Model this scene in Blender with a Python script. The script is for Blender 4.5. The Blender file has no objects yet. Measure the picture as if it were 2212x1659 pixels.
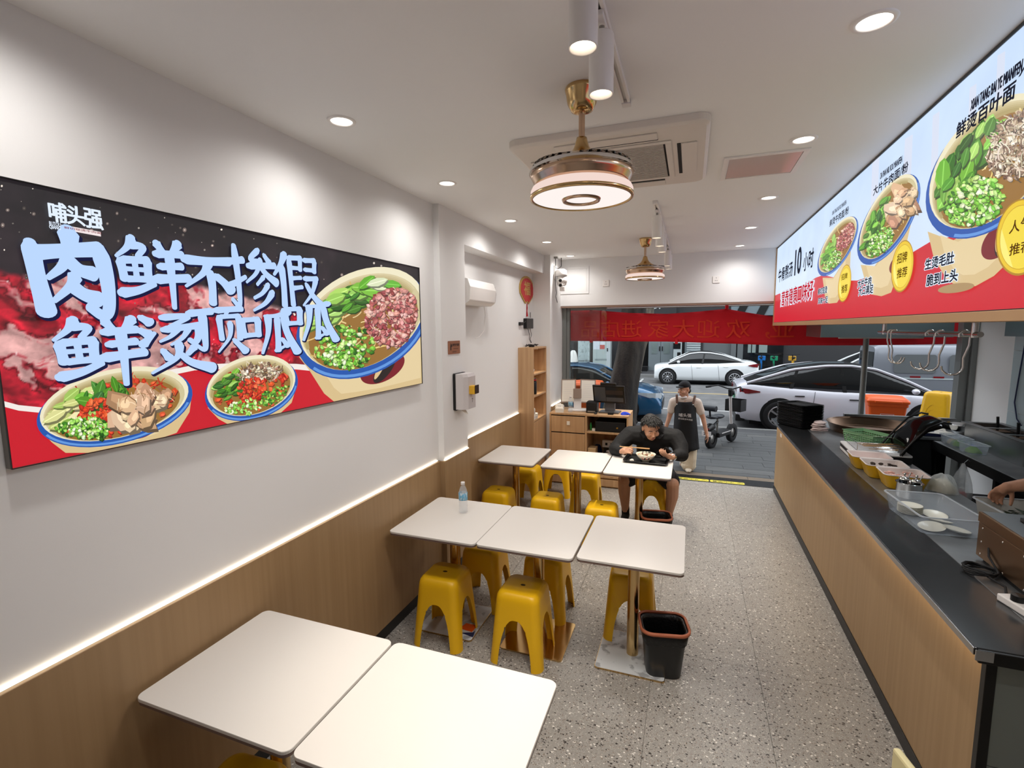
import bpy, bmesh, math, random
import numpy as np
from mathutils import Vector, Matrix
R = math.radians
random.seed(7)
sc = bpy.context.scene
col = sc.collection
# ---------------------------------------------------------------- camera
CAM_H = 2.05
F_PX, YAW, PITCH, ROLL = 1052.3, 0.3513, 0.11313, -0.00835
_r = Vector((math.cos(YAW), math.sin(YAW), 0))
_w = Vector((-math.sin(YAW)*math.cos(PITCH), math.cos(YAW)*math.cos(PITCH), -math.sin(PITCH)))
_u = _r.cross(_w)
_r2 = _r*math.cos(ROLL) + _u*math.sin(ROLL)
_u2 = -_r*math.sin(ROLL) + _u*math.cos(ROLL)
cd = bpy.data.cameras.new('camera'); cam = bpy.data.objects.new('camera', cd); col.objects.link(cam)
cd.sensor_fit = 'HORIZONTAL'; cd.sensor_width = 36.0; cd.lens = 36.0*F_PX/2212.0
cd.clip_start = 0.02; cd.clip_end = 300
mw = Matrix.Identity(4)
for i in range(3):
    mw[i][0] = _r2[i]; mw[i][1] = _u2[i]; mw[i][2] = -_w[i]
mw[2][3] = CAM_H
cam.matrix_world = mw
sc.camera = cam
def _ray(x, y): return _r2*((x-1106)/F_PX) - _u2*((y-829.5)/F_PX) + _w
# survey helpers: where the sight line through a photo point meets a known real plane
def at_z(x, y, z): d = _ray(x, y); return Vector((0, 0, CAM_H)) + d*((z-CAM_H)/d.z)
def at_x(x, y, X): d = _ray(x, y); return Vector((0, 0, CAM_H)) + d*(X/d.x)
def at_y(x, y, Y): d = _ray(x, y); return Vector((0, 0, CAM_H)) + d*(Y/d.y)
# ---------------------------------------------------------------- world, exposure
vs = sc.view_settings
vs.view_transform = 'Standard'; vs.look = 'None'; vs.exposure = 0.12; vs.gamma = 1.0; vs.use_curve_mapping = False
wd = bpy.data.worlds.new('world'); sc.world = wd; wd.use_nodes = True
bg = wd.node_tree.nodes['Background']
bg.inputs[0].default_value = (0.88, 0.94, 1.0, 1); bg.inputs[1].default_value = 2.6
# ---------------------------------------------------------------- materials
def lin(c):
    return tuple((v/255/12.92 if v <= 10.31 else ((v/255+0.055)/1.055)**2.4) for v in c)
M = {}
def mat(name, rgb, rough=0.5, metal=0.0, bump=None, vary=None, trans=0.0, ior=1.45, coat=0.0, spec=None, emit=0.0, alpha=1.0):
    m = bpy.data.materials.new(name); m.use_nodes = True
    nt = m.node_tree; b = nt.nodes['Principled BSDF']
    c = lin(rgb)
    b.inputs['Base Color'].default_value = (*c, 1); b.inputs['Roughness'].default_value = rough
    b.inputs['Metallic'].default_value = metal; b.inputs['Transmission Weight'].default_value = trans
    b.inputs['IOR'].default_value = ior; b.inputs['Coat Weight'].default_value = coat
    b.inputs['Alpha'].default_value = alpha
    if spec is not None: b.inputs['Specular IOR Level'].default_value = spec
    if emit:
        b.inputs['Emission Color'].default_value = (*c, 1); b.inputs['Emission Strength'].default_value = emit
    if bump or vary:
        tc = nt.nodes.new('ShaderNodeTexCoord')
    if bump:
        sc_, st = bump
        n = nt.nodes.new('ShaderNodeTexNoise'); n.inputs['Scale'].default_value = sc_; n.inputs['Detail'].default_value = 4
        bp = nt.nodes.new('ShaderNodeBump'); bp.inputs['Strength'].default_value = st; bp.inputs['Distance'].default_value = 0.01
        nt.links.new(tc.outputs['Object'], n.inputs['Vector']); nt.links.new(n.outputs['Fac'], bp.inputs['Height'])
        nt.links.new(bp.outputs['Normal'], b.inputs['Normal'])
    if vary:      # (scale vec, rgb2, contrast)
        sv, rgb2, lo, hi = vary
        mp = nt.nodes.new('ShaderNodeMapping'); mp.inputs['Scale'].default_value = sv
        n = nt.nodes.new('ShaderNodeTexNoise'); n.inputs['Scale'].default_value = 1.0; n.inputs['Detail'].default_value = 5
        rp = nt.nodes.new('ShaderNodeValToRGB')
        rp.color_ramp.elements[0].position = lo; rp.color_ramp.elements[0].color = (*c, 1)
        rp.color_ramp.elements[1].position = hi; rp.color_ramp.elements[1].color = (*lin(rgb2), 1)
        nt.links.new(tc.outputs['Object'], mp.inputs['Vector']); nt.links.new(mp.outputs['Vector'], n.inputs['Vector'])
        nt.links.new(n.outputs['Fac'], rp.inputs['Fac']); nt.links.new(rp.outputs['Color'], b.inputs['Base Color'])
    M[name] = m
    return m
def emis(name, rgb, strength):
    m = bpy.data.materials.new(name); m.use_nodes = True; nt = m.node_tree
    nt.nodes.clear(); e = nt.nodes.new('ShaderNodeEmission'); o = nt.nodes.new('ShaderNodeOutputMaterial')
    e.inputs[0].default_value = (*lin(rgb), 1); e.inputs[1].default_value = strength
    nt.links.new(e.outputs[0], o.inputs[0]); M[name] = m; return m
def print_mat(name, strength=0.0, rough=0.4):
    """printed sheet: colours from the mesh's colour attribute; strength>0 = backlit"""
    m = bpy.data.materials.new(name); m.use_nodes = True; nt = m.node_tree; b = nt.nodes['Principled BSDF']
    a = nt.nodes.new('ShaderNodeVertexColor'); a.layer_name = 'Col'
    b.inputs['Roughness'].default_value = rough
    if strength:
        b.inputs['Base Color'].default_value = (0.02, 0.02, 0.02, 1); b.inputs['Specular IOR Level'].default_value = 0.25
        nt.links.new(a.outputs[0], b.inputs['Emission Color']); b.inputs['Emission Strength'].default_value = strength
    else:
        nt.links.new(a.outputs[0], b.inputs['Base Color'])
    M[name] = m; return m
def terrazzo(name):
    m = bpy.data.materials.new(name); m.use_nodes = True; nt = m.node_tree; b = nt.nodes['Principled BSDF']
    N, L = nt.nodes.new, nt.links.new
    geo = N('ShaderNodeNewGeometry')
    base = (*lin((148, 144, 138)), 1)
    cur = None
    def chips(scale, thr, colour, prev, rnd):
        v = N('ShaderNodeTexVoronoi'); v.inputs['Scale'].default_value = scale; v.inputs['Randomness'].default_value = 1
        mp = N('ShaderNodeMapping'); mp.inputs['Location'].default_value = (rnd, rnd*2, rnd*.7); mp.inputs['Rotation'].default_value = (0, 0, rnd)
        mp.inputs['Scale'].default_value = (1, 1.45, 1)
        dn = N('ShaderNodeTexNoise'); dn.inputs['Scale'].default_value = scale*1.6; dn.inputs['Detail'].default_value = 2
        mixv = N('ShaderNodeVectorMath'); mixv.operation = 'MULTIPLY_ADD'; mixv.inputs[1].default_value = (0.012,)*3
        L(geo.outputs['Position'], dn.inputs['Vector']); L(dn.outputs['Color'], mixv.inputs[0]); L(geo.outputs['Position'], mixv.inputs[2])
        L(mixv.outputs[0], mp.inputs['Vector']); L(mp.outputs[0], v.inputs['Vector'])
        sep = N('ShaderNodeSeparateColor'); L(v.outputs['Color'], sep.inputs[0])
        # chip where cell's random > thr, radius limited
        g = N('ShaderNodeMath'); g.operation = 'GREATER_THAN'; g.inputs[1].default_value = thr; L(sep.outputs[0], g.inputs[0])
        sz = N('ShaderNodeMath'); sz.operation = 'MULTIPLY_ADD'; sz.inputs[1].default_value = 0.26; sz.inputs[2].default_value = 0.2; L(sep.outputs[1], sz.inputs[0])
        lt = N('ShaderNodeMath'); lt.operation = 'LESS_THAN'; L(v.outputs['Distance'], lt.inputs[0]); L(sz.outputs[0], lt.inputs[1])
        mu = N('ShaderNodeMath'); mu.operation = 'MULTIPLY'; L(g.outputs[0], mu.inputs[0]); L(lt.outputs[0], mu.inputs[1])
        mx = N('ShaderNodeMix'); mx.data_type = 'RGBA'; L(mu.outputs[0], mx.inputs['Factor'])
        if prev is None: mx.inputs['A'].default_value = base
        else: L(prev, mx.inputs['A'])
        mx.inputs['B'].default_value = (*lin(colour), 1)
        return mx.outputs['Result']
    cur = chips(230, 0.35, (122, 118, 112), None, 3.1)
    cur = chips(150, 0.6, (190, 184, 175), cur, 1.3)
    cur = chips(120, 0.72, (120, 104, 92), cur, 5.3)
    cur = chips(95, 0.80, (44, 41, 40), cur, 2.7)
    cur = chips(66, 0.86, (216, 211, 203), cur, 4.9)
    cur = chips(56, 0.86, (56, 51, 48), cur, 7.9)
    L(cur, b.inputs['Base Color'])
    b.inputs['Roughness'].default_value = 0.33
    b.inputs['Specular IOR Level'].default_value = 0.35
    M[name] = m; return m
def pane_mat(name, tint=(255,255,255)):
    m = bpy.data.materials.new(name); m.use_nodes = True; nt = m.node_tree; nt.nodes.clear()
    o = nt.nodes.new('ShaderNodeOutputMaterial'); mx = nt.nodes.new('ShaderNodeMixShader'); fr = nt.nodes.new('ShaderNodeFresnel'); fr.inputs[0].default_value = 1.5
    tr = nt.nodes.new('ShaderNodeBsdfTransparent'); tr.inputs[0].default_value = (*lin(tint), 1); gl = nt.nodes.new('ShaderNodeBsdfGlossy'); gl.inputs['Roughness'].default_value = 0.0
    nt.links.new(fr.outputs[0], mx.inputs[0]); nt.links.new(tr.outputs[0], mx.inputs[1]); nt.links.new(gl.outputs[0], mx.inputs[2]); nt.links.new(mx.outputs[0], o.inputs[0]); M[name] = m; return m
def thin_plastic(name, rgb, opacity, rough=0.15, bump=None):
    m = mat(name, rgb, rough, bump=bump); nt = m.node_tree; b = nt.nodes['Principled BSDF']; o = [n for n in nt.nodes if n.type == 'OUTPUT_MATERIAL'][0]
    mx = nt.nodes.new('ShaderNodeMixShader'); tr = nt.nodes.new('ShaderNodeBsdfTransparent'); mx.inputs[0].default_value = opacity
    nt.links.new(tr.outputs[0], mx.inputs[1]); nt.links.new(b.outputs[0], mx.inputs[2]); nt.links.new(mx.outputs[0], o.inputs[0]); return m
# ---------------------------------------------------------------- mesh builder
class MB:
    def __init__(s): s.v = []; s.f = []; s.sm = []; s.c = []
    def add(s, vs, fs, smooth=False, colr=None):
        o = len(s.v); s.v += [tuple(p) for p in vs]; s.f += [tuple(i+o for i in f) for f in fs]
        s.sm += [smooth]*len(fs); s.c += [colr]*len(fs); return s
    def box(s, x0, x1, y0, y1, z0, z1, colr=None, m=None):
        vs = [(x0,y0,z0),(x1,y0,z0),(x1,y1,z0),(x0,y1,z0),(x0,y0,z1),(x1,y0,z1),(x1,y1,z1),(x0,y1,z1)]
        if m is not None: vs = [tuple(m @ Vector(p)) for p in vs]
        return s.add(vs, [(0,3,2,1),(4,5,6,7),(0,1,5,4),(1,2,6,5),(2,3,7,6),(3,0,4,7)], False, colr)
    def loft(s, rings, cap0=True, cap1=True, smooth=True, close=True, colr=None):
        n = len(rings[0]); vs = [p for r in rings for p in r]; fs = []
        for i in range(len(rings)-1):
            for j in range(n if close else n-1):
                k = (j+1) % n; fs.append((i*n+j, i*n+k, (i+1)*n+k, (i+1)*n+j))
        s.add(vs, fs, smooth, colr)
        if cap0: s.add(rings[0], [tuple(range(n-1, -1, -1))], False, colr)
        if cap1: s.add(rings[-1], [tuple(range(n))], False, colr)
        return s
    def tube(s, pts, r, n=8, caps=True, colr=None, flat=1.0):
        pts = [Vector(p) for p in pts]; rr = r if isinstance(r, (list, tuple)) else [r]*len(pts)
        rings = []; t0 = (pts[1]-pts[0]).normalized()
        up = Vector((0,0,1)) if abs(t0.z) < .9 else Vector((1,0,0))
        a = t0.cross(up).normalized()
        for i, p in enumerate(pts):
            t = (pts[min(i+1,len(pts)-1)] - pts[max(i-1,0)]).normalized()
            a = (a - t*a.dot(t)).normalized(); b = t.cross(a)
            rings.append([p + (a*math.cos(q)+b*math.sin(q)*flat)*rr[i] for q in [2*math.pi*k/n for k in range(n)]])
        return s.loft(rings, caps, caps, True, True, colr)
    def cyl(s, p0, p1, r0, r1=None, n=20, caps=True, colr=None):
        return s.tube([p0, p1], [r0, r0 if r1 is None else r1], n, caps, colr)
    def lathe(s, prof, c=(0,0,0), n=28, axis='z', smooth=True, cap=True, colr=None, sx=1.0, sy=1.0):
        rings = []
        for r, z in prof:
            ring = []
            for k in range(n):
                q = 2*math.pi*k/n; x, y = r*math.cos(q)*sx, r*math.sin(q)*sy
                p = {'z': (x,y,z), 'x': (z,x,y), 'y': (y,z,x)}[axis]
                ring.append((p[0]+c[0], p[1]+c[1], p[2]+c[2]))
            rings.append(ring)
        return s.loft(rings, cap and prof[0][0] > 1e-6, cap and prof[-1][0] > 1e-6, smooth, True, colr)
    def prism(s, out, a0, a1, axis='z', colr=None, smooth=False):
        f = {'z': lambda p, a: (p[0],p[1],a), 'x': lambda p, a: (a,p[0],p[1]), 'y': lambda p, a: (p[0],a,p[1])}[axis]
        n = len(out); v0 = [f(p,a0) for p in out]; v1 = [f(p,a1) for p in out]
        s.add(v0+v1, [(j,(j+1)%n,(j+1)%n+n,j+n) for j in range(n)], smooth, colr)
        s.add(v0, [tuple(range(n-1,-1,-1))], False, colr); s.add(v1, [tuple(range(n))], False, colr); return s
    def ell(s, c, r, n=16, m=10, colr=None, mtx=None):
        rings = []
        for i in range(m+1):
            t = math.pi*i/m; ring = []
            for k in range(n):
                q = 2*math.pi*k/n
                p = Vector((r[0]*math.sin(t)*math.cos(q), r[1]*math.sin(t)*math.sin(q), -r[2]*math.cos(t)))
                if mtx is not None: p = mtx @ p
                ring.append(p + Vector(c))
            rings.append(ring)
        return s.loft(rings, False, False, True, True, colr)
    def poly(s, pts, colr=None): return s.add(pts, [tuple(range(len(pts)))], False, colr)
    def mesh(s, name):
        me = bpy.data.meshes.new(name); me.from_pydata(s.v, [], s.f)
        me.polygons.foreach_set('use_smooth', s.sm)
        if any(c is not None for c in s.c):
            ca = me.color_attributes.new('Col', 'FLOAT_COLOR', 'CORNER')
            arr = np.ones((len(me.loops), 4), dtype=np.float32); li = 0
            for f, c in zip(s.f, s.c):
                if c is not None: arr[li:li+len(f), :3] = lin(c)
                li += len(f)
            ca.data.foreach_set('color', arr.ravel())
        return me
    def build(s, name, m, parent=None, loc=None, rot=None, bevel=0, sub=0, seg=2, kind=None, label=None, clean=False):
        me = s.mesh(name)
        if clean:
            b = bmesh.new(); b.from_mesh(me); bmesh.ops.remove_doubles(b, verts=b.verts, dist=1e-5)
            (bmesh.ops.recalc_face_normals(b, faces=b.faces) if clean is True else None); b.to_mesh(me); b.free()
        return obj(name, me, m, parent, loc, rot, bevel, sub, seg, kind, label)
def obj(name, me, m, parent=None, loc=None, rot=None, bevel=0, sub=0, seg=2, kind=None, label=None):
    o = bpy.data.objects.new(name, me); col.objects.link(o)
    if m is not None and len(me.materials) == 0: me.materials.append(M[m] if isinstance(m, str) else m)
    if parent is not None: o.parent = parent
    if loc is not None: o.location = loc
    if rot is not None: o.rotation_euler = rot
    if bevel:
        md = o.modifiers.new('bevel', 'BEVEL'); md.width = bevel; md.segments = seg; md.limit_method = 'ANGLE'; md.angle_limit = R(40); md.harden_normals = False
    if sub:
        md = o.modifiers.new('sub', 'SUBSURF'); md.levels = sub; md.render_levels = sub
    if kind: o['kind'] = kind
    if label: o['label'] = label
    return o
def rrect(x0, x1, y0, y1, r, n=5):
    out = []
    for cx, cy, a0 in ((x1-r,y1-r,0),(x0+r,y1-r,90),(x0+r,y0+r,180),(x1-r,y0+r,270)):
        for k in range(n+1):
            a = R(a0+90*k/n); out.append((cx+r*math.cos(a), cy+r*math.sin(a)))
    return out
def thing(name, label, cat, loc=(0,0,0), rz=0, group=None, rot=None):
    o = bpy.data.objects.new(name, None); col.objects.link(o); o.empty_display_size = 0.05
    o.location = loc; o.rotation_euler = rot if rot else (0,0,rz)
    return tag(o, label, cat, group)
def tag(o, label, cat, group=None):
    o['label'] = label; o['category'] = cat
    if group: o['group'] = group
    return o
def dup(root, loc, rz=None, label=None, group=None, rot=None):
    r = root.copy(); col.objects.link(r); r.location = loc
    if rz is not None: r.rotation_euler = (0,0,rz)
    if rot is not None: r.rotation_euler = rot
    if label: r['label'] = label
    if group: r['group'] = group
    for ch in root.children:
        c = ch.copy(); col.objects.link(c); c.parent = r
        for g in ch.children:
            d = g.copy(); col.objects.link(d); d.parent = c
    return r
_tcache = {}
def text_mesh(body, size=1.0, bold=0.0, extrude=0.0, align='CENTER', spacing=1.0, shear=0.0):
    key = (body, size, bold, extrude, align, spacing, shear)
    if key in _tcache: return _tcache[key].copy()
    c = bpy.data.curves.new('t', 'FONT'); c.body = body; c.size = size; c.offset = bold*size; c.extrude = extrude
    c.align_x = align; c.align_y = 'CENTER'; c.space_character = spacing; c.shear = shear; c.resolution_u = 3
    o = bpy.data.objects.new('t', c); col.objects.link(o); bpy.context.view_layer.update()
    me = bpy.data.meshes.new_from_object(o.evaluated_get(bpy.context.evaluated_depsgraph_get()))
    bpy.data.objects.remove(o); bpy.data.curves.remove(c); me.name = 'lettering'
    _tcache[key] = me
    return me.copy()
def text(name, body, m, parent, loc, rot, size, bold=0.0, extrude=0.0, align='CENTER', spacing=1.0, shear=0.0, scale=(1,1,1), label=None):
    me = text_mesh(body, size, bold, extrude, align, spacing, shear); me.materials.clear()
    o = obj(name, me, m, parent, loc, rot, label=label); o.scale = scale; return o
def area_spot(parent_name, loc, power, angle=110, blend=0.8, colr=(1,0.93,0.84), radius=0.05, rot=(0,0,0)):
    l = bpy.data.lights.new(parent_name, 'SPOT'); l.energy = power; l.spot_size = R(angle); l.spot_blend = blend
    l.color = colr; l.shadow_soft_size = radius
    o = bpy.data.objects.new(parent_name, l); col.objects.link(o); o.location = loc; o.rotation_euler = rot; return o
# ================================================================ materials
mat('plaster', (230,229,228), 0.75, bump=(220,0.02))
mat('ceil_paint', (238,237,236), 0.8)
mat('grout', (120,116,110), 0.8)
terrazzo('terrazzo')
mat('wood_panel', (164,134,97), 0.5, vary=((34,34,0.7), (153,123,87), 0.3, 0.75))
mat('wood_light', (197,160,120), 0.5, vary=((26,26,1.2), (176,137,97), 0.35, 0.7))
mat('wood_edge', (176,140,102), 0.5)
mat('black_trim', (22,20,19), 0.4)
mat('alu', (150,148,144), 0.35, 0.8)
mat('alu_grey', (128,130,128), 0.45, 0.6)
mat('white_gloss', (236,232,228), 0.3)
mat('white_plastic', (226,222,220), 0.4)
mat('soffit', (150,124,108), 0.5)
mat('black_stone', (24,24,25), 0.25, vary=((30,30,30), (44,42,42), 0.4, 0.75))
mat('black_plastic', (18,18,19), 0.38)
mat('black_matte', (14,14,15), 0.8)
mat('black_void', (8,8,9), 0.9)
mat('gold', (208,176,124), 0.18, 1.0)
mat('rose_gold', (202,172,146), 0.22, 1.0)
mat('steel', (176,176,176), 0.28, 1.0)
mat('steel_brushed', (150,150,150), 0.4, 1.0, vary=((3,60,60), (120,120,120), 0.3, 0.7))
mat('chrome', (214,214,214), 0.1, 1.0)
mat('yellow_plastic', (236,184,20), 0.36)
mat('dark_hole', (64,44,6), 0.7)
mat('red', (196,24,40), 0.5)
pane_mat('glass', (246,250,248))
thin_plastic('clear_plastic', (214,226,238), 0.22, 0.12)
mat('orange_plastic', (228,92,24), 0.42)
mat('terracotta', (182,104,72), 0.5)
mat('paper', (232,226,214), 0.7)
mat('rubber', (24,24,26), 0.75)
emis('lamp_white', (255,246,236), 6.0)
emis('lamp_warm', (255,238,214), 7.0)
emis('led_warm', (255,240,214), 6.0)
emis('fan_glow', (255,245,240), .92)
emis('fan_glow_rim', (255,228,218), .82)
# ================================================================ setting
def struct(name, mb, m, parent=None, bevel=0, **k):
    o = mb.build(name, m, parent, bevel=bevel, **k)
    if parent is None: o['kind'] = 'structure'
    return o
XL, XP, XN, YF, ZC = -1.885, -1.835, -2.0, 6.8, 3.0
fl = struct('floor', MB().box(-2.2, 3.2, -1.3, 7.0, -0.16, -0.006), 'grout')
tile_me = {}
xe = [-2.19] + [round(-1.96+0.6*k, 3) for k in range(0, 9)] + [3.19]
ye = [-1.29] + [round(-0.55+1.2*k, 3) for k in range(0, 7)] + [6.79]
for i in range(len(xe)-1):
    for j in range(len(ye)-1):
        a, b = xe[i+1]-xe[i], ye[j+1]-ye[j]
        if b < 0.02 or a < 0.02: continue
        k = (round(a,3), round(b,3))
        if k not in tile_me:
            t = MB(); o = rrect(-a/2+.0012, a/2-.0012, -b/2+.0012, b/2-.0012, 0.002, 1)
            t.prism(o, -0.006, 0.0); tile_me[k] = t.mesh('tile'); tile_me[k].materials.append(M['terrazzo'])
        obj('tile', tile_me[k], None, fl, loc=((xe[i]+xe[i+1])/2, (ye[j]+ye[j+1])/2, 0))
struct('ceiling', MB().box(-2.3, 3.3, -1.3, 7.15, ZC, ZC+0.12), 'ceil_paint')
struct('wall_left', MB().box(-2.3, XL, -1.3, 3.41, 0, ZC), 'plaster')
struct('wall_pier', MB().box(-2.3, XP, 3.41, 3.855, 0, ZC), 'plaster')
struct('wall_niche', MB().box(-2.3, XN, 3.855, 6.26, 0, ZC), 'plaster')
struct('wall_beam', MB().box(XN, XP, 3.855, 6.36, 2.765, ZC), 'plaster')
struct('wall_front_left', MB().box(-2.3, -1.75, 6.26, 7.15, 0, ZC), 'plaster')
struct('wall_front', MB().box(-1.75, 3.3, YF, 7.15, 2.36, ZC), 'plaster')
struct('trim_soffit', MB().box(-1.75, 2.979, 6.805, 7.14, 2.335, 2.36), 'soffit')
wr = struct('wall_right', MB().box(2.98, 3.3, -1.3, 7.15, 0, ZC), 'plaster')
struct('wall_back', MB().box(-2.3, 3.3, -1.45, -1.3, 0, ZC), 'plaster')
# grey wall tiles of the kitchen, right wall
mat('wall_tile', (172,186,190), 0.25)
tm = MB().box(-0.007, 0, -0.149, 0.149, -0.298, 0.298).mesh('tile'); tm.materials.append(M['wall_tile'])
for k in range(9):
    for j in range(4): obj('tile', tm, None, wr, loc=(2.98, 6.02-0.3*k, 0.3+0.6*j))
# wainscot: separate laminate panels, led strip lying in the top channel, black skirting
WZ = 1.0
wain = struct('trim_wainscot', MB().box(XL, XL+0.006, -1.3, 3.4, 0.08, WZ-0.03), 'black_trim')
def wpanel(x0, x1, y0, y1, z1=WZ): MB().box(x0, x1, y0, y1, 0.08, z1).build('panel', 'wood_panel', wain, bevel=0.002)
for y0, y1 in ((-1.29, 0.62), (0.623, 3.39)): wpanel(XL+0.006, XL+0.03, y0, y1)
wpanel(XP, XP+0.024, 3.393, 3.845)                       # pier
wpanel(XL+0.006, XP+0.024, 3.375, 3.391)
wpanel(XN, XN+0.024, 3.86, 5.675)                        # niche
wpanel(XN+0.025, XP+0.024, 3.846, 3.86)
wpanel(-1.75, -1.726, 6.3, 6.9)
def skirt(name, *b): struct(name, MB().box(*b), 'black_trim', bevel=0.002)
skirt('baseboard_left', XL, XL+0.028, -1.29, 3.39, 0.0, 0.08)
skirt('baseboard_pier', XP, XP+0.022, 3.39, 3.845, 0.0, 0.08)
skirt('baseboard_niche', XN, XN+0.022, 3.86, 5.675, 0.0, 0.08)
leds = [('warm white light strip on top of the long wood wainscot under the food poster', XL+0.001, XL+0.0095, -1.28, 3.37, WZ),
        ('short warm white light strip on top of the pier wainscot below the hand towel dispenser', XP+0.001, XP+0.012, 3.40, 3.84, WZ),
        ('warm white light strip on top of the niche wainscot beside the tall wooden cabinet', XN+0.001, XN+0.012, 3.87, 5.66, WZ),
        ('short warm white light strip on the wall end beside the cash desk', -1.749, -1.736, 6.31, 6.88, WZ)]
for lb, x0, x1, y0, y1, z in leds:
    t = thing('light_strip', lb, 'light strip', (0,0,0))
    MB().box(x0, x1, y0, y1, z+0.001, z+0.006).build('diffuser', 'led_warm', t)
    MB().box(x0, x1+0.003, y0, y1, z+0.0001, z+0.0009).build('channel', 'alu', t)
# storefront frame, glass, threshold
wn = struct('window_1', MB().box(-1.745, -1.69, 6.9, 6.98, 0, 2.335).box(-1.69, -1.645, 6.92, 6.99, 0, 2.335), 'alu_grey', bevel=0.003)
MB().box(-1.645, -1.12, 6.945, 6.953, 0.02, 2.30).build('pane', 'glass', wn)
MB().box(-1.64, -1.12, 6.935, 6.963, 2.301, 2.334).build('head_rail', 'alu_grey', wn)
wn2 = struct('window_2', MB().box(2.85, 2.93, 6.86, 6.98, 0, 2.335).box(2.93, 2.979, 6.82, 7.0, 0, 2.335), 'alu_grey', bevel=0.003)
struct('trim_threshold', MB().box(-1.74, 2.979, 6.8, 7.06, -0.4, 0.004), 'black_stone', bevel=0.003)
# wall access panel in the front wall and ceiling hatch are things
def hatch(name, label, c, w, h, axis):
    t = thing(name, label, 'access panel', c)
    fr = MB()
    b = 0.03
    for x0, x1, y0, y1 in ((-w/2, w/2, h/2-b, h/2), (-w/2, w/2, -h/2, -h/2+b), (-w/2, -w/2+b, -h/2+b, h/2-b), (w/2-b, w/2, -h/2+b, h/2-b)):
        if axis == 'y': fr.box(x0, x1, -0.008, -0.0005, y0, y1)
        else: fr.box(x0, x1, y0, y1, -0.008, -0.0005)
    fr.build('frame', 'white_gloss' if axis == 'z' else 'plaster', t, bevel=0.001)
    d = MB(); g = b+0.002
    if axis == 'y': d.box(-w/2+g, w/2-g, -0.0055, -0.0005, -h/2+g, h/2-g)
    else: d.box(-w/2+g, w/2-g, -h/2+g, h/2-g, -0.0055, -0.0005)
    d.build('door', 'hatch_gloss' if axis == 'z' else 'plaster', t)
mat('hatch_gloss', (206,196,190), 0.12)
a = at_y(1211, 578, YF); b = at_y(1272, 634, YF)
hatch('wall_hatch', 'square white access panel on the wall above the shop entrance', ((a.x+b.x)/2, YF, (a.z+b.z)/2), b.x-a.x, a.z-b.z, 'y')
hatch('ceiling_hatch', 'glossy white ceiling access panel beside the air conditioner', (0.36, 3.34, ZC), 0.43, 0.45, 'z')
# ================================================================ ceiling fixtures
def make_downlight():
    t = thing('downlight', '', 'downlight', (0,0,ZC))
    MB().lathe([(0.047,-0.001),(0.049,-0.006),(0.062,-0.005),(0.064,-0.001)], n=32, cap=False).build('trim_ring', 'white_gloss', t)
    MB().lathe([(0.0,-0.0015),(0.0475,-0.0015)], n=32, cap=False).build('diffuser', 'lamp_white', t)
    return t
dl0 = make_downlight(); first = True
DLY = [1.94, 2.97, 4.17, 5.33, 6.45]
where = {0: ['between the short spot track and the long wall', 'by the wall next to the towel dispenser pier', 'above the start of the niche with the air cleaner', 'above the niche beam', 'in the corner near the security camera'],
         1: ['close to the big tripe noodle picture of the menu', 'touching the ceiling hatch', 'just past the ceiling hatch', 'above the medal of the sliced beef bowl', 'above the bone soup lettering of the menu']}
for side, x in ((0, -1.53), (1, 0.51)):
    for i, y in enumerate(DLY):
        lb = 'round ceiling light ' + where[side][i]
        if first: t = dl0; t.location = (x, y, ZC); first = False
        else: t = dup(dl0, (x, y, ZC))
        t['label'] = lb; t['group'] = 'recessed round ceiling lights'
        area_spot('downlight_lamp', (x, y, ZC-0.012), 27, 165, 1.0, (1,0.97,0.935), 0.05)
for x in (-1.53, 0.51): area_spot('downlight_lamp', (x, 0.8, ZC-0.012), 27, 165, 1.0, (1,0.97,0.935), 0.05)
# track rails and cylinder spots
XT = -0.285
for y0, y1, lb in ((0.45, 2.2, 'white spotlight track between camera end and the first ceiling fan'), (3.96, 6.65, 'white spotlight track running from the air conditioner to the shop entrance')):
    t = thing('light_track', lb, 'light track', (XT, 0, ZC))
    MB().box(-0.018, -0.007, y0, y1, -0.02, 0).box(0.007, 0.018, y0, y1, -0.02, 0).box(-0.007, 0.007, y0, y1, -0.006, 0).build('rail', 'white_gloss', t, bevel=0.001)
    for y in (y0, y1): MB().box(-0.018, 0.018, y-0.02, y+0.02, -0.024, 0).build('end_cap', 'white_plastic', t, bevel=0.002)
def make_spot():
    t = thing('track_spotlight', '', 'spotlight', (0,0,0))
    MB().box(-0.014, 0.014, -0.06, 0.06, -0.036, -0.0205).build('adapter', 'white_plastic', t, bevel=0.003)
    MB().cyl((0,0,-0.036), (0,0,-0.062), 0.009, n=12).build('joint', 'alu', t)
    h = MB(); h.lathe([(0.012,-0.058),(0.036,-0.06),(0.038,-0.064),(0.038,-0.232),(0.0365,-0.234),(0.034,-0.232),(0.031,-0.205)], n=32, cap=False)
    b = h.build('housing', 'white_gloss', t)
    MB().lathe([(0.0,-0.207),(0.031,-0.206)], n=28, cap=False).build('lens', 'lamp_warm', t)
    return t
sp0 = make_spot(); first = True
spots = [(1.33, 0.05, 'white cylinder spotlight on the short track nearest to the end wall behind the tables'), (1.60, 0.03, 'white cylinder spotlight on the short track next to the first ceiling fan'),
         (4.2, 0.02, 'first white cylinder spotlight on the long track, next to the air conditioner'), (4.62, -0.03, 'second white cylinder spotlight on the long track'),
         (4.99, 0.02, 'third white cylinder spotlight on the long track, beside the second fan'), (6.1, -0.02, 'fourth white cylinder spotlight on the long track'), (6.46, 0.02, 'last white cylinder spotlight on the long track, by the wall above the entrance')]
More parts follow.
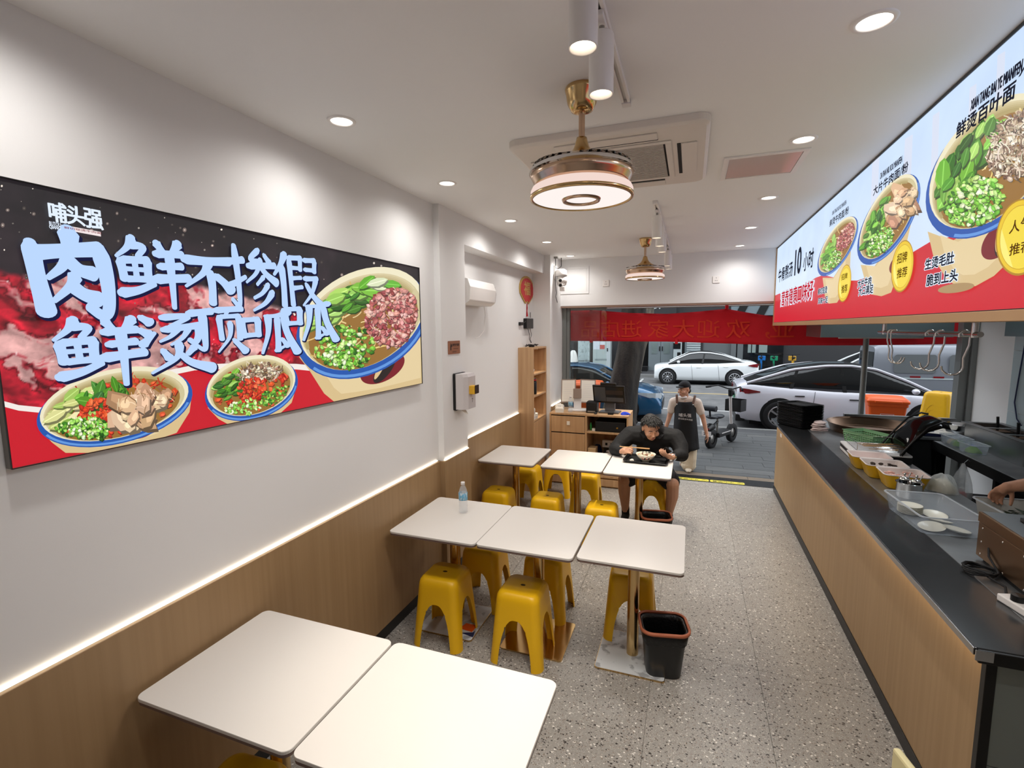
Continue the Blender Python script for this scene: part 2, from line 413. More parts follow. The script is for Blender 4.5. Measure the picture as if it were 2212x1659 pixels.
for y, tilt, lb in spots:
    if first: t = sp0; first = False
    else: t = dup(sp0, (0,0,0))
    t.location = (XT, y, ZC); t.rotation_euler = (0, 0, 0); t['label'] = lb; t['group'] = 'cylinder spotlights on the tracks'
    area_spot('track_lamp', (XT, y, ZC-0.215), 58, 62, 0.55, (1,0.91,0.78), 0.03, (tilt*1.2, tilt*2, 0))
# ceiling fans with lamp
def blade_pts(a0, a1, r0, r1, z0):
    return [[(r*math.cos(a), r*math.sin(a), z0+0.012*k) for k, a in enumerate((a0, (a0+a1)/2, a1))] for r in (r0, (r0+r1)/2, r1)]
def make_fan(label):
    t = thing('ceiling_fan', label, 'ceiling fan', (0,0,0), group='ceiling fans with lamp')
    MB().lathe([(0.064,0),(0.068,-0.008),(0.066,-0.018),(0.064,-0.02),(0.058,-0.06),(0.043,-0.088),(0.03,-0.094),(0.012,-0.094)], n=36).build('canopy', 'gold', t)
    MB().cyl((0,0,-0.09), (0,0,-0.2), 0.0125, n=18).build('down_rod', 'rose_gold', t)
    MB().lathe([(0.012,-0.188),(0.021,-0.191),(0.024,-0.206),(0.031,-0.228),(0.046,-0.25),(0.068,-0.268),(0.092,-0.283),(0.095,-0.335)], n=36).build('motor_cover', 'gold', t)
    for k in range(4):
        b = MB(); rows = []
        a0 = R(90*k+10)
        for i in range(9):
            a = a0 + R(80)*i/8
            w = math.sin(math.pi*min(1, (i+0.6)/8.6))**0.5
            rows.append([((0.20-0.045*w+0.045*w*q)*math.cos(a)*1.0, (0.20-0.045*w+0.045*w*q)*math.sin(a), -0.312+0.006*math.sin(math.pi*i/8)+0.004*q) for q in (0, 0.5, 1)])
        for i in range(8):
            for j in range(2): b.add([rows[i][j], rows[i+1][j], rows[i+1][j+1], rows[i][j+1]], [(0,1,2,3)], True)
        o = b.build('blade', 'fan_clear', t); md = o.modifiers.new('s', 'SOLIDIFY'); md.thickness = 0.002
    MB().lathe([(0.10,-0.331),(0.2,-0.332),(0.207,-0.335),(0.199,-0.352),(0.19,-0.370),(0.186,-0.38),(0.12,-0.38)], n=64).build('band', 'rose_gold', t)
    MB().lathe([(0.09,-0.292),(0.15,-0.296),(0.19,-0.304),(0.209,-0.318),(0.212,-0.330)], n=64, cap=False).build('blade_cover', 'fan_clear', t)
    MB().lathe([(0.186,-0.38),(0.2,-0.387),(0.206,-0.400),(0.203,-0.414)], n=56, cap=False).build('upper_diffuser', 'fan_glow_rim', t)
    MB().lathe([(0.2,-0.413),(0.209,-0.417),(0.208,-0.428),(0.198,-0.43),(0.196,-0.42)], n=56, cap=False).build('rim', 'gold', t)
    MB().lathe([(0.0,-0.4285),(0.07,-0.4285),(0.197,-0.4235)], n=56, cap=False).build('diffuser', 'fan_glow', t)
    r = MB().lathe([(0.062,-0.429),(0.066,-0.438),(0.075,-0.438),(0.079,-0.429)], n=40, cap=False).build('inner_ring', 'rose_gold', t)
    return t
pane_mat('fan_clear', (236,230,224))
f1 = make_fan('golden ceiling fan lamp with folded clear blades in front of the air conditioner'); f1.location = (-0.437, 2.03, ZC)
f2 = dup(f1, (-0.488, 5.53, ZC), R(40), 'smaller looking golden ceiling fan lamp near the entrance wall'); f2['label'] = 'golden ceiling fan lamp with folded clear blades near the entrance, below the long track'
for f in (f1, f2):
    l = bpy.data.lights.new('fan_lamp', 'AREA'); l.shape = 'DISK'; l.size = 0.38; l.energy = 9; l.color = (1,0.95,0.9)
    o = bpy.data.objects.new('fan_lamp', l); col.objects.link(o); o.location = (f.location.x, f.location.y, ZC-0.445)
# air conditioner cassette
mat('ac_white', (222,214,204), 0.35); mat('ac_grille', (196,188,178), 0.5); mat('slot', (30,28,27), 0.8)
ac = thing('air_conditioner', 'white square ceiling cassette air conditioner with a slatted grille', 'air conditioner', (-0.43, 2.925, ZC))
o = rrect(-0.485, 0.485, -0.49, 0.49, 0.06, 6)
def sc2(o, k): return [(x*k, y*k) for x, y in o]
MB().loft([[(x,y,-0.0005) for x,y in o], [(x,y,-0.03) for x,y in o], [(x,y,-0.04) for x,y in sc2(o,0.965)]], True, True, False).build('panel', 'ac_white', ac, bevel=0.004)
gr = MB()
for k in range(30):
    y = -0.27 + 0.54*k/29; gr.box(-0.27, 0.27, y-0.0045, y+0.0045, -0.048, -0.041)
gr.box(-0.004, 0.004, -0.27, 0.27, -0.05, -0.041)
g = gr.build('grille', 'ac_grille', ac)
MB().box(-0.285, 0.285, -0.285, 0.285, -0.0412, -0.0405).build('intake', 'slot', ac)
fr = MB(); 
for a, b, c_, d in ((-0.31,0.31,0.28,0.31), (-0.31,0.31,-0.31,-0.28), (-0.31,-0.28,-0.28,0.28), (0.28,0.31,-0.28,0.28)): fr.box(a, b, c_, d, -0.047, -0.0405)
fr.build('grille_frame', 'ac_white', ac, bevel=0.002)
for k in range(4):
    m = Matrix.Rotation(R(90*k), 4, 'Z')
    f = MB().box(-0.25, 0.25, 0.355, 0.43, -0.047, -0.0405, m=m).build('louvre', 'ac_white', ac, bevel=0.002)
    s = MB().box(-0.25, 0.25, 0.335, 0.353, -0.0425, -0.0402, m=m).build('air_slot', 'slot', ac)
MB().box(-0.05, 0.02, -0.300, -0.292, -0.0478, -0.0472).build('maker_mark', 'slot', ac)
# ================================================================ tables
mat('table_top', (222,217,210), 0.32); mat('table_edge', (120,98,90), 0.5)
mat('film', (196,200,202), 0.35, vary=((14,14,14), (150,152,154), 0.55, 0.62))
def make_table(w, d, base='gold'):
    t = thing('table', '', 'table', (0,0,0))
    o = rrect(-w/2, w/2, -d/2, d/2, 0.03, 6)
    MB().loft([[(x,y,0.7385) for x,y in o], [(x,y,0.748) for x,y in o], [(x,y,0.75) for x,y in sc2(o,0.997)]], True, True, False).build('table_top', 'table_top', t)
    MB().prism(sc2(o,0.995), 0.726, 0.7384).build('underlay', 'table_edge', t)
    MB().box(-0.14, 0.14, -0.14, 0.14, 0.716, 0.7255).build('mounting_plate', 'black_trim', t, bevel=0.002)
    MB().cyl((0,0,0.0105), (0,0,0.7155), 0.036, n=28).build('pole', 'gold', t)
    b = rrect(-0.205, 0.205, -0.205, 0.205, 0.02, 5)
    p = MB().prism(b, 0.0005, 0.010).build('base_plate', 'gold', t, bevel=0.002)
    if base == 'film':
        MB().prism(sc2(b,0.985), 0.0101, 0.0109).build('protective_film', 'film', t, label='printed protective film')
    return t
tb = [(-1.483, 1.331, 0.70, 0.583, 'gold', 'white table pushed against the wood wainscot, first in the row with two tables'),
      (-0.772, 1.331, 0.70, 0.583, 'gold', 'white table at the aisle end of the row with two tables'),
      (-1.502, 2.915, 0.61, 0.69, 'film', 'white table with a water bottle on it beside the wainscot'),
      (-0.893, 2.922, 0.60, 0.69, 'gold', 'empty white middle table between the bottle table and the bin table'),
      (-0.286, 2.946, 0.585, 0.675, 'film', 'white table at the aisle with a black waste bin beside its pole'),
      (-1.670, 4.66, 0.58, 0.68, 'gold', 'white table standing in the niche in front of the tall cabinet'),
      (-1.018, 4.66, 0.585, 0.68, 'gold', 'empty white table between the niche table and the eating man'),
      (-0.418, 4.64, 0.59, 0.68, 'gold', 'white table carrying the black tray at which the man eats')]
protos = {}
for x, y, w, d, b, lb in tb:
    t = make_table(w, d, b); t.location = (x, y, 0); t['label'] = lb; t['group'] = 'white dining tables'
# film print on the bottle table's base
t = thing('film_print', 'orange and blue corner print on the film under the bottle table', 'sticker', (-1.40, 2.83, 0.0112))
MB().add([(-0.03,-0.02,0),(0.07,-0.03,0),(0.075,0.05,0),(-0.01,0.05,0)], [(0,1,2,3)]).build('orange_print', 'orange_plastic', t)
mat('navy', (24,32,70), 0.5)
MB().add([(0.0,-0.06,0),(0.1,-0.08,0),(0.085,-0.01,0),(0.075,-0.03,0)], [(0,1,2,3)]).build('blue_print', 'navy', t)
# ================================================================ yellow stools
def make_stool():
    t = thing('stool', '', 'stool', (0,0,0))
    HT, ARCH, ZS = 0.452, 0.295, 0.24
    nq = 12
    cols = []     # (side s in -1..1 along the side, or corner angle, zmin)
    p = 2.6
    side = []
    hw = 0.70     # arch half width as fraction of half side (at floor)
    for k in range(2*nq+1):
        th = -math.pi/2 + math.pi*k/(2*nq)
        s = hw*math.copysign(abs(math.sin(th))**(2/p), th); z = ARCH*abs(math.cos(th))**(2/p)
        side.append((s, z))
    def ring_pt(i, s, z):
        """point at height z on side i at fraction s (-1..1), |s|>0.72 bends round the corner"""
        f = (z/HT)
        half = 0.172 - 0.037*f
        if z > HT-0.05:
            q = (z-(HT-0.05))/0.05; half -= 0.028*(1-math.sqrt(max(0,1-q*q)))
        rc = 0.05
        L = half-rc; 
        a = abs(s)
        sv = hw
        if a <= sv: x, y = s/sv*(L-0.012)*1.0, -half
        else:
            u = (a-sv)/(1-sv)           # 0..1 -> to corner middle
            if u < 0.3: x, y = math.copysign((L-0.012)+(0.012)*u/0.3, s), -half
            else:
                ang = R(45)*(u-0.3)/0.7
                x, y = math.copysign(L+rc*math.sin(ang), s), -L-rc*math.cos(ang)
        return Matrix.Rotation(R(90*i), 3, 'Z') @ Vector((x, y, z))
    colsp = [(-1+ (1-hw)*k/6, 0.0) for k in range(6)] + side + [(hw+(1-hw)*k/6, 0.0) for k in range(1, 6)]
    allc = [(i, s, z) for i in range(4) for s, z in colsp]
    n = len(allc)
    seat = MB(); zt = [HT-0.05+0.05*math.sin(R(90*k/6)) for k in range(7)]
    rows = []
    for i, s, zm in allc:
        z0 = max(zm, ZS); lv = [z0+(HT-0.05-z0)*k/3 for k in range(3)] + zt
        rows.append([ring_pt(i, s, z) for z in lv])
    m = len(rows[0])
    for a in range(n):
        b = (a+1) % n
        for k in range(m-1): seat.add([rows[a][k], rows[b][k], rows[b][k+1], rows[a][k+1]], [(0,1,2,3)], True)
    top = [r[-1] for r in rows]
    inner = [Vector((q.x*0.5, q.y*0.5, HT-0.0015)) for q in top]; c0 = [Vector((q.x*0.12, q.y*0.12, HT-0.003)) for q in top]
    for a in range(n):
        b = (a+1) % n
        seat.add([top[a], top[b], inner[b], inner[a]], [(0,1,2,3)], True); seat.add([inner[a], inner[b], c0[b], c0[a]], [(0,1,2,3)], True)
    seat.add(c0, [tuple(range(n))], True)
    o = seat.build('seat', 'yellow_plastic', t, clean='weld'); md = o.modifiers.new('s', 'SOLIDIFY'); md.thickness = 0.005; md.offset = -1; es = o.modifiers.new('e', 'EDGE_SPLIT'); es.split_angle = R(50)
    hole = [(0.016*math.cos(R(20*k)), 0.011*math.sin(R(20*k)), HT-0.0022) for k in range(18)]
    MB().add(hole, [tuple(range(18))]).build('grip_hole', 'dark_hole', t)
    mid = len(colsp)
    for i in range(4):       # four legs, each round one corner
        leg = MB(); seq = []
        for j in range(nq+6, mid): seq.append(((i-1) % 4, *colsp[j]))
        for j in range(0, nq+7): seq.append((i, *colsp[j]))
        seq = [q for q in seq if q[2] < ZS]
        rr = [[ring_pt(a, s, zm+(ZS-zm)*k/5) for k in range(6)] for a, s, zm in seq]
        for a in range(len(rr)-1):
            for k in range(5): leg.add([rr[a][k], rr[a+1][k], rr[a+1][k+1], rr[a][k+1]], [(0,1,2,3)], True)
        o = leg.build('leg', 'yellow_plastic', t, clean='weld'); md = o.modifiers.new('s', 'SOLIDIFY'); md.thickness = 0.005; md.offset = -1; es = o.modifiers.new('e', 'EDGE_SPLIT'); es.split_angle = R(50)
    return t
st0 = make_stool(); first = True
stl = [(-1.487, 2.735, 0.02, 'yellow plastic stool before the bottle table, next to the wainscot'), (-0.942, 2.742, -0.02, 'yellow plastic stool on the golden base plate side of the empty middle table'),
       (-1.405, 3.215, 0.05, 'yellow plastic stool tucked behind the bottle table'), (-0.925, 3.235, -0.03, 'yellow plastic stool tucked behind the empty middle table'),
       (-0.325, 3.19, 0.06, 'yellow plastic stool behind the pole of the table with the black waste bin'),
       (-1.765, 4.40, 0.0, 'yellow plastic stool before the niche table'), (-1.252, 4.385, 0.03, 'yellow plastic stool before the empty table beside the eating man'),
       (-0.715, 4.30, 0.04, 'brightly lit yellow plastic stool before the table of the eating man'),
       (-1.745, 5.27, 0.0, 'yellow plastic stool behind the niche table'), (-1.05, 5.26, 0.03, 'yellow plastic stool behind the empty table beside the eating man'),
       (-1.50, 5.72, 0.1, 'yellow plastic stool close to the drawer of the cash desk'), (-0.345, 5.29, 0.05, 'yellow plastic stool the eating man sits on'),
       (-1.47, 1.12, 0.08, 'yellow plastic stool under the front of the table pushed against the wainscot')]
for x, y, rz, lb in stl:
    if first: t = st0; first = False
    else: t = dup(st0, (0,0,0))
    t.location = (x, y, 0.0 if not (abs(x+0.3)<.15 and 2.7<y<3.3) else 0.0); t.rotation_euler = (0,0,rz); t['label'] = lb; t['group'] = 'yellow plastic stools'
# ================================================================ waste bins
mat('bag_black', (12,12,13), 0.35, bump=(60,0.5))
def make_bin(label, loc, rz):
    t = thing('waste_bin', label, 'waste bin', loc, rz, 'waste bins beside the tables')
    def rg(w, d, z, r=0.05): return [(x,y,z) for x,y in rrect(-w/2, w/2, -d/2, d/2, r, 6)]
    MB().loft([rg(.19,.15,.001), rg(.2,.16,.01), rg(.245,.205,.275), rg(.25,.21,.29)], True, False).build('body', 'black_plastic', t)
    bg_ = MB(); rings = []
    for w, d, z in ((.252,.212,.22), (.256,.216,.25), (.262,.222,.292), (.235,.195,.296), (.225,.185,.27), (.19,.15,.12), (.17,.13,.05)):
        rings.append([(x+random.uniform(-.003,.003), y+random.uniform(-.003,.003), z+random.uniform(-.006,.006)*(z<.26)) for x,y,z in rg(w,d,z)])
    bg_.loft(rings, False, True).build('bin_bag', 'bag_black', t)
    rings = [rg(.262,.222,.286,.06), rg(.286,.246,.289,.07), rg(.288,.248,.304,.07), rg(.266,.226,.308,.06), rg(.258,.218,.300,.055)]
    MB().loft(rings, False, False).build('rim', 'terracotta', t, label='terracotta coloured rim ring')
    MB().box(.12,.152,-.03,.03,.27,.291).build('clip', 'black_plastic', t, bevel=.004)
    return t
make_bin('black waste bin with terracotta rim beside the aisle table of the bottle row', (-0.10, 2.86, 0), R(12))
make_bin('black waste bin with terracotta rim at the feet of the eating man', (-0.255, 4.60, 0), R(10))
# ================================================================ water bottle
def make_bottle(label, loc, s=1.0, group=None):
    t = thing('water_bottle', label, 'bottle', loc, 0, group)
    prof = [(0.0,.002),(.026,.002),(.031,.008),(.031,.03),(.029,.036),(.031,.042),(.031,.06),(.029,.066),(.031,.072),(.031,.15),(.028,.165),(.018,.19),(.0125,.2),(.0125,.205)]
    MB().lathe([(r*s,z*s) for r,z in prof], n=24).build('bottle_body', 'bottle_pet', t)
    MB().lathe([(.0305*s,.095*s),(.0318*s,.096*s),(.0318*s,.148*s),(.0305*s,.149*s)], n=24, cap=False).build('label_band', 'bottle_label', t)
    MB().lathe([(.0,.224*s),(.0135*s,.224*s),(.0145*s,.221*s),(.0145*s,.205*s),(.0,.205*s)], n=20, cap=False).build('cap', 'white_plastic', t)
    return t
thin_plastic('bottle_pet', (220,228,234), 0.25, 0.06)
mat('bottle_label', (120,190,225), 0.3, trans=0.4, ior=1.1, vary=((60,60,30),(235,242,246),0.45,0.55))
q = at_z(1001, 1107, 0.75); make_bottle('small clear water bottle with a blue label standing on the white table', (q.x, q.y, 0.7505), 1.0)
# ================================================================ printed light boxes
print_mat('print_lit', 0.95)
print_mat('print_lit2', 0.95)
def clip_poly(pts, a0, a1, b0, b1):
    def cl(p, ax, v, sg):
        out = []
        for i in range(len(p)):
            A, B = p[i-1], p[i]; ia, ib = sg*(A[ax]-v) <= 0, sg*(B[ax]-v) <= 0
            if ia != ib:
                t = (v-A[ax])/(B[ax]-A[ax]); out.append((A[0]+(B[0]-A[0])*t, A[1]+(B[1]-A[1])*t))
            if ib: out.append(B)
        return out
    for ax, v, sg in ((0,a0,-1),(0,a1,1),(1,b0,-1),(1,b1,1)):
        if len(pts) < 3: return []
        pts = cl(pts, ax, v, sg)
    return pts
class Painter:
    """lays flat ink shapes, one over the other, on the plane x = X inside a sheet rectangle"""
    def __init__(s, X, sg, y0, y1, z0, z1): s.X, s.sg, s.b, s.mb, s.n = X, sg, (y0,y1,z0,z1), MB(), 0
    def plane(s, px): q = at_x(px[0], px[1], s.X); return (q.y, q.z)
    def shape(s, pts, c):                        # pts already on the sheet (y,z)
        p = clip_poly(pts, *s.b)
        if len(p) < 3: return
        s.n += 1; x = s.X + s.sg*(0.0004+s.n*1.2e-6)
        if s.sg < 0: p = p[::-1]
        s.mb.add([(x,a,b) for a,b in p], [tuple(range(len(p)))], False, c)
    def px(s, pts, c): s.shape([s.plane(p) for p in pts], c)
    def ell(s, cx, cy, a, b, rot, c, a0=0, a1=360, n=44):
        s.px(epts(cx, cy, a, b, rot, a0, a1, n), c)
def epts(cx, cy, a, b, rot, a0=0, a1=360, n=44):
    cr, sr = math.cos(R(rot)), math.sin(R(rot)); out = []
    for k in range(n if a1-a0 >= 360 else n+1):
        t = R(a0+(a1-a0)*k/n); x, y = a*math.cos(t), b*math.sin(t); out.append((cx+x*cr-y*sr, cy+x*sr+y*cr))
    return out
def jit(c, d, rnd): 
    k = rnd.uniform(-d, d); return tuple(max(0, min(255, v+k+rnd.uniform(-d*.3,d*.3))) for v in c)
def shards(P, rnd, B, u0, v0, ru, rv, n, cols, kind, size, ang=None, spread=60):
    if kind == 'chunk' and size < 15: n, size = int(n*1.7), size*.78
    """toppings: n little ink shapes inside the sub-ellipse (u0,v0,ru,rv) of bowl ellipse B"""
    cx, cy, a, b, rot = B; cr, sr = math.cos(R(rot)), math.sin(R(rot))
    for i in range(n):
        t, r = rnd.uniform(0, 2*math.pi), math.sqrt(rnd.random())
        u, v = u0+ru*r*math.cos(t), v0+rv*r*math.sin(t)
        if u*u+v*v > 0.74: continue
        x, y = u*a, v*b; X, Y = cx+x*cr-y*sr, cy+x*sr+y*cr
        q = R(rnd.uniform(0,360) if ang is None else ang+rnd.uniform(-spread,spread)); s = size*rnd.uniform(.6,1.3)
        c = jit(rnd.choice(cols), 18, rnd); cq, sq = math.cos(q), math.sin(q)
        def T(pl): return [(X+px*cq-py*sq, Y+px*sq+py*cq) for px, py in pl]
        if kind == 'leaf':
            w = s*rnd.uniform(.3,.5)
            pl = [(-s,0),(-s*.5,-w*.8),(s*.1,-w),(s*.7,-w*.6),(s,0),(s*.6,w*.7),(0,w),(-s*.6,w*.6)]
            P.px([(x+s*.10,y+s*.16) for x,y in T(pl)], tuple(v_*.55 for v_ in c)); P.px(T(pl), c)
            P.px(T([(-s*.8,-w*.08),(s*.8,-w*.12),(s*.8,w*.05),(-s*.8,w*.1)]), tuple(min(255,v_+38) for v_ in c))
        elif kind == 'chunk':
            m_ = rnd.randint(5,8); pl = [(s*rnd.uniform(.6,1)*math.cos(2*math.pi*k/m_), s*.7*rnd.uniform(.6,1)*math.sin(2*math.pi*k/m_)) for k in range(m_)]
            P.px([(x+s*.12,y+s*.2) for x,y in T(pl)], tuple(v_*.5 for v_ in c)); P.px(T(pl), c)
            P.px(T([(px*.55-s*.1,py*.5-s*.12) for px,py in pl]), tuple(min(255,v_*1.12+12) for v_ in c))
        else:
            bend = rnd.uniform(-.8,.8); w = s*.1; up = []; dn = []
            for k in range(6):
                f = k/5-.5; yy = bend*s*(f*f*2); up.append((f*2*s, yy-w)); dn.append((f*2*s, yy+w))
            P.px(T(up+dn[::-1]), c)
def bowl(P, rnd, B, body, tops, rim=(28,84,170), rimw=0.085, decor=True, low=(8,172)):
    cx, cy, a, b, rot = B
    if body:
        P.px(body, (214,188,138))
        n = len(body); m_ = (sum(p[0] for p in body)/n, sum(p[1] for p in body)/n)
        P.px([((p[0]*.72+m_[0]*.28)-a*.03, (p[1]*.72+m_[1]*.28)) for p in body], (226,204,158))
        if decor:
            sz = b*.42
            X, Y = m_[0]+a*.22, m_[1]-b*.10
            P.px(epts(X, Y, sz*1.15, sz*.62, rot), (120,20,34)); P.px(epts(X+sz*.1, Y+sz*.05, sz*.8, sz*.3, rot-25), (34,24,24))
            P.px(epts(X-sz*.1, Y, sz*.6, sz*.12, rot-35), (222,190,140))
    P.ell(cx, cy, a, b, rot, rim)
    P.ell(cx-b*.012, cy-b*rimw*1.15, a*(1-rimw*.55), b*(1-rimw*.75), rot, (236,228,196))
    P.ell(cx, cy-b*rimw*.4, a*.90, b*.86, rot, (206,194,150))
    P.ell(cx, cy+b*.03, a*.84, b*.79, rot, (150,112,52))
    for k in range(5): P.px(epts(cx-a*.02, cy-b*.06+b*.02*k, a*(.895-.012*k), b*(.85-.014*k), rot, 185, 355, 24), (214-10*k,200-11*k,158-14*k))
    P.ell(cx, cy+b*.05, a*.82, b*.76, rot, (150,108,48)); P.px(epts(cx, cy-b*.0, a*.985, b*.965, rot, 20, 160, 20)+epts(cx, cy-b*.02, a*.955, b*.93, rot, 20, 160, 20)[::-1], (96,150,220))
    B2 = (cx, cy, a*.94, b*.92, rot)
    for k in tops: shards(P, rnd, B2, *k)
GREEN = [(92,158,44),(126,190,62),(58,120,30),(160,206,96),(40,96,24)]
BRIGHT = [(150,210,90),(196,228,140),(104,176,50),(222,236,190)]
RAW = [(176,96,92),(204,138,128),(148,66,66),(222,172,158)]
TRIPE = [(196,176,150),(150,122,98),(228,214,192),(104,80,62)]
SLICE = [(206,168,130),(184,142,106),(222,192,156)]
CHILI = [(206,60,30),(226,92,50),(176,34,20)]
NOOD = [(236,214,150),(222,190,116)]
def raster(X, sg, y0, y1, z0, z1, ny, nz, fn, name, m, parent):
    ys = np.linspace(y0, y1, ny); zs = np.linspace(z0, z1, nz)
    Y, Z = np.meshgrid(ys, zs, indexing='ij')
    C = fn((Y-y0)/(y1-y0), (Z-z0)/(z1-z0))
    v = np.stack([np.full(Y.size, X), Y.ravel(), Z.ravel()], 1)
    i = np.arange(ny*nz).reshape(ny, nz); q = [i[:-1,:-1].ravel(), i[1:,:-1].ravel(), i[1:,1:].ravel(), i[:-1,1:].ravel()]
    if sg < 0: q = q[::-1]
    f = np.stack(q, 1)
    me = bpy.data.meshes.new(name); me.from_pydata(v.tolist(), [], f.tolist())
    ca = me.color_attributes.new('Col', 'FLOAT_COLOR', 'POINT')
    c = np.clip(C.reshape(-1,3)/255, 0, 1); c = np.where(c <= 0.0404, c/12.92, ((c+0.055)/1.055)**2.4)
    ca.data.foreach_set('color', np.concatenate([c, np.ones((len(c),1))], 1).astype(np.float32).ravel())
    return obj(name, me, m, parent)
def vnoise(u, v, f, seed):
    rs = np.random.RandomState(seed); G = rs.rand(64, 64)
    x, y = u*f, v*f; xi, yi = np.floor(x).astype(int), np.floor(y).astype(int); fx, fy = x-xi, y-yi
    fx, fy = fx*fx*(3-2*fx), fy*fy*(3-2*fy); g = lambda a, b: G[a % 64, b % 64]
    return (g(xi,yi)*(1-fx)+g(xi+1,yi)*fx)*(1-fy)+(g(xi,yi+1)*(1-fx)+g(xi+1,yi+1)*fx)*fy
def fbm(u, v, f, seed, o=5): return sum(vnoise(u, v, f*2**k, seed+k)*0.5**(k+1) for k in range(o))
# ---- lettering on sheets
def lettering(name, body, m, parent, X, sg, BL, TR, off, dil=0.02, slant=0.0, shift=(0,0), sq=0.75, nd=10, hz=None):
    """flat letters on the sheet; dil = stroke thickening as a share of the letter height (sq: less on the vertical)"""
    a = at_x(BL[0], BL[1], X); b = at_x(TR[0], TR[1], X)
    if hz: zc = (a.z+b.z)/2; a.z, b.z = zc-hz/2, zc+hz/2
    me = text_mesh(body, 1.0); me.materials.clear()
    co = np.zeros(len(me.vertices)*3); me.vertices.foreach_get('co', co); co = co.reshape(-1,3)
    lo, hi = co.min(0), co.max(0); g = (co-lo)/np.maximum(hi-lo, 1e-6)
    h = abs(b.z-a.z); r = dil*h; sy = 1 if b.y > a.y else -1
    y = a.y+sy*r+(b.y-a.y-2*sy*r)*g[:,0]; z = a.z+r*sq+(b.z-a.z-2*r*sq)*g[:,1]
    y = y+slant*(z-(a.z+b.z)/2)
    P = np.stack([np.full(len(y), X+sg*off), y+shift[0]*h, z+shift[1]*h], 1)
    fs = [tuple(p.vertices) for p in me.polygons]; nv = len(y); V = []; F = []
    offs = [(0,0)]+[(r*math.cos(2*math.pi*k/nd), r*sq*math.sin(2*math.pi*k/nd)) for k in range(nd)] if dil else [(0,0)]
    for k, (dy, dz) in enumerate(offs):
        V += (P+np.array([sg*k*2e-6, dy, dz])).tolist(); F += [tuple(i+nv*k for i in (f if sg > 0 else f[::-1])) for f in fs]
    bpy.data.meshes.remove(me)
    me = bpy.data.meshes.new('lettering'); me.from_pydata(V, [], F)
    return obj(name, me, m, parent)
# ---- brush lettering: strokes on a 100x100 field, (start width, end width, points)
BRUSH = {
'肉': [(13,14,'12,82 13,45 16,6'),(12,12,'9,70 40,76 86,84'),(15,8,'86,86 90,48 87,12 78,2 64,12'),(17,4,'54,102 52,82 42,60 24,44'),(11,12,'48,66 60,56 74,53'),(12,4,'54,50 46,36 26,18'),(11,13,'48,36 60,27 75,22')],
'鲜': [(10,3,'26,99 18,84 3,70'),(9,5,'20,88 39,87 30,73'),(9,8,'7,66 9,40'),(8,8,'8,66 42,69'),(9,8,'42,70 40,40'),(7,7,'9,40 41,42'),(5,5,'10,54 40,55'),(6,6,'25,67 25,41'),(11,6,'1,20 24,25 47,36'),(10,7,'57,97 65,84'),(12,6,'90,101 78,83'),(9,8,'53,80 93,84'),(8,8,'56,62 90,66'),(11,9,'48,43 99,49'),(11,5,'74,82 73,40 71,2')],
'不': [(14,13,'5,86 50,88 95,93'),(15,4,'54,87 40,62 4,32'),(13,11,'55,66 55,32 52,0'),(11,16,'64,60 80,47 94,31')],
'掺': [(9,8,'1,73 33,79'),(10,5,'19,99 20,42 17,8 5,17'),(9,5,'1,36 35,53'),(8,5,'67,99 48,82 71,81'),(6,9,'77,93 87,81'),(9,8,'41,71 99,77'),(9,3,'69,84 58,62 36,45'),(7,11,'68,72 80,60 99,49'),(7,4,'73,57 57,43'),(8,4,'81,45 66,30 48,21'),(10,3,'89,33 70,14 44,1')],
'假': [(12,4,'26,99 16,78 1,57'),(11,9,'17,75 18,40 16,1'),(8,8,'32,92 59,95'),(9,8,'34,93 34,3'),(8,7,'58,95 56,72'),(7,6,'35,74 56,75'),(7,6,'36,54 56,57'),(8,6,'36,35 57,39'),(8,8,'65,92 91,95'),(9,8,'91,95 88,72'),(7,7,'65,74 88,75'),(9,8,'63,56 93,59'),(10,3,'91,58 78,28 56,3'),(7,13,'66,47 80,24 101,3')],
'烫': [(7,11,'5,95 17,86'),(7,11,'1,74 13,66'),(11,4,'3,47 22,68'),(9,5,'33,94 74,97 44,78'),(9,9,'33,73 89,81'),(11,6,'89,82 86,62 79,50 71,55'),(8,3,'57,76 44,62 28,53'),(8,3,'73,77 60,58 43,47'),(7,10,'29,39 37,25'),(10,6,'78,43 66,30'),(11,3,'55,49 48,24 11,0'),(7,14,'54,31 70,14 101,1')],
'顶': [(12,11,'1,83 41,89'),(13,5,'25,87 25,40 22,11 8,21'),(11,10,'47,91 99,97'),(8,5,'73,94 66,80'),(10,8,'54,79 55,31'),(8,8,'54,78 92,81'),(11,9,'92,82 90,31'),(10,3,'74,67 70,36 46,4'),(8,13,'77,30 98,4')],
'呱': [(11,9,'3,78 6,43'),(9,9,'4,78 32,81'),(10,9,'32,82 30,45'),(9,8,'6,45 31,47'),(12,5,'94,99 68,90 45,88'),(12,4,'51,89 48,50 34,4'),(10,9,'68,88 66,40 64,9'),(9,4,'59,8 79,19'),(7,10,'73,37 83,19'),(10,14,'80,90 85,50 102,3')]}
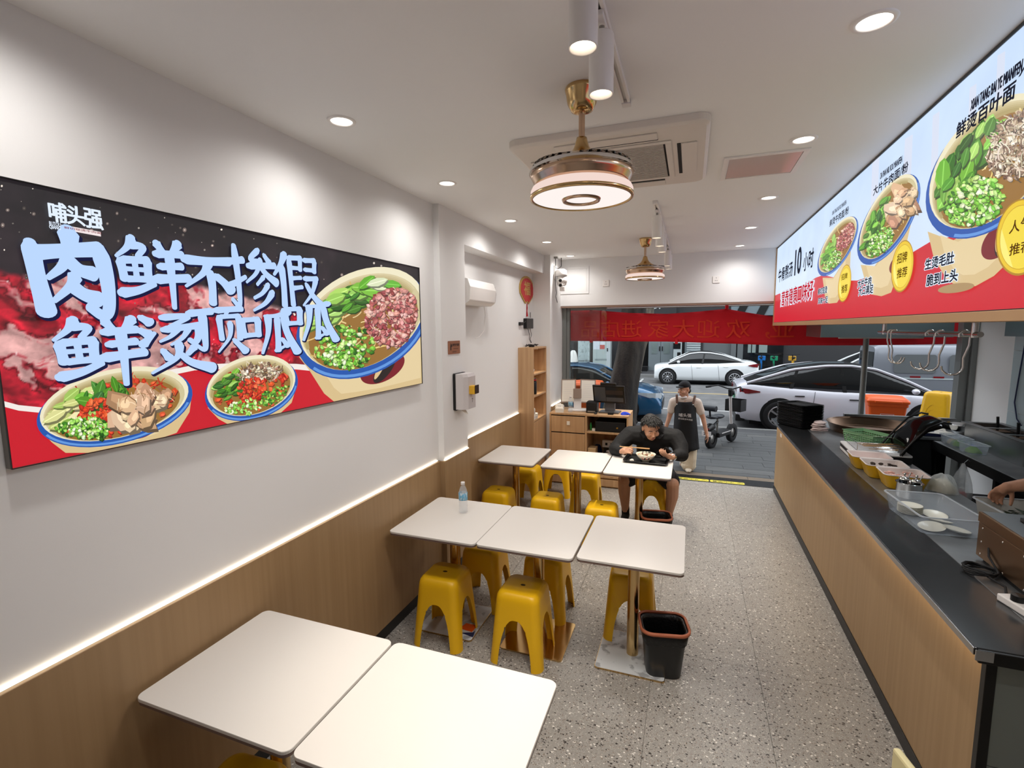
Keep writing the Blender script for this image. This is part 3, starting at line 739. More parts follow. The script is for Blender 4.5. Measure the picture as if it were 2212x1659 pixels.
def brush_letter(name, ch, m, parent, X, sg, BL, TR, off, fat=1.0, shift=(0,0), slant=-.06, grow=0.0):
    a = at_x(BL[0], BL[1], X); b = at_x(TR[0], TR[1], X); h = b.z-a.z; mb = MB(); kk = 0
    def pt(u, v, k): return (X+sg*(off+k*3e-6), a.y+(b.y-a.y)*u/100+slant*h*(v-50)/100+shift[0]*h, a.z+h*v/100+shift[1]*h)
    for w0, w1, ps in BRUSH[ch]:
        P_ = [Vector([float(q) for q in t.split(',')]) for t in ps.split()]; ext = [2*P_[0]-P_[1]]+P_+[2*P_[-1]-P_[-2]]; cur = []
        for i in range(len(P_)-1):
            p0,p1,p2,p3 = ext[i:i+4]
            for j in range(8):
                t = j/8; cur.append(.5*((2*p1)+(p2-p0)*t+(2*p0-5*p1+4*p2-p3)*t*t+(3*p1-p0-3*p2+p3)*t**3))
        cur.append(P_[-1]); n = len(cur); Lf = []; Rt = []; wm = (w0+w1)/2
        for i, p in enumerate(cur):
            f = i/(n-1); d = (cur[min(i+1,n-1)]-cur[max(i-1,0)]).normalized(); nn = Vector((-d.y,d.x))
            w = (w0*(1-f)+w1*f)*(1.06-.16*math.sin(math.pi*f))*.5*fat+grow; w *= min(1, .62+f*5)*(1 if w1 > 5 else 1)
            Lf.append(p+nn*w); Rt.append(p-nn*w)
        for i in range(n-1): mb.add([pt(*q,kk) for q in (Lf[i],Rt[i],Rt[i+1],Lf[i+1])], [(0,1,2,3)])
        for c_, w, dd in ((cur[0],(Lf[0]-Rt[0]).length/2,(cur[0]-cur[1]).normalized()), (cur[-1],(Lf[-1]-Rt[-1]).length/2,(cur[-1]-cur[-2]).normalized())):
            nn = Vector((-dd.y,dd.x)); mb.add([pt(*(c_+nn*w*math.cos(q)+dd*w*.75*math.sin(q)),kk) for q in [math.pi*k/8 for k in range(9)]], [tuple(range(9))])
        kk += 1
    return mb.build(name, m, parent)
# ---- left wall poster
PX = -1.858; PY0, PY1, PZ0, PZ1 = 0.80, 3.135, 1.652, 2.492
po = thing('poster_light_box', 'backlit wall poster with three noodle bowls and large pale blue lettering', 'light box', (0,0,0))
mat('box_side', (120,116,110), 0.5)
MB().box(XL+0.0005, PX-0.0005, PY0, PY1, PZ0, PZ1).build('box', 'box_side', po, bevel=0.002)
bz = MB(); e = 0.003
for a0, a1, b0, b1 in ((PY0,PY1,PZ1-e,PZ1), (PY0,PY1,PZ0,PZ0+e*.5), (PY1-e*.5,PY1,PZ0,PZ1), (PY0,PY0+e*.5,PZ0,PZ1)): bz.box(PX-0.0004, PX+0.0065, a0, a1, b0, b1)
bz.build('bezel', 'black_trim', po)
def poster_bg(u, v):
    U, V = u*2.78, v
    edge = 0.66 + 0.05*np.sin(u*7+.4) + 0.12*(fbm(U, V, 7, 3)-.5)
    meat = np.clip((edge-V)/0.03, 0, 1)[...,None]
    wx, wy = fbm(U,V,6,40)-.5, fbm(U,V,6,50)-.5
    n1 = fbm(U+.5*wx, V*1.3+.5*wy, 5, 11); rid = 1-np.abs(2*fbm(U*1.2+.4*wy, V*2+.6*wx, 9, 21)-1); n2 = fbm(U+.2*wx, V*1.6+U*.4+.2*wy, 22, 61)
    fat = np.clip((n1-.535)/.05, 0, 1)[...,None]
    red = np.array([168,26,42])*(0.30+1.25*n2[...,None])*(.55+.5*rid[...,None]) + np.array([22,2,6])
    fatc = np.array([226,170,166])*(0.62+0.62*n2[...,None])*(.75+.3*rid[...,None])
    m_ = red*(1-fat)+fatc*fat; eg = np.exp(-((n1-.525)/.012)**2)[...,None]; m_ = m_*(1-.45*eg)
    gl = np.clip((fbm(U,V,60,31,2)-.62)/.04,0,1)[...,None]*np.clip((fbm(U,V,12,91)-.48)/.06,0,1)[...,None]; m_ = m_*(1-gl*.8)+np.array([252,232,230])*gl*.8
    dark = np.array([26,22,27])+np.array([60,42,46])*np.clip(fbm(U,V,5,7)-.5,0,1)[...,None]*1.3
    return dark*(1-meat)+m_*meat
raster(PX, 1, PY0+.003, PY1-.003, PZ0+.003, PZ1-.003, 620, 230, poster_bg, 'background_print', 'print_lit', po)
P = Painter(PX, 1, PY0+.003, PY1-.003, PZ0+.003, PZ1-.004); rnd = random.Random(3)
for k in range(170):          # bokeh sparks on the black part
    x, y = rnd.uniform(-40, 905), 0; top = 383+0.2155*max(x,-60); y = rnd.uniform(top+8, top+150+ (60 if x < 300 else 20)); r = rnd.choice([1,1.3,1.6,2.2,3.2,4.4]); 
    g = rnd.uniform(.35,1)
    P.ell(x, y, r, r*rnd.uniform(.8,1.2), 0, (250*g,236*g,222*g) if r < 3 else (150*g,130*g,124*g), n=9)
    if r > 3: P.ell(x, y, r*.4, r*.4, 0, (255*g,240*g,226*g), n=8)
cv = [(-70,856),(-20,868),(40,884),(100,890),(180,872),(300,822),(420,797),(520,793),(640,795),(720,803),(960,806)]
P.px([(x,y-9) for x,y in cv]+[(960,1100),(-70,1100)], (240,232,226))
P.px([(x,y+3) for x,y in cv]+[(960,1100),(-70,1100)], (200,22,40))
BB = (783, 700, 152, 108, -28)
bowl(P, rnd, BB, [(645,770),(668,800),(700,850),(722,868),(770,862),(840,850),(960,820),(960,700),(880,740),(780,800)],
     [(-.1,-.05,.8,.8,60,NOOD,'strand',13), (-.05,-.62,.72,.26,50,GREEN,'leaf',22,-20,25), (.55,-.66,.25,.22,16,BRIGHT,'leaf',20,-10,30), (-.42,.30,.46,.52,120,GREEN,'chunk',9), (-.5,.3,.42,.45,55,BRIGHT,'chunk',8), (.47,.2,.46,.62,330,RAW,'chunk',9.5), (.45,.25,.42,.5,60,[(230,190,176),(120,50,50)],'strand',6)], rimw=.10)
B1 = (246, 880, 172, 79, -13)
bowl(P, rnd, B1, [(84,925),(110,955),(140,978),(200,978),(300,962),(380,935),(408,890),(412,860),(300,930)],
     [(0,0,.85,.8,50,CHILI,'chunk',12), (.1,-.5,.7,.3,40,CHILI,'strand',12), (-.55,-.25,.42,.42,26,[(206,206,132),(150,186,80),(226,220,160)],'leaf',26,-24,20), (-.12,-.45,.3,.3,20,GREEN,'leaf',20), (-.2,.0,.3,.35,60,CHILI,'chunk',11), (-.55,.5,.42,.42,150,GREEN,'chunk',9), (-.55,.5,.40,.4,60,BRIGHT,'chunk',7), (.42,.22,.5,.52,16,SLICE,'chunk',34), (.5,.2,.4,.45,14,SLICE,'chunk',24), (.42,.0,.4,.3,26,[(150,110,76),(236,206,170)],'strand',9)])
B2 = (541, 839, 103, 67, -16)
bowl(P, rnd, B2, [(446,880),(470,905),(490,916),(540,912),(600,896),(628,870),(640,830),(560,895)],
     [(0,0,.85,.8,40,CHILI,'chunk',10), (-.55,-.35,.4,.5,50,GREEN,'leaf',12,-30,40), (.35,-.5,.55,.4,120,TRIPE,'strand',9), (.35,-.5,.5,.35,60,TRIPE,'chunk',7), (0,.05,.32,.4,70,CHILI,'chunk',7), (-.35,.6,.45,.3,70,BRIGHT,'chunk',6), (.5,.5,.42,.32,90,GREEN,'chunk',5)])
P.mb.build('bowl_print', 'print_lit', po)
emis('ink_blue', (186,214,252), 0.95); emis('ink_navy', (30,32,66), 0.95); emis('ink_white', (228,240,255), 0.95); emis('ink_black', (36,38,52), 0.95)
emis('ink_red', (196,30,48), 0.95); emis('ink_maroon', (128,24,40), 0.95); emis('ink_brown', (86,52,26), 0.95)
PO = .0004+P.n*1.2e-6
chars = [('肉',49,507,244,690,1.5), ('鲜',251,526,404,668,1.42), ('不',392,556,500,656,1.45), ('掺',489,541,595,674,1.36), ('假',589,556,690,664,1.3),
         ('鲜',117,685,308,852,1.42), ('烫',300,677,446,812,1.42), ('顶',406,660,525,772,1.3), ('呱',516,670,635,774,1.3), ('呱',608,651,720,744,1.3)]
for ch, x0, y0, x1, y1, bd in chars:
    k = 8 if ch == '肉' else 4
    brush_letter('letter_shadow', ch, 'ink_navy', po, PX, 1, (x0+k,y1-k), (x1-k,y0+k), PO+.0003, bd, (.018,-.024), grow=1.6)
    brush_letter('letter', ch, 'ink_blue', po, PX, 1, (x0+k,y1-k), (x1-k,y0+k), PO+.0005, bd)
for ch, x0, y0, x1, y1 in (('哺',103,441,139,478), ('头',141,449,178,484), ('强',180,456,217,492)):
    lettering('brand_letter', ch, 'ink_white', po, PX, 1, (x0,y1), (x1,y0), PO+.0009, .03)
lettering('brand_small_lettering', 'BUTOU', 'ink_white', po, PX, 1, (103,487), (127,482), PO+.0009, .02)
lettering('brand_small_lettering', 'QIANG', 'ink_white', po, PX, 1, (103,495), (127,490), PO+.0009, .03)
P2 = Painter(PX+PO, 1, PY0, PY1, PZ0, PZ1); P2.px([(132,485),(217,501),(218,511),(132,495)], (240,226,226)); P2.mb.build('slogan_strip', 'print_lit', po)
lettering('slogan_lettering', '鲜切现烫牛肉面', 'ink_maroon', po, PX, 1, (135,494), (215,502), PO+.0012, .02)
# ---- menu light box over the counter
SX = 0.955; SY0, SY1, SZ0, SZ1 = 0.4, 6.79, 2.10, 2.985
me_ = thing('menu_light_box', 'long backlit menu sign with noodle bowls on white and red above the counter', 'light box', (0,0,0))
MB().box(SX+0.0005, SX+0.16, SY0, SY1, SZ0, SZ1+0.012).build('box', 'box_side', me_)
MB().box(SX-0.012, SX+0.17, SY0, SY1+0.008, SZ0-0.04, SZ0-0.004).build('lower_frame', 'wood_edge', me_, bevel=.002)
MB().box(SX-0.012, SX+0.17, SY1, SY1+0.008, SZ0-0.004, SZ1+0.012).build('end_frame', 'wood_edge', me_)
MB().box(SX-0.004, SX, SY0, SY1, SZ1, SZ1+0.012).build('upper_frame', 'black_trim', me_)
MB().box(SX-0.003, SX+0.0, SY0, SY1, SZ0-0.004, SZ0-0.0005).build('shadow_gap', 'black_trim', me_)
def menu_bg(u, v):
    base = np.ones(u.shape+(1,))*np.array([206,224,246]) 
    return base + (fbm(u*7, v, 6, 5)[...,None]-.5)*14 + (v[...,None]-.5)*np.array([-10,-4,8])
raster(SX, -1, SY0, SY1, SZ0, SZ1, 120, 24, menu_bg, 'background_print', 'print_lit2', me_)
P = Painter(SX, -1, SY0, SY1, SZ0, SZ1); rnd = random.Random(5)
for k, ch in enumerate(((1950,1972,300,420), (2010,2030,250,400), (2090,2110,190,300), (2150,2172,120,250), (1880,1900,340,470))):  # pale big letters
    P.px([(ch[0],ch[3]),(ch[0]+5,ch[2]),(ch[1],ch[2]-10),(ch[1]-5,ch[3]-14)], (214,222,240))
cv = [(1660,646),(1675,638),(1684,634),(1705,634),(1732,620),(1762,600),(1778,594),(1800,599),(1830,606),(1852,606),(1880,596),(1920,575),(1975,543),(2010,522),(2100,500),(2212,440),(2400,330)]
P.shape([P.plane(p) for p in cv[:-1]]+[(1.6,2.42),(1.0,2.36),(SY0,2.40),(SY0,SZ0),(SY1,SZ0)], (204,26,46))
BM1 = (1810, 532, 73, 29, -60); BM2 = (1921, 474, 110, 47, -60); BM3 = (2150, 360, 185, 110, -48)
grn = lambda k, s: [(-.2,-.5,.6,.36,int(40*k),GREEN,'leaf',22*s,-60,25), (-.55,.25,.42,.55,int(140*k),GREEN,'chunk',9*s), (-.5,.25,.4,.5,int(80*k),BRIGHT,'chunk',8*s)]
bowl(P, rnd, BM1, [(1777,600),(1782,640),(1790,656),(1808,654),(1822,632),(1836,580),(1838,540),(1800,600)], [(0,0,.8,.75,30,NOOD,'strand',6)]+grn(.8,.42)+[(.4,.22,.5,.52,160,RAW,'chunk',4.5)], rimw=.12, decor=True)
bowl(P, rnd, BM2, [(1860,572),(1872,615),(1884,636),(1905,640),(1926,632),(1952,560),(1972,470),(1960,480),(1890,575)], [(0,0,.8,.75,30,NOOD,'strand',9)]+grn(1,.62)+[(.42,.2,.46,.55,12,SLICE,'chunk',24), (.4,.3,.45,.5,10,SLICE,'chunk',18), (.4,.2,.4,.4,16,[(120,84,56),(236,206,170)],'strand',8)], rimw=.12)
bowl(P, rnd, BM3, [(2006,500),(2020,560),(2050,606),(2075,620),(2110,618),(2150,596),(2230,520),(2330,300),(2200,440),(2060,520)], [(0,0,.8,.75,40,NOOD,'strand',15)]+grn(1.2,1.25)+[(.45,.12,.5,.6,230,TRIPE,'chunk',11), (.45,.12,.48,.58,200,TRIPE,'strand',13)], rimw=.10)
P.px(epts(2070, 622, 40, 10, -8), (170,140,96))
for cx, cy, a, b in ((1827,612,13.5,41), (1953,575,23.5,57), (2211,512,54,84)):
    P.ell(cx, cy, a, b, 8, (176,130,20)); P.ell(cx, cy-b*.01, a*.95, b*.95, 8, (232,196,40)); P.ell(cx, cy, a*.84, b*.84, 8, (206,160,24)); P.ell(cx, cy, a*.82, b*.82, 8, (240,214,64))
    P.px(epts(cx, cy, a*.82, b*.82, 8, 100, 190, 10), (250,234,120))
P.mb.build('bowl_print', 'print_lit2', me_)
MO = .0004+P.n*1.2e-6
def ml(body, BL, TR, ink='ink_black', off=.005, dil=.03, name='lettering', **k): return lettering(name, body, ink, me_, SX, -1, BL, TR, off-.0045+MO, dil, **k)
ml('牛骨熬汤', (1682,612), (1715,562)); ml('10', (1717,597), (1735,529), dil=.045); ml('小时', (1736,588), (1761,533))
ml('营养健康口味好', (1686,665), (1763,599), 'ink_white', .0048, .05, sq=1); ml('营养健康口味好', (1689,662), (1760,602), 'ink_red', .0052, .022)
ml('鲜烫牛肉面/粉', (1794,491), (1837,443)); ml('XIAN TANG NIU ROU MIAN/FEN', (1800,460), (1831,437), dil=.03, hz=.03)
ml('大片牛肉面/粉', (1889,424), (1967,345), dil=.035); ml('DA PIAN NIU ROU MIAN/FEN', (1905,381), (1953,342), dil=.04, hz=.034)
ml('鲜烫百叶面', (2069,302), (2203,167), dil=.038); ml('/粉', (2206,168), (2290,82), dil=.038); ml('XIAN TANG BAI YE MIAN/FEN', (2102,229), (2216,138), dil=.05, hz=.04)
for b1, p1, b2, p2 in (('生烫毛肚',((2002,584),(2068,541)),'脆到上头',((2005,619),(2076,578))), ('大片牛肉',((1855,626),(1887,592)),'大口满足',((1857,643),(1891,609))), ('鲜切现烫',((1769,638),(1790,617)),'风味十足',((1769,658),(1791,639)))):
    for bb, pp in ((b1,p1),(b2,p2)):
        hh = .05 if b1 == '大片牛肉' else None; q = (pp[1][0]-pp[0][0])*.03
        ml(bb, (pp[0][0]-q,pp[0][1]+q), (pp[1][0]+q,pp[1][1]-q), 'ink_white', .0052, .12, sq=1, hz=hh and hh+.012); ml(bb, pp[0], pp[1], 'ink_black', .0056, .035, hz=hh)
for w1, w2, (x0, x1), ya, yb, yc, yd in (('招牌','推荐',(1820,1834),606,588,634,613), ('招牌','推荐',(1941,1965),571,541,602,574), ('人气','推荐',(2186,2238),506,462,553,515)):
    ml(w1, (x0,ya), (x1,yb), 'ink_brown', .0056, .02); ml(w2, (x0,yc), (x1,yd), 'ink_brown', .0056, .02)
# ================================================================ things on the left wall
def board(t, name, m, x0, x1, y0, y1, z0, z1, bevel=0.0): return MB().box(x0,x1,y0,y1,z0,z1).build(name, m, t, bevel=bevel)
mat('plaque_brown', (150,98,70), 0.5); mat('ink_dark', (44,26,18), 0.6)
a = at_x(967,737,XP); b = at_x(993,763,XP)
t = thing('notice_plaque', 'small brown notice plaque on the pier above the towel dispenser', 'plaque', (XP, (a.y+b.y)/2, (a.z+b.z)/2))
w, h = b.y-a.y, a.z-b.z
MB().prism(rrect(-w/2,w/2,-h/2,h/2,.006,3), 0.0005, 0.005, 'x').build('board', 'plaque_brown', t)
mb = MB(); mb.ell((.0056,-w*.30,h*.26),(.0004,.006,.007),10,6); mb.box(.0052,.0058,-w*.34,-w*.26,-h*.2,h*.19); mb.box(.0052,.0058,-w*.26,-w*.2,h*.05,h*.25); mb.build('pictogram', 'ink_dark', t)
text('lettering', '请节约用纸', 'ink_dark', t, (.0056, w*.13, h*.16), (R(90),0,R(90)), .026, .03)
text('lettering', '节约用纸 从我做起', 'ink_dark', t, (.0056, w*.12, -h*.10), (R(90),0,R(90)), .011)
text('lettering', '感谢您的配合', 'ink_dark', t, (.0056, 0, -h*.34), (R(90),0,R(90)), .013)
mat('disp_grey', (206,200,200), 0.35); mat('yellow_card', (216,166,40), 0.5)
t = thing('towel_dispenser', 'white paper towel dispenser with a yellow box on its front', 'dispenser', (XP, 3.66, 1.53))
H = 0.155
MB().prism(rrect(-.075,.13,-H,H,.015,3), 0.0005, .02, 'x').build('back_plate', 'black_plastic', t)
out = [(.02,-.07),(.085,-.06),(.115,-.02),(.118,.12),(.02,.125)]
mb = MB(); mb.loft([[(x,y,z) for x,y in out] for z in (-H+.01, H-.03)]+[[(x*.9+.002,y*.97,H-.005) for x,y in out]], True, True, False); mb.build('cover', 'disp_grey', t, bevel=.006, seg=3)
text('mark', '7', 'slot', t, (.1185,.05,-.08), (R(90),0,R(90)), .05)
MB().box(.108,.165,-.005,.07,-.02,.05).build('yellow_box', 'yellow_card', t, bevel=.004)
MB().box(.166,.172,-.002,.068,-.015,.055).build('brown_card', 'ink_dark', t)
MB().add([(.05,-.02,-H-.001),(.09,-.02,-H-.03),(.08,.05,-H-.045),(.05,.05,-H-.001)], [(0,1,2,3)]).build('paper_towel', 'paper', t)
# wall air cleaner in the niche
a = at_x(1003,608,XN); b = at_x(1045,648,XN)
t = thing('air_cleaner', 'white wall mounted air sterilizer with green badge in the niche', 'appliance', (XN, 4.24, 2.39))
prof = [(0.0005,-.12),(.12,-.12),(.165,-.09),(.175,.03),(.15,.10),(.09,.115),(.0005,.115)]
MB().prism([(x,z) for x,z in prof], -.30, .30, 'y').build('housing', 'white_gloss', t, bevel=.012, seg=3)
MB().prism([(.05,-.1),(.168,-.08),(.178,.0),(.166,.07),(.10,.10)], .301, .306, 'y').build('end_cap', 'disp_grey', t)
mat('green_badge', (40,150,70), .4); MB().lathe([(0,.308),(.018,.308),(.018,.3065)], (.13,0,.02), 20, 'y').build('badge', 'green_badge', t)
pts = [(.06,.26,-.10),(.07,.27,-.2),(.05,.29,-.28),(.06,.26,-.36),(.03,.20,-.42),(.006,.16,-.43)]
MB().tube(pts, .003, 6).build('power_cable', 'white_plastic', t)
# fan shaped red ornament
mat('ornament_gold', (196,160,84), .4, .3); mat('ornament_red', (190,30,44), .5, vary=((40,40,40),(206,70,50),.5,.7)); mat('tassel_red', (176,20,34), .8)
q = at_x(1137,631,XN)
t = thing('fan_ornament', 'red and gold fan shaped festive ornament with a tassel above the router', 'ornament', (XN, q.y, q.z))
def fanshape(k):
    o = [(.0,-.12*k),(-.06*k,-.15*k),(-.16*k,-.10*k)]
    for i in range(13): 
        q_ = R(200-220*i/12); o.append((.29*k*math.cos(q_), .17*k*math.sin(q_)+.03*k))
    o.append((.16*k,-.10*k)); o.append((.06*k,-.15*k)); return o
MB().prism(fanshape(1.0), .0005, .012, 'x').build('gold_board', 'ornament_gold', t)
MB().prism(fanshape(.87), .012, .015, 'x').build('red_face', 'ornament_red', t)
text('lettering', '福', 'ornament_gold', t, (.0162,0,.03), (R(90),0,R(90)), .18, .02, scale=(1.5,1,1))
MB().tube([(.008,0,-.14),(.008,.003,-.2),(.008,-.002,-.24),(.008,0,-.31)], [.004,.008,.006,.014], 8).build('tassel', 'tassel_red', t)
# router on the wall with its cables
q = at_x(1138,698,XN)
t = thing('router', 'black network router fixed to the wall under the red ornament', 'router', (XN, q.y, q.z))
MB().box(.0005,.045,-.14,.14,-.07,.06).build('case', 'black_plastic', t, bevel=.006)
MB().cyl((.02,.085,.07),(.02,.085,.14),.004).build('antenna', 'black_plastic', t)
MB().box(.0005,.03,-.33,-.22,-.03,.01).build('power_plug', 'black_plastic', t, bevel=.005)
MB().tube([(.02,-.22,-.01),(.04,-.17,.02),(.04,-.12,-.02),(.03,-.10,-.03)], .004, 6).build('power_cable', 'black_plastic', t)
for k, s in enumerate((-1, 1)):
    MB().tube([(.03,.05*s,-.07),(.05,.04*s,-.15),(.04,.02*s,-.21),(.06,.01*s,-.255)], .0035, 6).build('network_cable', 'black_plastic', t)
# security camera and bracket in the corner
mat('camera_white', (232,228,224), .35)
q = at_y(1200,600,6.45)
t = thing('security_camera', 'white twin lens security camera hanging in the corner by the entrance', 'camera', (-1.75, 6.48, q.z))
MB().box(.0005,.02,-.05,.05,-.02,.16).build('wall_plate', 'camera_white', t, bevel=.004)
MB().lathe([(.0,.09),(.05,.09),(.075,.07),(.08,.02),(.078,-.0),(.0,-.0)], (.09,0,0.02), 24).build('dome', 'camera_white', t)
MB().lathe([(0,.0),(.06,-.005),(.07,-.06),(.055,-.12),(.0,-.14)], (.10,0,0.02), 20, sx=1.05).build('body', 'camera_white', t)
for z, y in ((-.04,-.055), (-.10,-.05)):
    l = MB().cyl((.10,y,z),(.10,y-.03,z-.006),.03,n=18).build('lens_barrel', 'camera_white', t); MB().cyl((.10,y-.0305,z-.006),(.10,y-.034,z-.007),.02,n=16).build('lens', 'black_plastic', l)
MB().box(.085,.15,-.075,-.02,-.18,-.12).build('lamp_block', 'camera_white', t, bevel=.008)
MB().tube([(.02,-.03,.05),(.025,-.05,-.1),(.04,-.05,-.2),(.03,-.05,-.25),(.05,-.045,-.33)], .004, 6).build('cable', 'black_plastic', t)
t = thing('cable_clip', 'black cable loop under the ceiling above the security camera', 'cable', (-1.75, 6.45, 2.93))
MB().tube([(.02,0,.06),(.02,0,-.08),(.06,0,-.09),(.10,0,-.06),(.10,0,.05)], .005, 6).build('loop', 'black_plastic', t); MB().box(.0005,.05,-.02,.02,.045,.068).build('saddle', 'alu', t)
# wall sockets above the entrance
for x, y, lb in ((1309,612,'white wall socket next to the square access panel'), (1547,604,'white wall socket above the entrance near the menu sign')):
    q = at_y(x,y,YF); t = thing('wall_socket', lb, 'socket', (q.x, YF, q.z))
    MB().box(-.043,.043,-.009,-.0005,-.043,.043).build('plate', 'white_gloss', t, bevel=.003)
    mb = MB()
    for dx, dz in ((0,.02),(-.01,-.012),(.01,-.012)): mb.box(dx-.003,dx+.003,-.0095,-.0088,dz-.005,dz+.005)
    mb.build('slots', 'slot', t)
# ================================================================ tall cabinet in the niche
mat('shelf_dark', (96,70,48), .6)
tc = thing('tall_cabinet', 'tall light oak cabinet with three lit open shelves in the niche', 'cabinet', (0,0,0))
CX0, CX1, CY0, CY1, CH = XN+.001, -1.80, 5.68, 6.255, 1.815
def bb(parent, name, m, *b, bevel=.0015): return MB().box(*b).build(name, m, parent, bevel=bevel)
bb(tc, 'side_panel', 'wood_light', CX0, CX1, CY0, CY0+.02, 0, CH); bb(tc, 'side_panel', 'wood_light', CX0, CX1, CY1-.02, CY1, 0, CH)
bb(tc, 'back_panel', 'wood_light', CX0, CX0+.012, CY0+.021, CY1-.021, 0, CH); bb(tc, 'top_panel', 'wood_light', CX0+.013, CX1, CY0+.021, CY1-.021, CH-.02, CH)
shz = [at_x(1154, 808, CX1).z, at_x(1154, 856, CX1).z, at_x(1154, 909, CX1).z]
for z in shz: bb(tc, 'shelf', 'wood_light', CX0+.013, CX1-.002, CY0+.021, CY1-.021, z-.02, z)
bb(tc, 'door', 'wood_light', CX1-.02, CX1+.002, CY0+.022, CY1-.022, .06, shz[2]-.026)
bb(tc, 'plinth', 'wood_light', CX1-.03, CX1-.01, CY0+.022, CY1-.022, 0, .056)
for z in (CH-.02, shz[0]-.02, shz[1]-.02):
    l = MB().cyl((CX1-.06,(CY0+CY1)/2,z-.006),(CX1-.06,(CY0+CY1)/2,z-.0005),.022,n=20).build('cabinet_lamp', 'lamp_warm', tc)
    area_spot('shelf_lamp', (CX1-.06,(CY0+CY1)/2,z-.012), 2.2, 120, .8, (1,.82,.58), .02)
t = thing('thermos', 'black thermos with a red lid ring on the middle cabinet shelf', 'thermos', (-1.87, 5.90, shz[1]+.0005))
MB().lathe([(0,0),(.04,0),(.042,.01),(.042,.15),(.036,.165),(0,.165)], n=20).build('body', 'black_plastic', t); MB().lathe([(.03,.165),(.034,.167),(.034,.20),(.0,.203)], n=20).build('lid', 'black_plastic', t); MB().lathe([(.0365,.175),(.0375,.182),(.0365,.19)], n=20, cap=False).build('ring', 'red', t)
t = thing('small_cup', 'small white cup on the top cabinet shelf', 'cup', (-1.86, 5.80, shz[0]+.0005))
MB().lathe([(0,0),(.025,0),(.034,.05),(.032,.05),(.024,.006),(0,.006)], n=20, cap=False).build('cup_body', 'white_gloss', t)
for k, (dx, dy, z0, w) in enumerate(((0,0,0,.05), (.01,.10,0,.045), (0,.02,.071,.045))):
    t = thing('paper_pack', ('little white paper pack at the front of the lowest cabinet shelf','little white paper pack deeper in the lowest cabinet shelf','little white paper pack lying on top of another in the cabinet')[k], 'pack', (-1.86+dx, 5.76+dy, shz[2]+.0005+z0), .2*k, 'paper packs in the cabinet')
    MB().box(-w,w,-.04,.04,0,.07).build('pack_body', 'paper', t, bevel=.006); MB().box(-w-.0005,w+.0005,-.0405,.0405,.02,.035).build('band', 'disp_grey', t)
t = thing('cable_pile', 'tangle of black cables lying on top of the tall cabinet', 'cable', (-1.9, 5.95, CH))
rn = random.Random(9); 
for k in range(3):
    c_ = rn.uniform(0,6); pts = [(.07*math.cos(c_+i*.8)*rn.uniform(.5,1.2), .2*math.sin(c_+i*.8)*rn.uniform(.4,1.1), .006+.03*abs(math.sin(i*1.7+k))) for i in range(10)]
    MB().tube(pts, .004, 6).build('cable_loop', 'black_plastic', t)
MB().box(-.03,.03,-.05,-.0,.0005,.03).build('adapter', 'black_plastic', t, bevel=.004)
# ================================================================ cash desk
DY0, DY1, DX0, DX1, DH = 6.12, 6.62, -1.72, -0.70, .95
cdk = thing('cash_desk', 'light oak cash desk with drawer, door and open shelves', 'desk', (0,0,0))
bb(cdk, 'desk_top', 'wood_light', DX0, DX1, DY0, DY1, DH-.025, DH); bb(cdk, 'side_panel', 'wood_light', DX0, DX0+.02, DY0, DY1, 0.0, DH-.026)
bb(cdk, 'side_panel', 'wood_light', DX1-.022, DX1, DY0, DY1, 0.0, DH-.026)
xm = -1.235
bb(cdk, 'divider', 'wood_light', xm-.012, xm+.012, DY0, DY1-.02, .06, DH-.026); bb(cdk, 'back_panel', 'wood_light', DX0+.021, DX1-.023, DY1-.015, DY1, .06, DH-.026)
bb(cdk, 'bottom_panel', 'wood_light', DX0+.021, DX1-.023, DY0+.002, DY1-.02, .13, .155)
bb(cdk, 'shelf', 'wood_light', xm+.013, DX1-.023, DY0, DY1-.02, .705, .727); bb(cdk, 'shelf', 'wood_light', xm+.013, DX1-.023, DY0, DY1-.02, .325, .347)
bb(cdk, 'plinth', 'wood_light', DX0+.021, DX1-.023, DY0+.03, DY0+.05, 0, .129)
dr = bb(cdk, 'drawer', 'wood_light', DX0+.024, xm-.015, DY0-.002, DY0+.02, .70, DH-.04); bb(dr, 'pull_tag', 'paper', -1.485,-1.445, DY0-.008, DY0-.0025, .795, .845)
bb(cdk, 'door', 'wood_light', DX0+.024, xm-.015, DY0-.002, DY0+.02, .162, .685)
bb(cdk, 'shadow_gap', 'black_void', DX0+.022, xm-.013, DY0+.021, DY0+.025, .16, DH-.03)
bb(cdk, 'lower_panel', 'wood_light', DX0+.021, DX1-.023, DY0+.004, DY0+.02, .02, .11)
t = thing('till_box', 'black metal till box inside the upper desk shelf', 'till', (-.93, 6.35, .7275)); bb(t, 'case', 'black_plastic', -.19,.19,-.2,.2,0,.13, bevel=.004); MB().cyl((.09,-.2005,.06),(.09,-.206,.06),.012).build('lock', 'chrome', t); bb(t, 'front', 'black_matte', -.185,.185,-.204,-.2005,.012,.118)
t = thing('glue_bottle', 'small green bottle with a white box on the upper desk shelf', 'bottle', (-1.185, 6.2, .7275)); MB().lathe([(0,0),(.013,0),(.013,.07),(.006,.085),(.006,.1),(0,.1)], n=14).build('bottle_body', 'green_badge', t); bb(t, 'box', 'paper', .02,.07,-.03,.02,0,.03)
desk = DH+.0005
def on_desk(px, py): q = at_z(px, py, DH); return (q.x, q.y, desk)
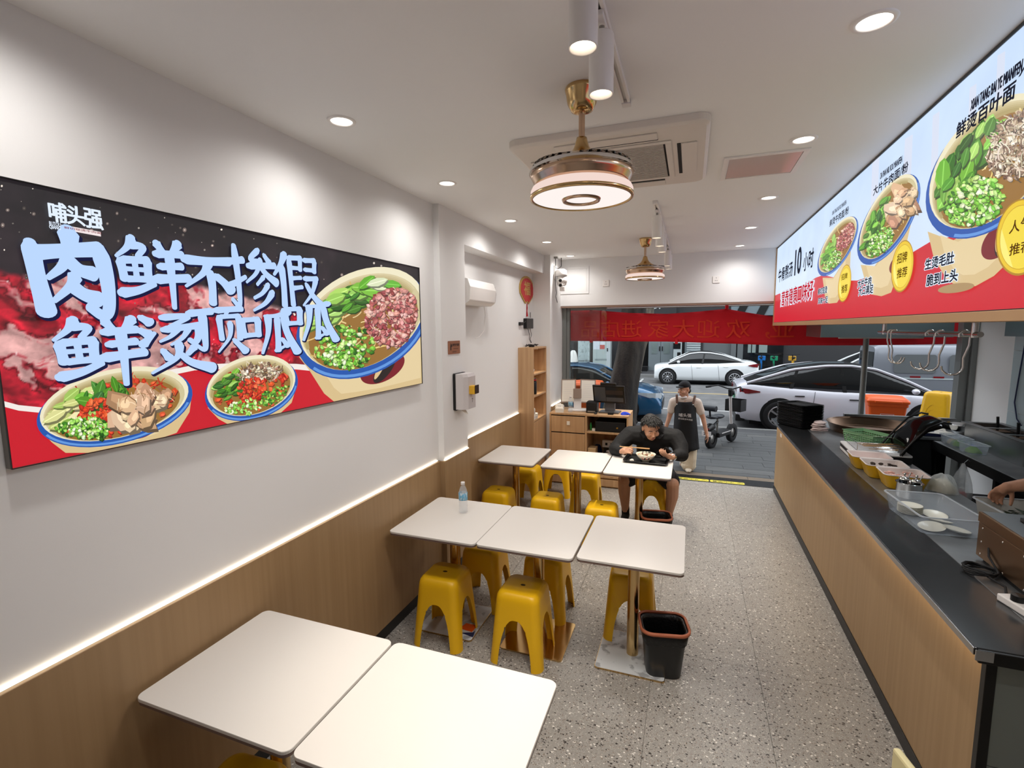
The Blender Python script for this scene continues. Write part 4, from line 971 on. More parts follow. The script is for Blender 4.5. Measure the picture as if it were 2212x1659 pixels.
# menu holder with two sheets
mat('grey_card', (150,132,120), .6)
mh = thing('menu_stand', 'white menu stand holding two printed white sheets on the cash desk', 'stand', (-1.40, 6.36, desk), R(8))
bb(mh, 'base', 'white_plastic', -.12,.13,-.08,.08,0,.02, bevel=.006); bb(mh, 'post', 'white_plastic', -.05,.05,.0,.03,.02,.20); bb(mh, 'post_face', 'grey_card', -.055,.055,-.03,-.022,.17,.30, bevel=.004)
for s in (-1, 1):
    m_ = Matrix.Translation((.0,.05,.13)) @ Matrix.Rotation(R(-12),4,'X') @ Matrix.Rotation(R(14*s),4,'Z')
    f = MB().box(.03*s if s>0 else -.24, .24 if s>0 else -.03, -.004,.0, -.03,.29, m=m_).build('frame', 'grey_card', mh)
    sh = MB().box(.045 if s>0 else -.225, .225 if s>0 else -.045, -.0055,-.0045, -.015,.275, m=m_).build('sheet', 'paper', mh)
    ln = MB()
    for k in range(9): ln.box(.065 if s>0 else -.205, (.19 if s>0 else -.08)+.02*((k*7)%3-1)*.5, -.0062,-.0057, .02+.025*k,.0225+.025*k, m=m_)
    ln.build('text_lines', 'disp_grey', mh)
make_bottle('small water bottle standing in front of the menu stand on the cash desk', (-1.46, 6.21, desk), .95)
for k, (x, y, h, lb) in enumerate(((-1.63,6.30,.085,'cream tissue box at the wall end of the cash desk'), (-1.60,6.18,.07,'white folded tissue pack beside the tissue box on the cash desk'))):
    t = thing('tissue_box', lb, 'tissue box', (x,y,desk), .2*k); MB().loft([[(a*s,b*s,z) for a,b in rrect(-.055,.055,-.045,.045,.01,3)] for s,z in ((1,0),(1,h*.7),(.8,h*.95),(.5,h))], True, True, False).build('box', 'paper', t); MB().box(-.02,.02,-.004,.004,h,h+.02).build('tissue', 'white_plastic', t)
t = thing('receipt_printer', 'black cube receipt printer on the cash desk', 'printer', (-1.185, 6.30, desk)); bb(t, 'case', 'black_plastic', -.07,.07,-.08,.08,0,.14, bevel=.006); bb(t, 'slot', 'alu', -.05,.05,-.0815,-.0805,.012,.03); bb(t, 'lid', 'black_matte', -.065,.065,-.06,.07,.1402,.146, bevel=.004)
mat('screen', (30,32,36), .12); mat('screen_ui', (74,78,84), .3); mat('screen_ui2', (52,44,44), .3); mat('pos_grey', (90,88,88), .45)
ps = thing('pos_terminal', 'black touch screen checkout terminal on a grey foot', 'terminal', (-.965, 6.36, desk), R(-4))
m_ = Matrix.Translation((0,-.085,.25)) @ Matrix.Rotation(R(20),4,'X')
bb(ps, 'foot', 'pos_grey', -.13,.13,-.10,.09,0,.018, bevel=.006); bb(ps, 'stand', 'pos_grey', -.065,.065,-.02,.03,.018,.25, bevel=.006)
scn = MB().box(-.205,.205,-.012,.012,-.125,.125, m=m_).build('monitor', 'black_plastic', ps, bevel=.004)
MB().box(-.19,.19,-.0135,-.0125,-.105,.11, m=m_).build('display', 'screen', scn); MB().box(-.185,-.04,-.0142,-.0137,-.1,.105, m=m_).build('order_column', 'screen_ui', scn); MB().box(-.035,.185,-.0142,-.0137,.0,.06, m=m_).build('item_panel', 'screen_ui2', scn); MB().box(-.035,.185,-.0142,-.0137,-.1,-.04, m=m_).build('item_panel', 'screen_ui', scn)
MB().box(-.1,.1,-.01,.02,.13,.16, m=m_).build('customer_display', 'black_plastic', ps, bevel=.004)
t = thing('card_reader', 'small black card reader before the checkout terminal', 'card reader', (-.93, 6.19, desk)); bb(t, 'case', 'black_plastic', -.035,.035,-.03,.04,.0,.03, bevel=.004); bb(t, 'keys', 'pos_grey', -.025,.025,-.025,.0,.0302,.032)
t = thing('mouse', 'small black computer mouse on the cash desk', 'mouse', (-1.12, 6.17, desk)); MB().ell((0,0,.012),(.02,.034,.013),14,8).build('shell', 'black_plastic', t); MB().tube([(0,.03,.01),(-.01,.05,.004),(.0,.03,.004),(.01,.04,.004)], .0025, 6).build('cable', 'black_plastic', t)
mat('cloth_blue', (34,62,190), .85, bump=(60,.4))
def crumple(name, m, parent, c, r, n=18, seed=1, amp=.35):
    rn = random.Random(seed); ph = [rn.uniform(0,6) for _ in range(6)]; rings = []
    for i in range(9):
        tt = math.pi*.5*i/8; ring = []
        for k in range(n):
            q = 2*math.pi*k/n; w = 1+amp*(.5*math.sin(3*q+ph[0]+tt*2)+.3*math.sin(5*q+ph[1])+.25*math.sin(7*q+ph[2]-tt*3))
            ring.append((c[0]+r[0]*math.cos(tt)*math.cos(q)*w, c[1]+r[1]*math.cos(tt)*math.sin(q)*w, c[2]+r[2]*math.sin(tt)*(1+.25*math.sin(4*q+ph[3])*math.cos(tt))))
        rings.append(ring)
    return MB().loft(rings, True, False).build(name, m, parent, sub=1)
t = thing('blue_cloth', 'crumpled blue cloth at the aisle end of the cash desk', 'cloth', (-.76, 6.24, desk)); crumple('cloth', 'cloth_blue', t, (0,0,0), (.055,.045,.035), seed=4, amp=.5)
# stuff in the lower desk shelf
mat('kraft', (196,164,120), .7); mat('wrap_brown', (120,72,50), .5); mat('wrap_white', (206,204,200), .4)
for k in range(2):
    t = thing('kraft_box', ('lower' if k == 0 else 'upper')+' kraft paper box in the open desk shelf', 'box', (-1.165, 6.24, .3475+k*.076)); bb(t, 'box', 'kraft', -.05,.05,-.08,.08,0,.074, bevel=.002); bb(t, 'lid_line', 'shelf_dark', -.0502,.0502,-.0802,.0802,.052,.054)
t = thing('power_strip', 'white power strip leaning at the back of the open desk shelf', 'power strip', (-.90, 6.50, .3475)); bb(t, 'body', 'white_plastic', -.18,.14,-.03,.03,.10,.20, bevel=.006)
for k in range(4): bb(t, 'outlet', 'slot', -.14+.07*k,-.11+.07*k,-.0315,-.0305,.13,.165)
bb(t, 'support', 'black_plastic', -.16,.12,-.02,.02,0,.10); bb(t, 'plug', 'white_plastic', .03,.06,-.07,-.032,.11,.18); bb(t, 'plug', 'white_plastic', .075,.105,-.07,-.032,.11,.18)
for k, (x, y, z, c_, rz, lb) in enumerate(((-.90,6.22,.35,'wrap_brown',.1,'brown and white printed snack packet in the open desk shelf'), (-.92,6.38,.35,'wrap_white',-.2,'silver wrapped packet at the back of the open desk shelf'), (-.88,6.30,.404,'wrap_white',-.4,'long grey film roll lying on packets in the desk shelf'))):
    t = thing('packet', lb, 'packet', (x,y,z-.0025), rz)
    MB().ell((0,0,.028),(.14,.06,.028),18,10).build('wrapper', 'wrap_white' if k != 2 else 'disp_grey', t)
    if k == 0:
        for q in (-.06,.0,.06): MB().ell((q,0,.0285),(.018,.0605,.0282),10,8).build('print_band', 'wrap_brown', t)
    else: MB().ell((.03,0,.0285),(.02,.0605,.0282),10,8).build('print_band', 'grey_card', t)
t = thing('helmet_bag', 'dark blue bag in the corner of the open desk shelf', 'bag', (-1.15,6.50,.3475)); crumple('bag', 'navy', t, (0,0,0), (.06,.07,.13), seed=2, amp=.2)
t = thing('yellow_pouch', 'small yellow pouch in the open desk shelf', 'pouch', (-1.09,6.19,.3475)); crumple('pouch', 'yellow_plastic', t, (0,0,0), (.03,.05,.05), seed=8, amp=.2)
# ================================================================ counter
mat('counter_wood', (172,142,104), .5, vary=((40,40,.8), (163,133,95), .35, .7))
mat('counter_black', (84,85,86), .2, .8); mat('end_grey', (132,138,134), .45)
mat('steel_top', (150,152,152), .38, .75, vary=((4,4,4), (122,124,126), .35, .7))
emis('counter_led', (255,226,184), 5.5)
ct = thing('service_counter', 'long wood fronted service counter with a black kick strip', 'counter', (0,0,0))
KY0, KY1 = 2.10, 6.69
bb(ct, 'front_panel', 'counter_wood', 1.035, 1.055, KY0+.03, KY1, .075, .872); bb(ct, 'kick_strip', 'black_trim', 1.03, 1.055, KY0+.03, KY1, 0, .074)
bb(ct, 'corner_post', 'black_trim', 1.03, 1.062, KY0, KY0+.029, 0, .872); bb(ct, 'end_panel', 'end_grey', 1.063, 1.72, KY0+.004, KY0+.02, .45, .872); bb(ct, 'end_panel', 'end_grey', 1.063, 1.72, KY0+.004, KY0+.02, 0, .447)
bb(ct, 'back_panel', 'steel_brushed', 1.70, 1.72, KY0+.03, KY1, 0, .872); bb(ct, 'end_panel', 'counter_wood', 1.056, 1.70, KY1-.02, KY1, 0, .872)
MB().box(1.036,1.0385,6.34,6.44,.74,.80).build('label_plate', 'alu', ct); MB().box(1.0335,1.0355,6.35,6.43,.752,.79).build('label_face', 'white_plastic', ct)
wt = thing('worktop', 'long black and steel worktop on the service counter', 'worktop', (0,0,0))
bb(wt, 'stone_edge', 'counter_black', .975, 1.235, 2.06, KY1+.01, .89, .92, bevel=.004); bb(wt, 'edge_strip', 'steel', .970, .9745, 2.06, KY1+.01, .893, .919, bevel=.001)
bb(wt, 'steel_top', 'steel_top', 1.236, 1.74, 2.06, KY1+.01, .885, .919, bevel=.003); bb(wt, 'end_lip', 'black_trim', .98, 1.74, 2.045, 2.0595, .872, .9185, bevel=.003); bb(wt, 'corner_cap', 'chrome', .968,1.02,2.04,2.0445,.884,.922)
t = thing('counter_light_strip', 'warm light strip under the front edge of the counter worktop', 'light strip', (0,0,0)); bb(t, 'channel', 'alu', .985, 1.02, 2.12, KY1, .8825, .8895, bevel=0); bb(t, 'diffuser', 'counter_led', .988, 1.017, 2.12, KY1, .8785, .882, bevel=0)
TOP = .9205
ORD = ['topmost','second','third','fourth','fifth','sixth','seventh','eighth','ninth','tenth','eleventh','twelfth']+['%dth' % k for k in range(13,30)]
def from_top(k, what, where): return ('topmost '+what+' '+where) if k == 0 else (ORD[k]+' '+what+' from the top '+where)
def onc(px, py, z=.92): q = at_z(px, py, z); return (q.x, q.y, TOP)
# stack of black trays
def make_tray(name, w, d, h):
    def rg(k, z): return [(x,y,z) for x,y in rrect(-w/2*k-0, w/2*k, -d/2*k, d/2*k, .03, 4)]
    t = thing(name, '', 'tray', (0,0,0)); MB().loft([rg(.86,h), rg(.84,.004), rg(.86,.0), rg(1.0,h), rg(.985,h+.002), rg(.845,.005)], False, False, False).build('tray_rim', 'black_plastic', t); MB().prism([(x,y) for x,y,z in rg(.855,0)], .0005, .004).build('tray_floor', 'black_matte', t)
    return t
tr = make_tray('tray', .40, .29, .02); tr['group'] = 'black trays in the stack on the counter'; tr['label'] = 'black serving tray in the tall stack at the street end of the counter'
for k in range(24):
    o = tr if k == 0 else dup(tr, (0,0,0))
    o['label'] = from_top(23-k, 'black serving tray', 'of the tray stack on the counter'); o.location = (1.19+.002*math.sin(k*2.1), 6.26+.002*math.cos(k*1.7), TOP+k*.0105); o.rotation_euler = (0,0,R(-56)+.02*math.sin(k*1.3))
mat('rag', (226,206,200), .85, bump=(40,.5), vary=((20,20,20),(196,170,168),.5,.65))
q = onc(1768,924)
for k in range(5):
    t = thing('folded_rag', from_top(4-k, 'folded pale rag', 'of the rag pile beside the steel pan'), 'rag', (1.345+.006*math.sin(k*2), 6.06+.005*math.cos(k*3), TOP+k*.021), .3*k, 'folded rags on the counter'); crumple('rag_body', 'rag', t, (0,0,0), (.085,.062,.02), seed=k+11, amp=.16)
# round steel griddle pan
mat('pan_steel', (150,122,100), .32, 1.0)
q = onc(1845,930)
t = thing('griddle_pan', 'large round shallow steel pan set on the street end of the counter', 'pan', (1.84, 6.14, TOP))
MB().lathe([(0,.003),(.33,.003),(.36,.008),(.40,.09),(.405,.092),(.40,.094),(.365,.0)], n=56, cap=False).build('pan_body', 'pan_steel', t); MB().lathe([(0,.0),(.36,.0),(.36,.003)], n=40, cap=False).build('pan_base', 'steel', t)
# green basket
mat('green_plastic', (140,186,138), .45)
def lattice_basket(t, w, d, h, m, tp=.85):
    mb = MB()
    def P_(u, v, side):     # u -1..1 along, v 0..1 up
        k = tp+(1-tp)*v
        a, b = (w/2*k*u, -d/2*k) if side % 2 == 0 else (d/2*k*u, -w/2*k)
        mm = Matrix.Rotation(R(90*side),3,'Z'); return mm @ Vector((a, b, h*v))
    for s in range(4):
        for v in (0,.18,.34,.50,.66,.82): mb.tube([P_(-1,v,s),P_(1,v,s)], .0062, 5)
        n = 13 if s % 2 == 0 else 9
        for i in range(n+1): u = -1+2*i/n; mb.tube([P_(u,0,s),P_(u,.84,s)], .0062, 5)
    mb.build('lattice', m, t)
    rm = MB()
    for s in range(4):
        rm.add([P_(-1,.82,s),P_(1,.82,s),P_(1,1,s),P_(-1,1,s)], [(0,1,2,3)])
        a, b = P_(-1,1,s), P_(1,1,s); oa, ob = a*1.05, b*1.05; oa.z = ob.z = h; rm.add([a,b,ob,oa], [(0,1,2,3)])
    o = rm.build('rim', m, t); md = o.modifiers.new('s','SOLIDIFY'); md.thickness = .003
    k = tp*.98; MB().box(-w/2*k,w/2*k,-d/2*k,d/2*k,0.001,.005).build('floor', m, t)
t = thing('basket', 'pale green plastic basket with square holes on the counter', 'basket', (1.60, 5.40, TOP+.0066), R(-62)); lattice_basket(t, .34, .22, .12, 'green_plastic')
# food warmer with white tray, skewers and open smoked lid
mat('smoked', (26,24,22), .08, trans=.45, ior=1.2)
fw = thing('food_warmer', 'white and black food warmer with an open smoked lid', 'warmer', (1.52, 4.96, TOP), R(-3))
bb(fw, 'base', 'black_plastic', -.20,.21,-.22,.24,0,.06, bevel=.008); bb(fw, 'white_band', 'white_gloss', -.2035,-.2005,-.19,.22,.004,.028)
f = MB(); o1 = rrect(-.205,.215,-.225,.245,.03,4); f.prism(o1, .0602, .07); f.build('white_frame', 'white_gloss', fw, bevel=.003)
bb(fw, 'tray_floor', 'white_plastic', -.17,.18,-.19,.21,.0702,.074)
mb = MB(); 
for k in range(12): mb.tube([(-.16,-.17+.03*k,.082),(.17,-.17+.03*k,.082)], .0015, 5)
for x in (-.16,0,.17): mb.tube([(x,-.18,.08),(x,.20,.08)], .002, 5)
for sx in (-.16,.17):
    for sy in (-.18,.20): mb.tube([(sx,sy,.08),(sx,sy,.14)], .002, 5)
mb.tube([(-.16,-.18,.14),(.17,-.18,.14),(.17,.20,.14),(-.16,.20,.14),(-.16,-.18,.14)], .002, 5); mb.build('wire_rack', 'chrome', fw)
ld = MB(); pr = [(.0,.0),(.10,.02),(.22,.10),(.30,.22),(.30,.30),(.24,.34)]
rings = []
for x, z in [(-.02+.0,.0),(.04,.13),(.13,.25),(.22,.30),(.27,.29)]: rings.append([(x, yy, .07+z-.05*abs(yy/.23)**4*(z/.3)) for yy in [-.23+.46*k/12 for k in range(13)]])
MB().loft([[(p[0]+.16,p[1],p[2]) for p in r] for r in rings], False, False, True, False).build('lid', 'smoked', fw).modifiers.new('s','SOLIDIFY').thickness = .004
MB().tube([(.12,.235,.075),(.20,.235,.2),(.29,.235,.32),(.38,.235,.37),(.43,.235,.36)], .008, 8).build('lid_edge', 'black_plastic', fw); MB().tube([(.12,-.235,.075),(.20,-.235,.2),(.29,-.235,.32),(.38,-.235,.37),(.43,-.235,.36)], .008, 8).build('lid_edge', 'black_plastic', fw)
MB().lathe([(0,.0),(.035,.0),(.035,.006),(0,.006)], n=24, cap=False).build('lid_knob', 'white_gloss', fw, loc=(.19,-.12,.17), rot=(0,R(-68),0))
mat('bamboo', (196,150,92), .6); rn = random.Random(21)
for k in range(16):
    a = rn.uniform(-.25,.25); x, y = rn.uniform(.0,.14), rn.uniform(-.12,.14)
    t = tag(MB().tube([(-.10*math.cos(a),-.10*math.sin(a),0),(.10*math.cos(a),.10*math.sin(a),.006)], .0022, 5).build('skewer', 'bamboo', None, loc=(1.52+x*.8, 4.93+y, TOP+.088+.0045*(k%4))), 'thin bamboo skewer lying on the wire rack of the food warmer', 'skewer', 'bamboo skewers on the rack')
# three yellow tubs
mat('tub_yellow', (228,176,16), .35); mat('tub_white', (236,224,218), .4); mat('shrimp', (224,176,160), .6); mat('fungus', (58,44,34), .8); mat('pink_food', (232,190,186), .5)
def tub(label, loc, rz, w, d, h, food, seed):
    t = thing('yellow_tub', label, 'tub', loc, rz, 'yellow tubs in a row on the counter')
    def rg(k, z): return [(x,y,z) for x,y in rrect(-w/2*k, w/2*k, -d/2*k, d/2*k, .035, 5)]
    MB().loft([rg(.72,.0), rg(.78,.006), rg(.97,h-.008)], True, False).build('outer_shell', 'tub_yellow', t)
    MB().loft([rg(.97,h-.008), rg(1.0,h-.006), rg(1.0,h), rg(.95,h), rg(.93,h-.01), rg(.76,.012)], False, True).build('white_liner', 'tub_white', t)
    if food == 'pink': MB().prism([(x,y) for x,y,z in rg(.86,0)], h*.50, h*.52).build('food', 'pink_food', t)
    else:
        rn = random.Random(seed); mb = MB()
        for k in range(46 if food == 'shrimp' else 26):
            x, y = rn.uniform(-.32,.32)*w, rn.uniform(-.30,.30)*d; s = rn.uniform(.010,.02)
            mb.ell((x,y,.06+rn.uniform(0,.025)), (s,s*rn.uniform(.5,.9),s*.5), 7, 5)
        mb.build('food', food, t, kind='stuff')
    return t
tub('yellow tub with plain pink contents next to the food warmer', (1.372, 4.565, TOP), R(-3), .27, .235, .105, 'pink', 1)
tub('yellow tub with dark fungus scraps in the middle of the tub row', (1.395, 4.32, TOP+.0), R(-3), .27, .235, .105, 'fungus', 2)
tub('yellow tub with pale pink meat scraps beside the steel pot', (1.43, 4.075, TOP), R(-3), .27, .235, .105, 'shrimp', 3)
# plastic bag of noodles
thin_plastic('bag_clear', (232,236,236), .42, .18, bump=(28,.9)); mat('noodle', (242,236,210), .6, bump=(120,.8))
q = onc(2008,1052)
t = thing('noodle_bag', 'clear plastic bag filled with pale noodles on the counter', 'bag', (1.655, 4.06, TOP)); crumple('noodles', 'noodle', t, (0,0,.003), (.075,.085,.075), seed=5, amp=.1); crumple('plastic_bag', 'bag_clear', t, (0,0,.001), (.088,.10,.115), seed=6, amp=.14)
# steel pot with two lidded jars inside
q = onc(1968,1068)
t = thing('steel_pot', 'small steel pot standing behind the clear plate box', 'pot', (1.385, 3.83, TOP)); MB().lathe([(0,0),(.066,0),(.069,.006),(.069,.095),(.076,.1),(.074,.102),(.066,.096),(.066,.006),(0,.006)], n=32, cap=False).build('pot_body', 'chrome', t)
for k, (dx, dy) in enumerate(((-.02,.025), (.03,-.015))):
    t = thing('seasoning_jar', ('small lidded steel seasoning jar in the pot, next to the yellow tub','small lidded steel seasoning jar in the pot, next to the plate box')[k], 'jar', (1.385+dx, 3.83+dy, TOP+.0065), 0, 'seasoning jars in the pot'); MB().lathe([(0,0),(.026,0),(.027,.1),(.03,.102),(.03,.11),(.02,.118),(.006,.122),(.004,.13),(.009,.14),(.006,.148),(0,.149)], n=22).build('jar_body', 'chrome', t); MB().tube([(.02,0,.11),(.035,.01,.15)], .004, 6).build('spoon_handle', 'steel', t)
# clear box with plates
def clear_box(label, loc, rz, w, d, h):
    t = thing('clear_box', label, 'box', loc, rz)
    def rg(k, z, e=0): return [(x,y,z) for x,y in rrect(-w/2*k-e, w/2*k+e, -d/2*k-e, d/2*k+e, .03, 5)]
    o = MB().loft([rg(.88,.0005), rg(.90,.004), rg(.98,h-.01), rg(1.0,h-.004,.006), rg(1.0,h,.006)], True, False).build('shell', 'clear_plastic', t); md = o.modifiers.new('s','SOLIDIFY'); md.thickness = .002; md.offset = -1
    MB().loft([rg(.985,h-.006,.009), rg(.985,h,.009), rg(.985,h,.001), rg(.985,h-.006,.001)], False, False, False).build('rim', 'frosted', t)
    return t
thin_plastic('frosted', (222,230,238), .7, .25); mat('plate_white', (232,230,216), .25)
bx, by, brz = 1.335, 3.37, R(4)
clear_box('clear plastic box with small white plates in it', (bx, by, TOP), brz, .30, .46, .105)
pl = thing('small_plate', 'small white plate lying in the clear box', 'plate', (0,0,0)); MB().lathe([(0,.003),(.034,.003),(.040,.0),(.044,.002),(.060,.010),(.062,.012),(.058,.012),(.04,.006),(0,.0055)], n=28, cap=False).build('plate_body', 'plate_white', pl); MB().lathe([(0,.0002),(.034,.0002),(.034,.0028)], n=20, cap=False).build('foot', 'plate_white', pl)
pl['group'] = 'small plates in the clear box'
spots_ = [(-.065,.105,.006*k,0,0) for k in range(8)] + [(.055,.10,.0,.1,0), (.03,-.02,.006,-.15,.1), (-.045,-.13,.004,.1,-.12), (.06,-.14,.006,-.05,.12)]
for k, (dx, dy, dz, rx, ry) in enumerate(spots_):
    o = pl if k == 0 else dup(pl, (0,0,0)); o.location = (bx+dx, by+dy, TOP+.005+dz); o.rotation_euler = (rx*1.2, ry*1.2, 0)
    o['label'] = from_top(7-k, 'small white plate', 'of the plate pile in the clear box') if k < 8 else ('loose small white plate beside the plate pile in the clear box','loose small white plate tilted in the middle of the clear box','loose small white plate at the aisle side corner of the clear box','loose small white plate near the milky box inside the clear box')[k-8]; o['group'] = 'piled plates in the clear box' if k < 8 else 'loose plates in the clear box'
# second clear box with greens
mat('herbs', (44,58,36), .7); thin_plastic('box_milky', (222,220,212), .62, .3)
t = clear_box('milky plastic box with dark green herbs under the cook’s hand'.replace('’', "'"), (1.77, 3.30, TOP), R(5), .32, .52, .125)
for ch in t.children:
    if ch.name.startswith('shell'): ch.data.materials.clear(); ch.data.materials.append(M['box_milky'])
rn = random.Random(31); mb = MB()
for k in range(160):
    x, y, s, a = rn.uniform(-.12,.12), rn.uniform(-.22,.22), rn.uniform(.02,.04), rn.uniform(0,6.3); z = .055+rn.uniform(-.01,.015)
    mm = Matrix.Rotation(a,3,'Z') @ Matrix.Rotation(rn.uniform(-.5,.5),3,'Y')
    mb.add([Vector((x,y,z))+mm@Vector(p) for p in ((-s,0,0),(0,-s*.3,.004),(s,0,0),(0,s*.3,.004))], [(0,1,2,3)])
mb.prism(rrect(-.125,.125,-.225,.225,.03,3), .006, .046); g = mb.build('herbs', 'herbs', t, kind='stuff')
# steel cooker with rivets, cable, power strip
mat('cooker_steel', (150,120,92), .35, 1.0)
q = onc(2140,1250)
ck = thing('steel_cooker', 'riveted steel tabletop cooker at the end of the counter', 'cooker', (0,0,TOP))
X0, X1, Y0, Y1, HC = 1.335, 1.74, 2.50, 2.90, .235
bb(ck, 'body', 'cooker_steel', X0, X1, Y0, Y1, .02, HC-.05, bevel=.004); bb(ck, 'top_band', 'cooker_steel', X0-.003, X1, Y0-.003, Y1+.003, HC-.048, HC, bevel=.003); bb(ck, 'top_plate', 'steel', X0+.005, X1-.005, Y0+.005, Y1-.005, HC+.0005, HC+.004, bevel=.001); bb(ck, 'burner_well', 'black_plastic', X0+.1, X1-.06, Y0+.08, Y1-.1, HC+.0045, HC+.02)
for k, (y, z) in enumerate(((2.86,.165),(2.86,.10),(2.86,.04),(2.70,.165),(2.55,.165),(2.68,.03),(2.53,.03))): MB().ell((X0-.001,y,z),(.003,.005,.005),8,6).build('rivet', 'chrome', ck)
for x in (X0+.03, X1-.03):
    for y in (Y0+.03, Y1-.03): MB().cyl((x,y,0),(x,y,.02),.012,n=10).build('foot', 'black_plastic', ck)
t = thing('power_cable', 'coil of black power cable beside the steel cooker', 'cable', (1.275, 2.72, TOP+.004))
pts = []
for k in range(60): a = k*.42; r = .05+.012*math.sin(k*.9); pts.append((r*math.cos(a), .06*math.sin(a)*(1+.1*math.sin(k)), .002+.022*k/60+.004*math.sin(k*1.3)))
pts += [(.05,.05,.06),(.06,.08,.09)]
MB().tube(pts, .0045, 6).build('coil', 'rubber', t)
MB().tube([(.0,-.06,.01),(.03,-.13,.003),(.0,-.2,.003),(-.012,-.25,.02)], .0045, 6).build('lead', 'rubber', t)
t = thing('power_strip', 'white power strip with a black plug at the counter end', 'power strip', (1.275, 2.36, TOP), R(14)); bb(t, 'body', 'white_gloss', -.028,.028,-.16,.12,0,.03, bevel=.005); MB().cyl((0,.06,.0305),(0,.06,.055),.022,n=18).build('plug', 'black_plastic', t)
for k in range(3): bb(t, 'outlet', 'slot', -.012,.012,-.12+.05*k,-.10+.05*k,.0302,.031)
# hanging rail with hooks
XR = 1.25
rl = thing('hook_rail', 'steel tube rail hanging under the menu sign', 'rail', (0,0,0))
a = at_x(1900,716,XR); b = at_x(2118,726,XR)
MB().cyl((XR,b.y,2.005),(XR,a.y,2.005),.013,n=16).build('tube', 'chrome', rl)
for y in (at_x(1912,700,XR).y, b.y+.05):
    MB().cyl((XR,y,1.99),(XR,y,2.097),.014,n=16).build('hanger', 'chrome', rl)
sign_u = 2.0595
bb(rl, 'mounting_bar', 'steel', XR-.12,XR+.02,b.y+.03,a.y-.02,2.0975,2.104)
hk = thing('s_hook', '', 'hook', (0,0,0))
pts = [(0,-.018,-.012),(0,-.019,.006),(0,-.008,.019),(0,.008,.019),(0,.019,.006)]+[(0,.02-.03*k,-.02-.05*k*1.0) for k in (.3,1,1.6)]
pts = [(0,.017*math.cos(R(a_)),.017*math.sin(R(a_))) for a_ in range(-30,181,30)] + [(0,-.016,-.04),(0,-.002,-.09)] + [(0,.03+.034*math.cos(R(a_))*-1,-.125-.034*math.sin(R(a_))) for a_ in range(0,190,30)]
MB().tube(pts, .004, 8).build('wire', 'chrome', hk)
for k, (px, rz) in enumerate(((1925,2.6),(1932,2.5),(2010,-.3),(2032,-.3),(2085,-.2))):
    o = hk if k == 0 else dup(hk, (0,0,0)); y = at_x(px,715,XR).y; o.location = (XR, y, 2.0015); o.rotation_euler = (0,0,rz+R(90)*.8); o.scale = (1,1.2,1.25)
    o['label'] = ('steel S hook of the close pair at the street end of the rail','steel S hook of the close pair at the street end of the rail','steel S hook in the middle of the rail, first after the pair','steel S hook in the middle of the rail, next to the last one','last steel S hook beside the thick end hanger of the rail')[k]; o['group'] = 'steel S hooks on the rail'
# exhaust hoods, and an unseen lamp added to brighten the dark kitchen
emis('kitchen_fill_glow', (226,240,255), 6.0)
def make_fill_lamp():
    t = thing('fill_lamp', 'cool white fill lamp added over the kitchen, unseen behind the menu sign', 'lamp', (2.1, 4.6, ZC)); bb(t, 'housing', 'white_gloss', -.04, .04, -.62, .62, -.02, -.0005)
    l = bpy.data.lights.new('kitchen_fill_light', 'AREA'); l.shape = 'RECTANGLE'; l.size = .06; l.size_y = 1.2; l.energy = 10; l.color = (.86,.94,1)
    o = bpy.data.objects.new('kitchen_fill_light', l); col.objects.link(o); o.location = (2.1, 4.6, ZC-.055); return t
mat('hood_steel', (140,156,160), .35, .85)
hd = thing('exhaust_hood', 'long steel exhaust hood behind the menu sign near the street', 'hood', (0,0,0))
h0 = at_y(1772,732,6.0); h1 = at_y(2060,730,6.0)
MB().loft([[(h0.x,6.0,1.93),(h1.x,6.0,1.93),(h1.x,6.7,1.93),(h0.x,6.7,1.93)], [(h0.x,6.0,2.15),(h1.x,6.0,2.15),(h1.x,6.7,2.15),(h0.x,6.7,2.15)], [(h0.x+.15,6.2,2.5),(h1.x-.15,6.2,2.5),(h1.x-.15,6.6,2.5),(h0.x+.15,6.6,2.5)]], True, True, False).build('canopy', 'hood_steel', hd, bevel=.004)
bb(hd, 'duct', 'hood_steel', h0.x+.35, h1.x-.35, 6.3, 6.55, 2.501, 2.999)
bb(hd, 'light_bar', 'white_plastic', h0.x+.2, h1.x-.2, 6.1, 6.16, 1.915, 1.9295)
bb(make_fill_lamp(), 'tube', 'kitchen_fill_glow', -.03, .03, -.6, .6, -.05, -.02, bevel=0)  # glowing bar of the added kitchen fill lamp
h2 = thing('exhaust_hood', 'steel exhaust hood on the tiled kitchen wall', 'hood', (0,0,0)); a = at_x(2183,690,2.6)
MB().loft([[(2.55,3.9,1.95),(2.972,3.9,1.95),(2.972,5.45,1.95),(2.55,5.45,1.95)], [(2.55,3.9,2.12),(2.972,3.9,2.12),(2.972,5.45,2.12),(2.55,5.45,2.12)], [(2.8,4.2,2.5),(2.972,4.2,2.5),(2.972,5.2,2.5),(2.8,5.2,2.5)]], True, True, False).build('canopy', 'hood_steel', h2, bevel=.004); bb(h2, 'duct', 'hood_steel', 2.8,2.97,4.5,4.9,2.501,2.999)
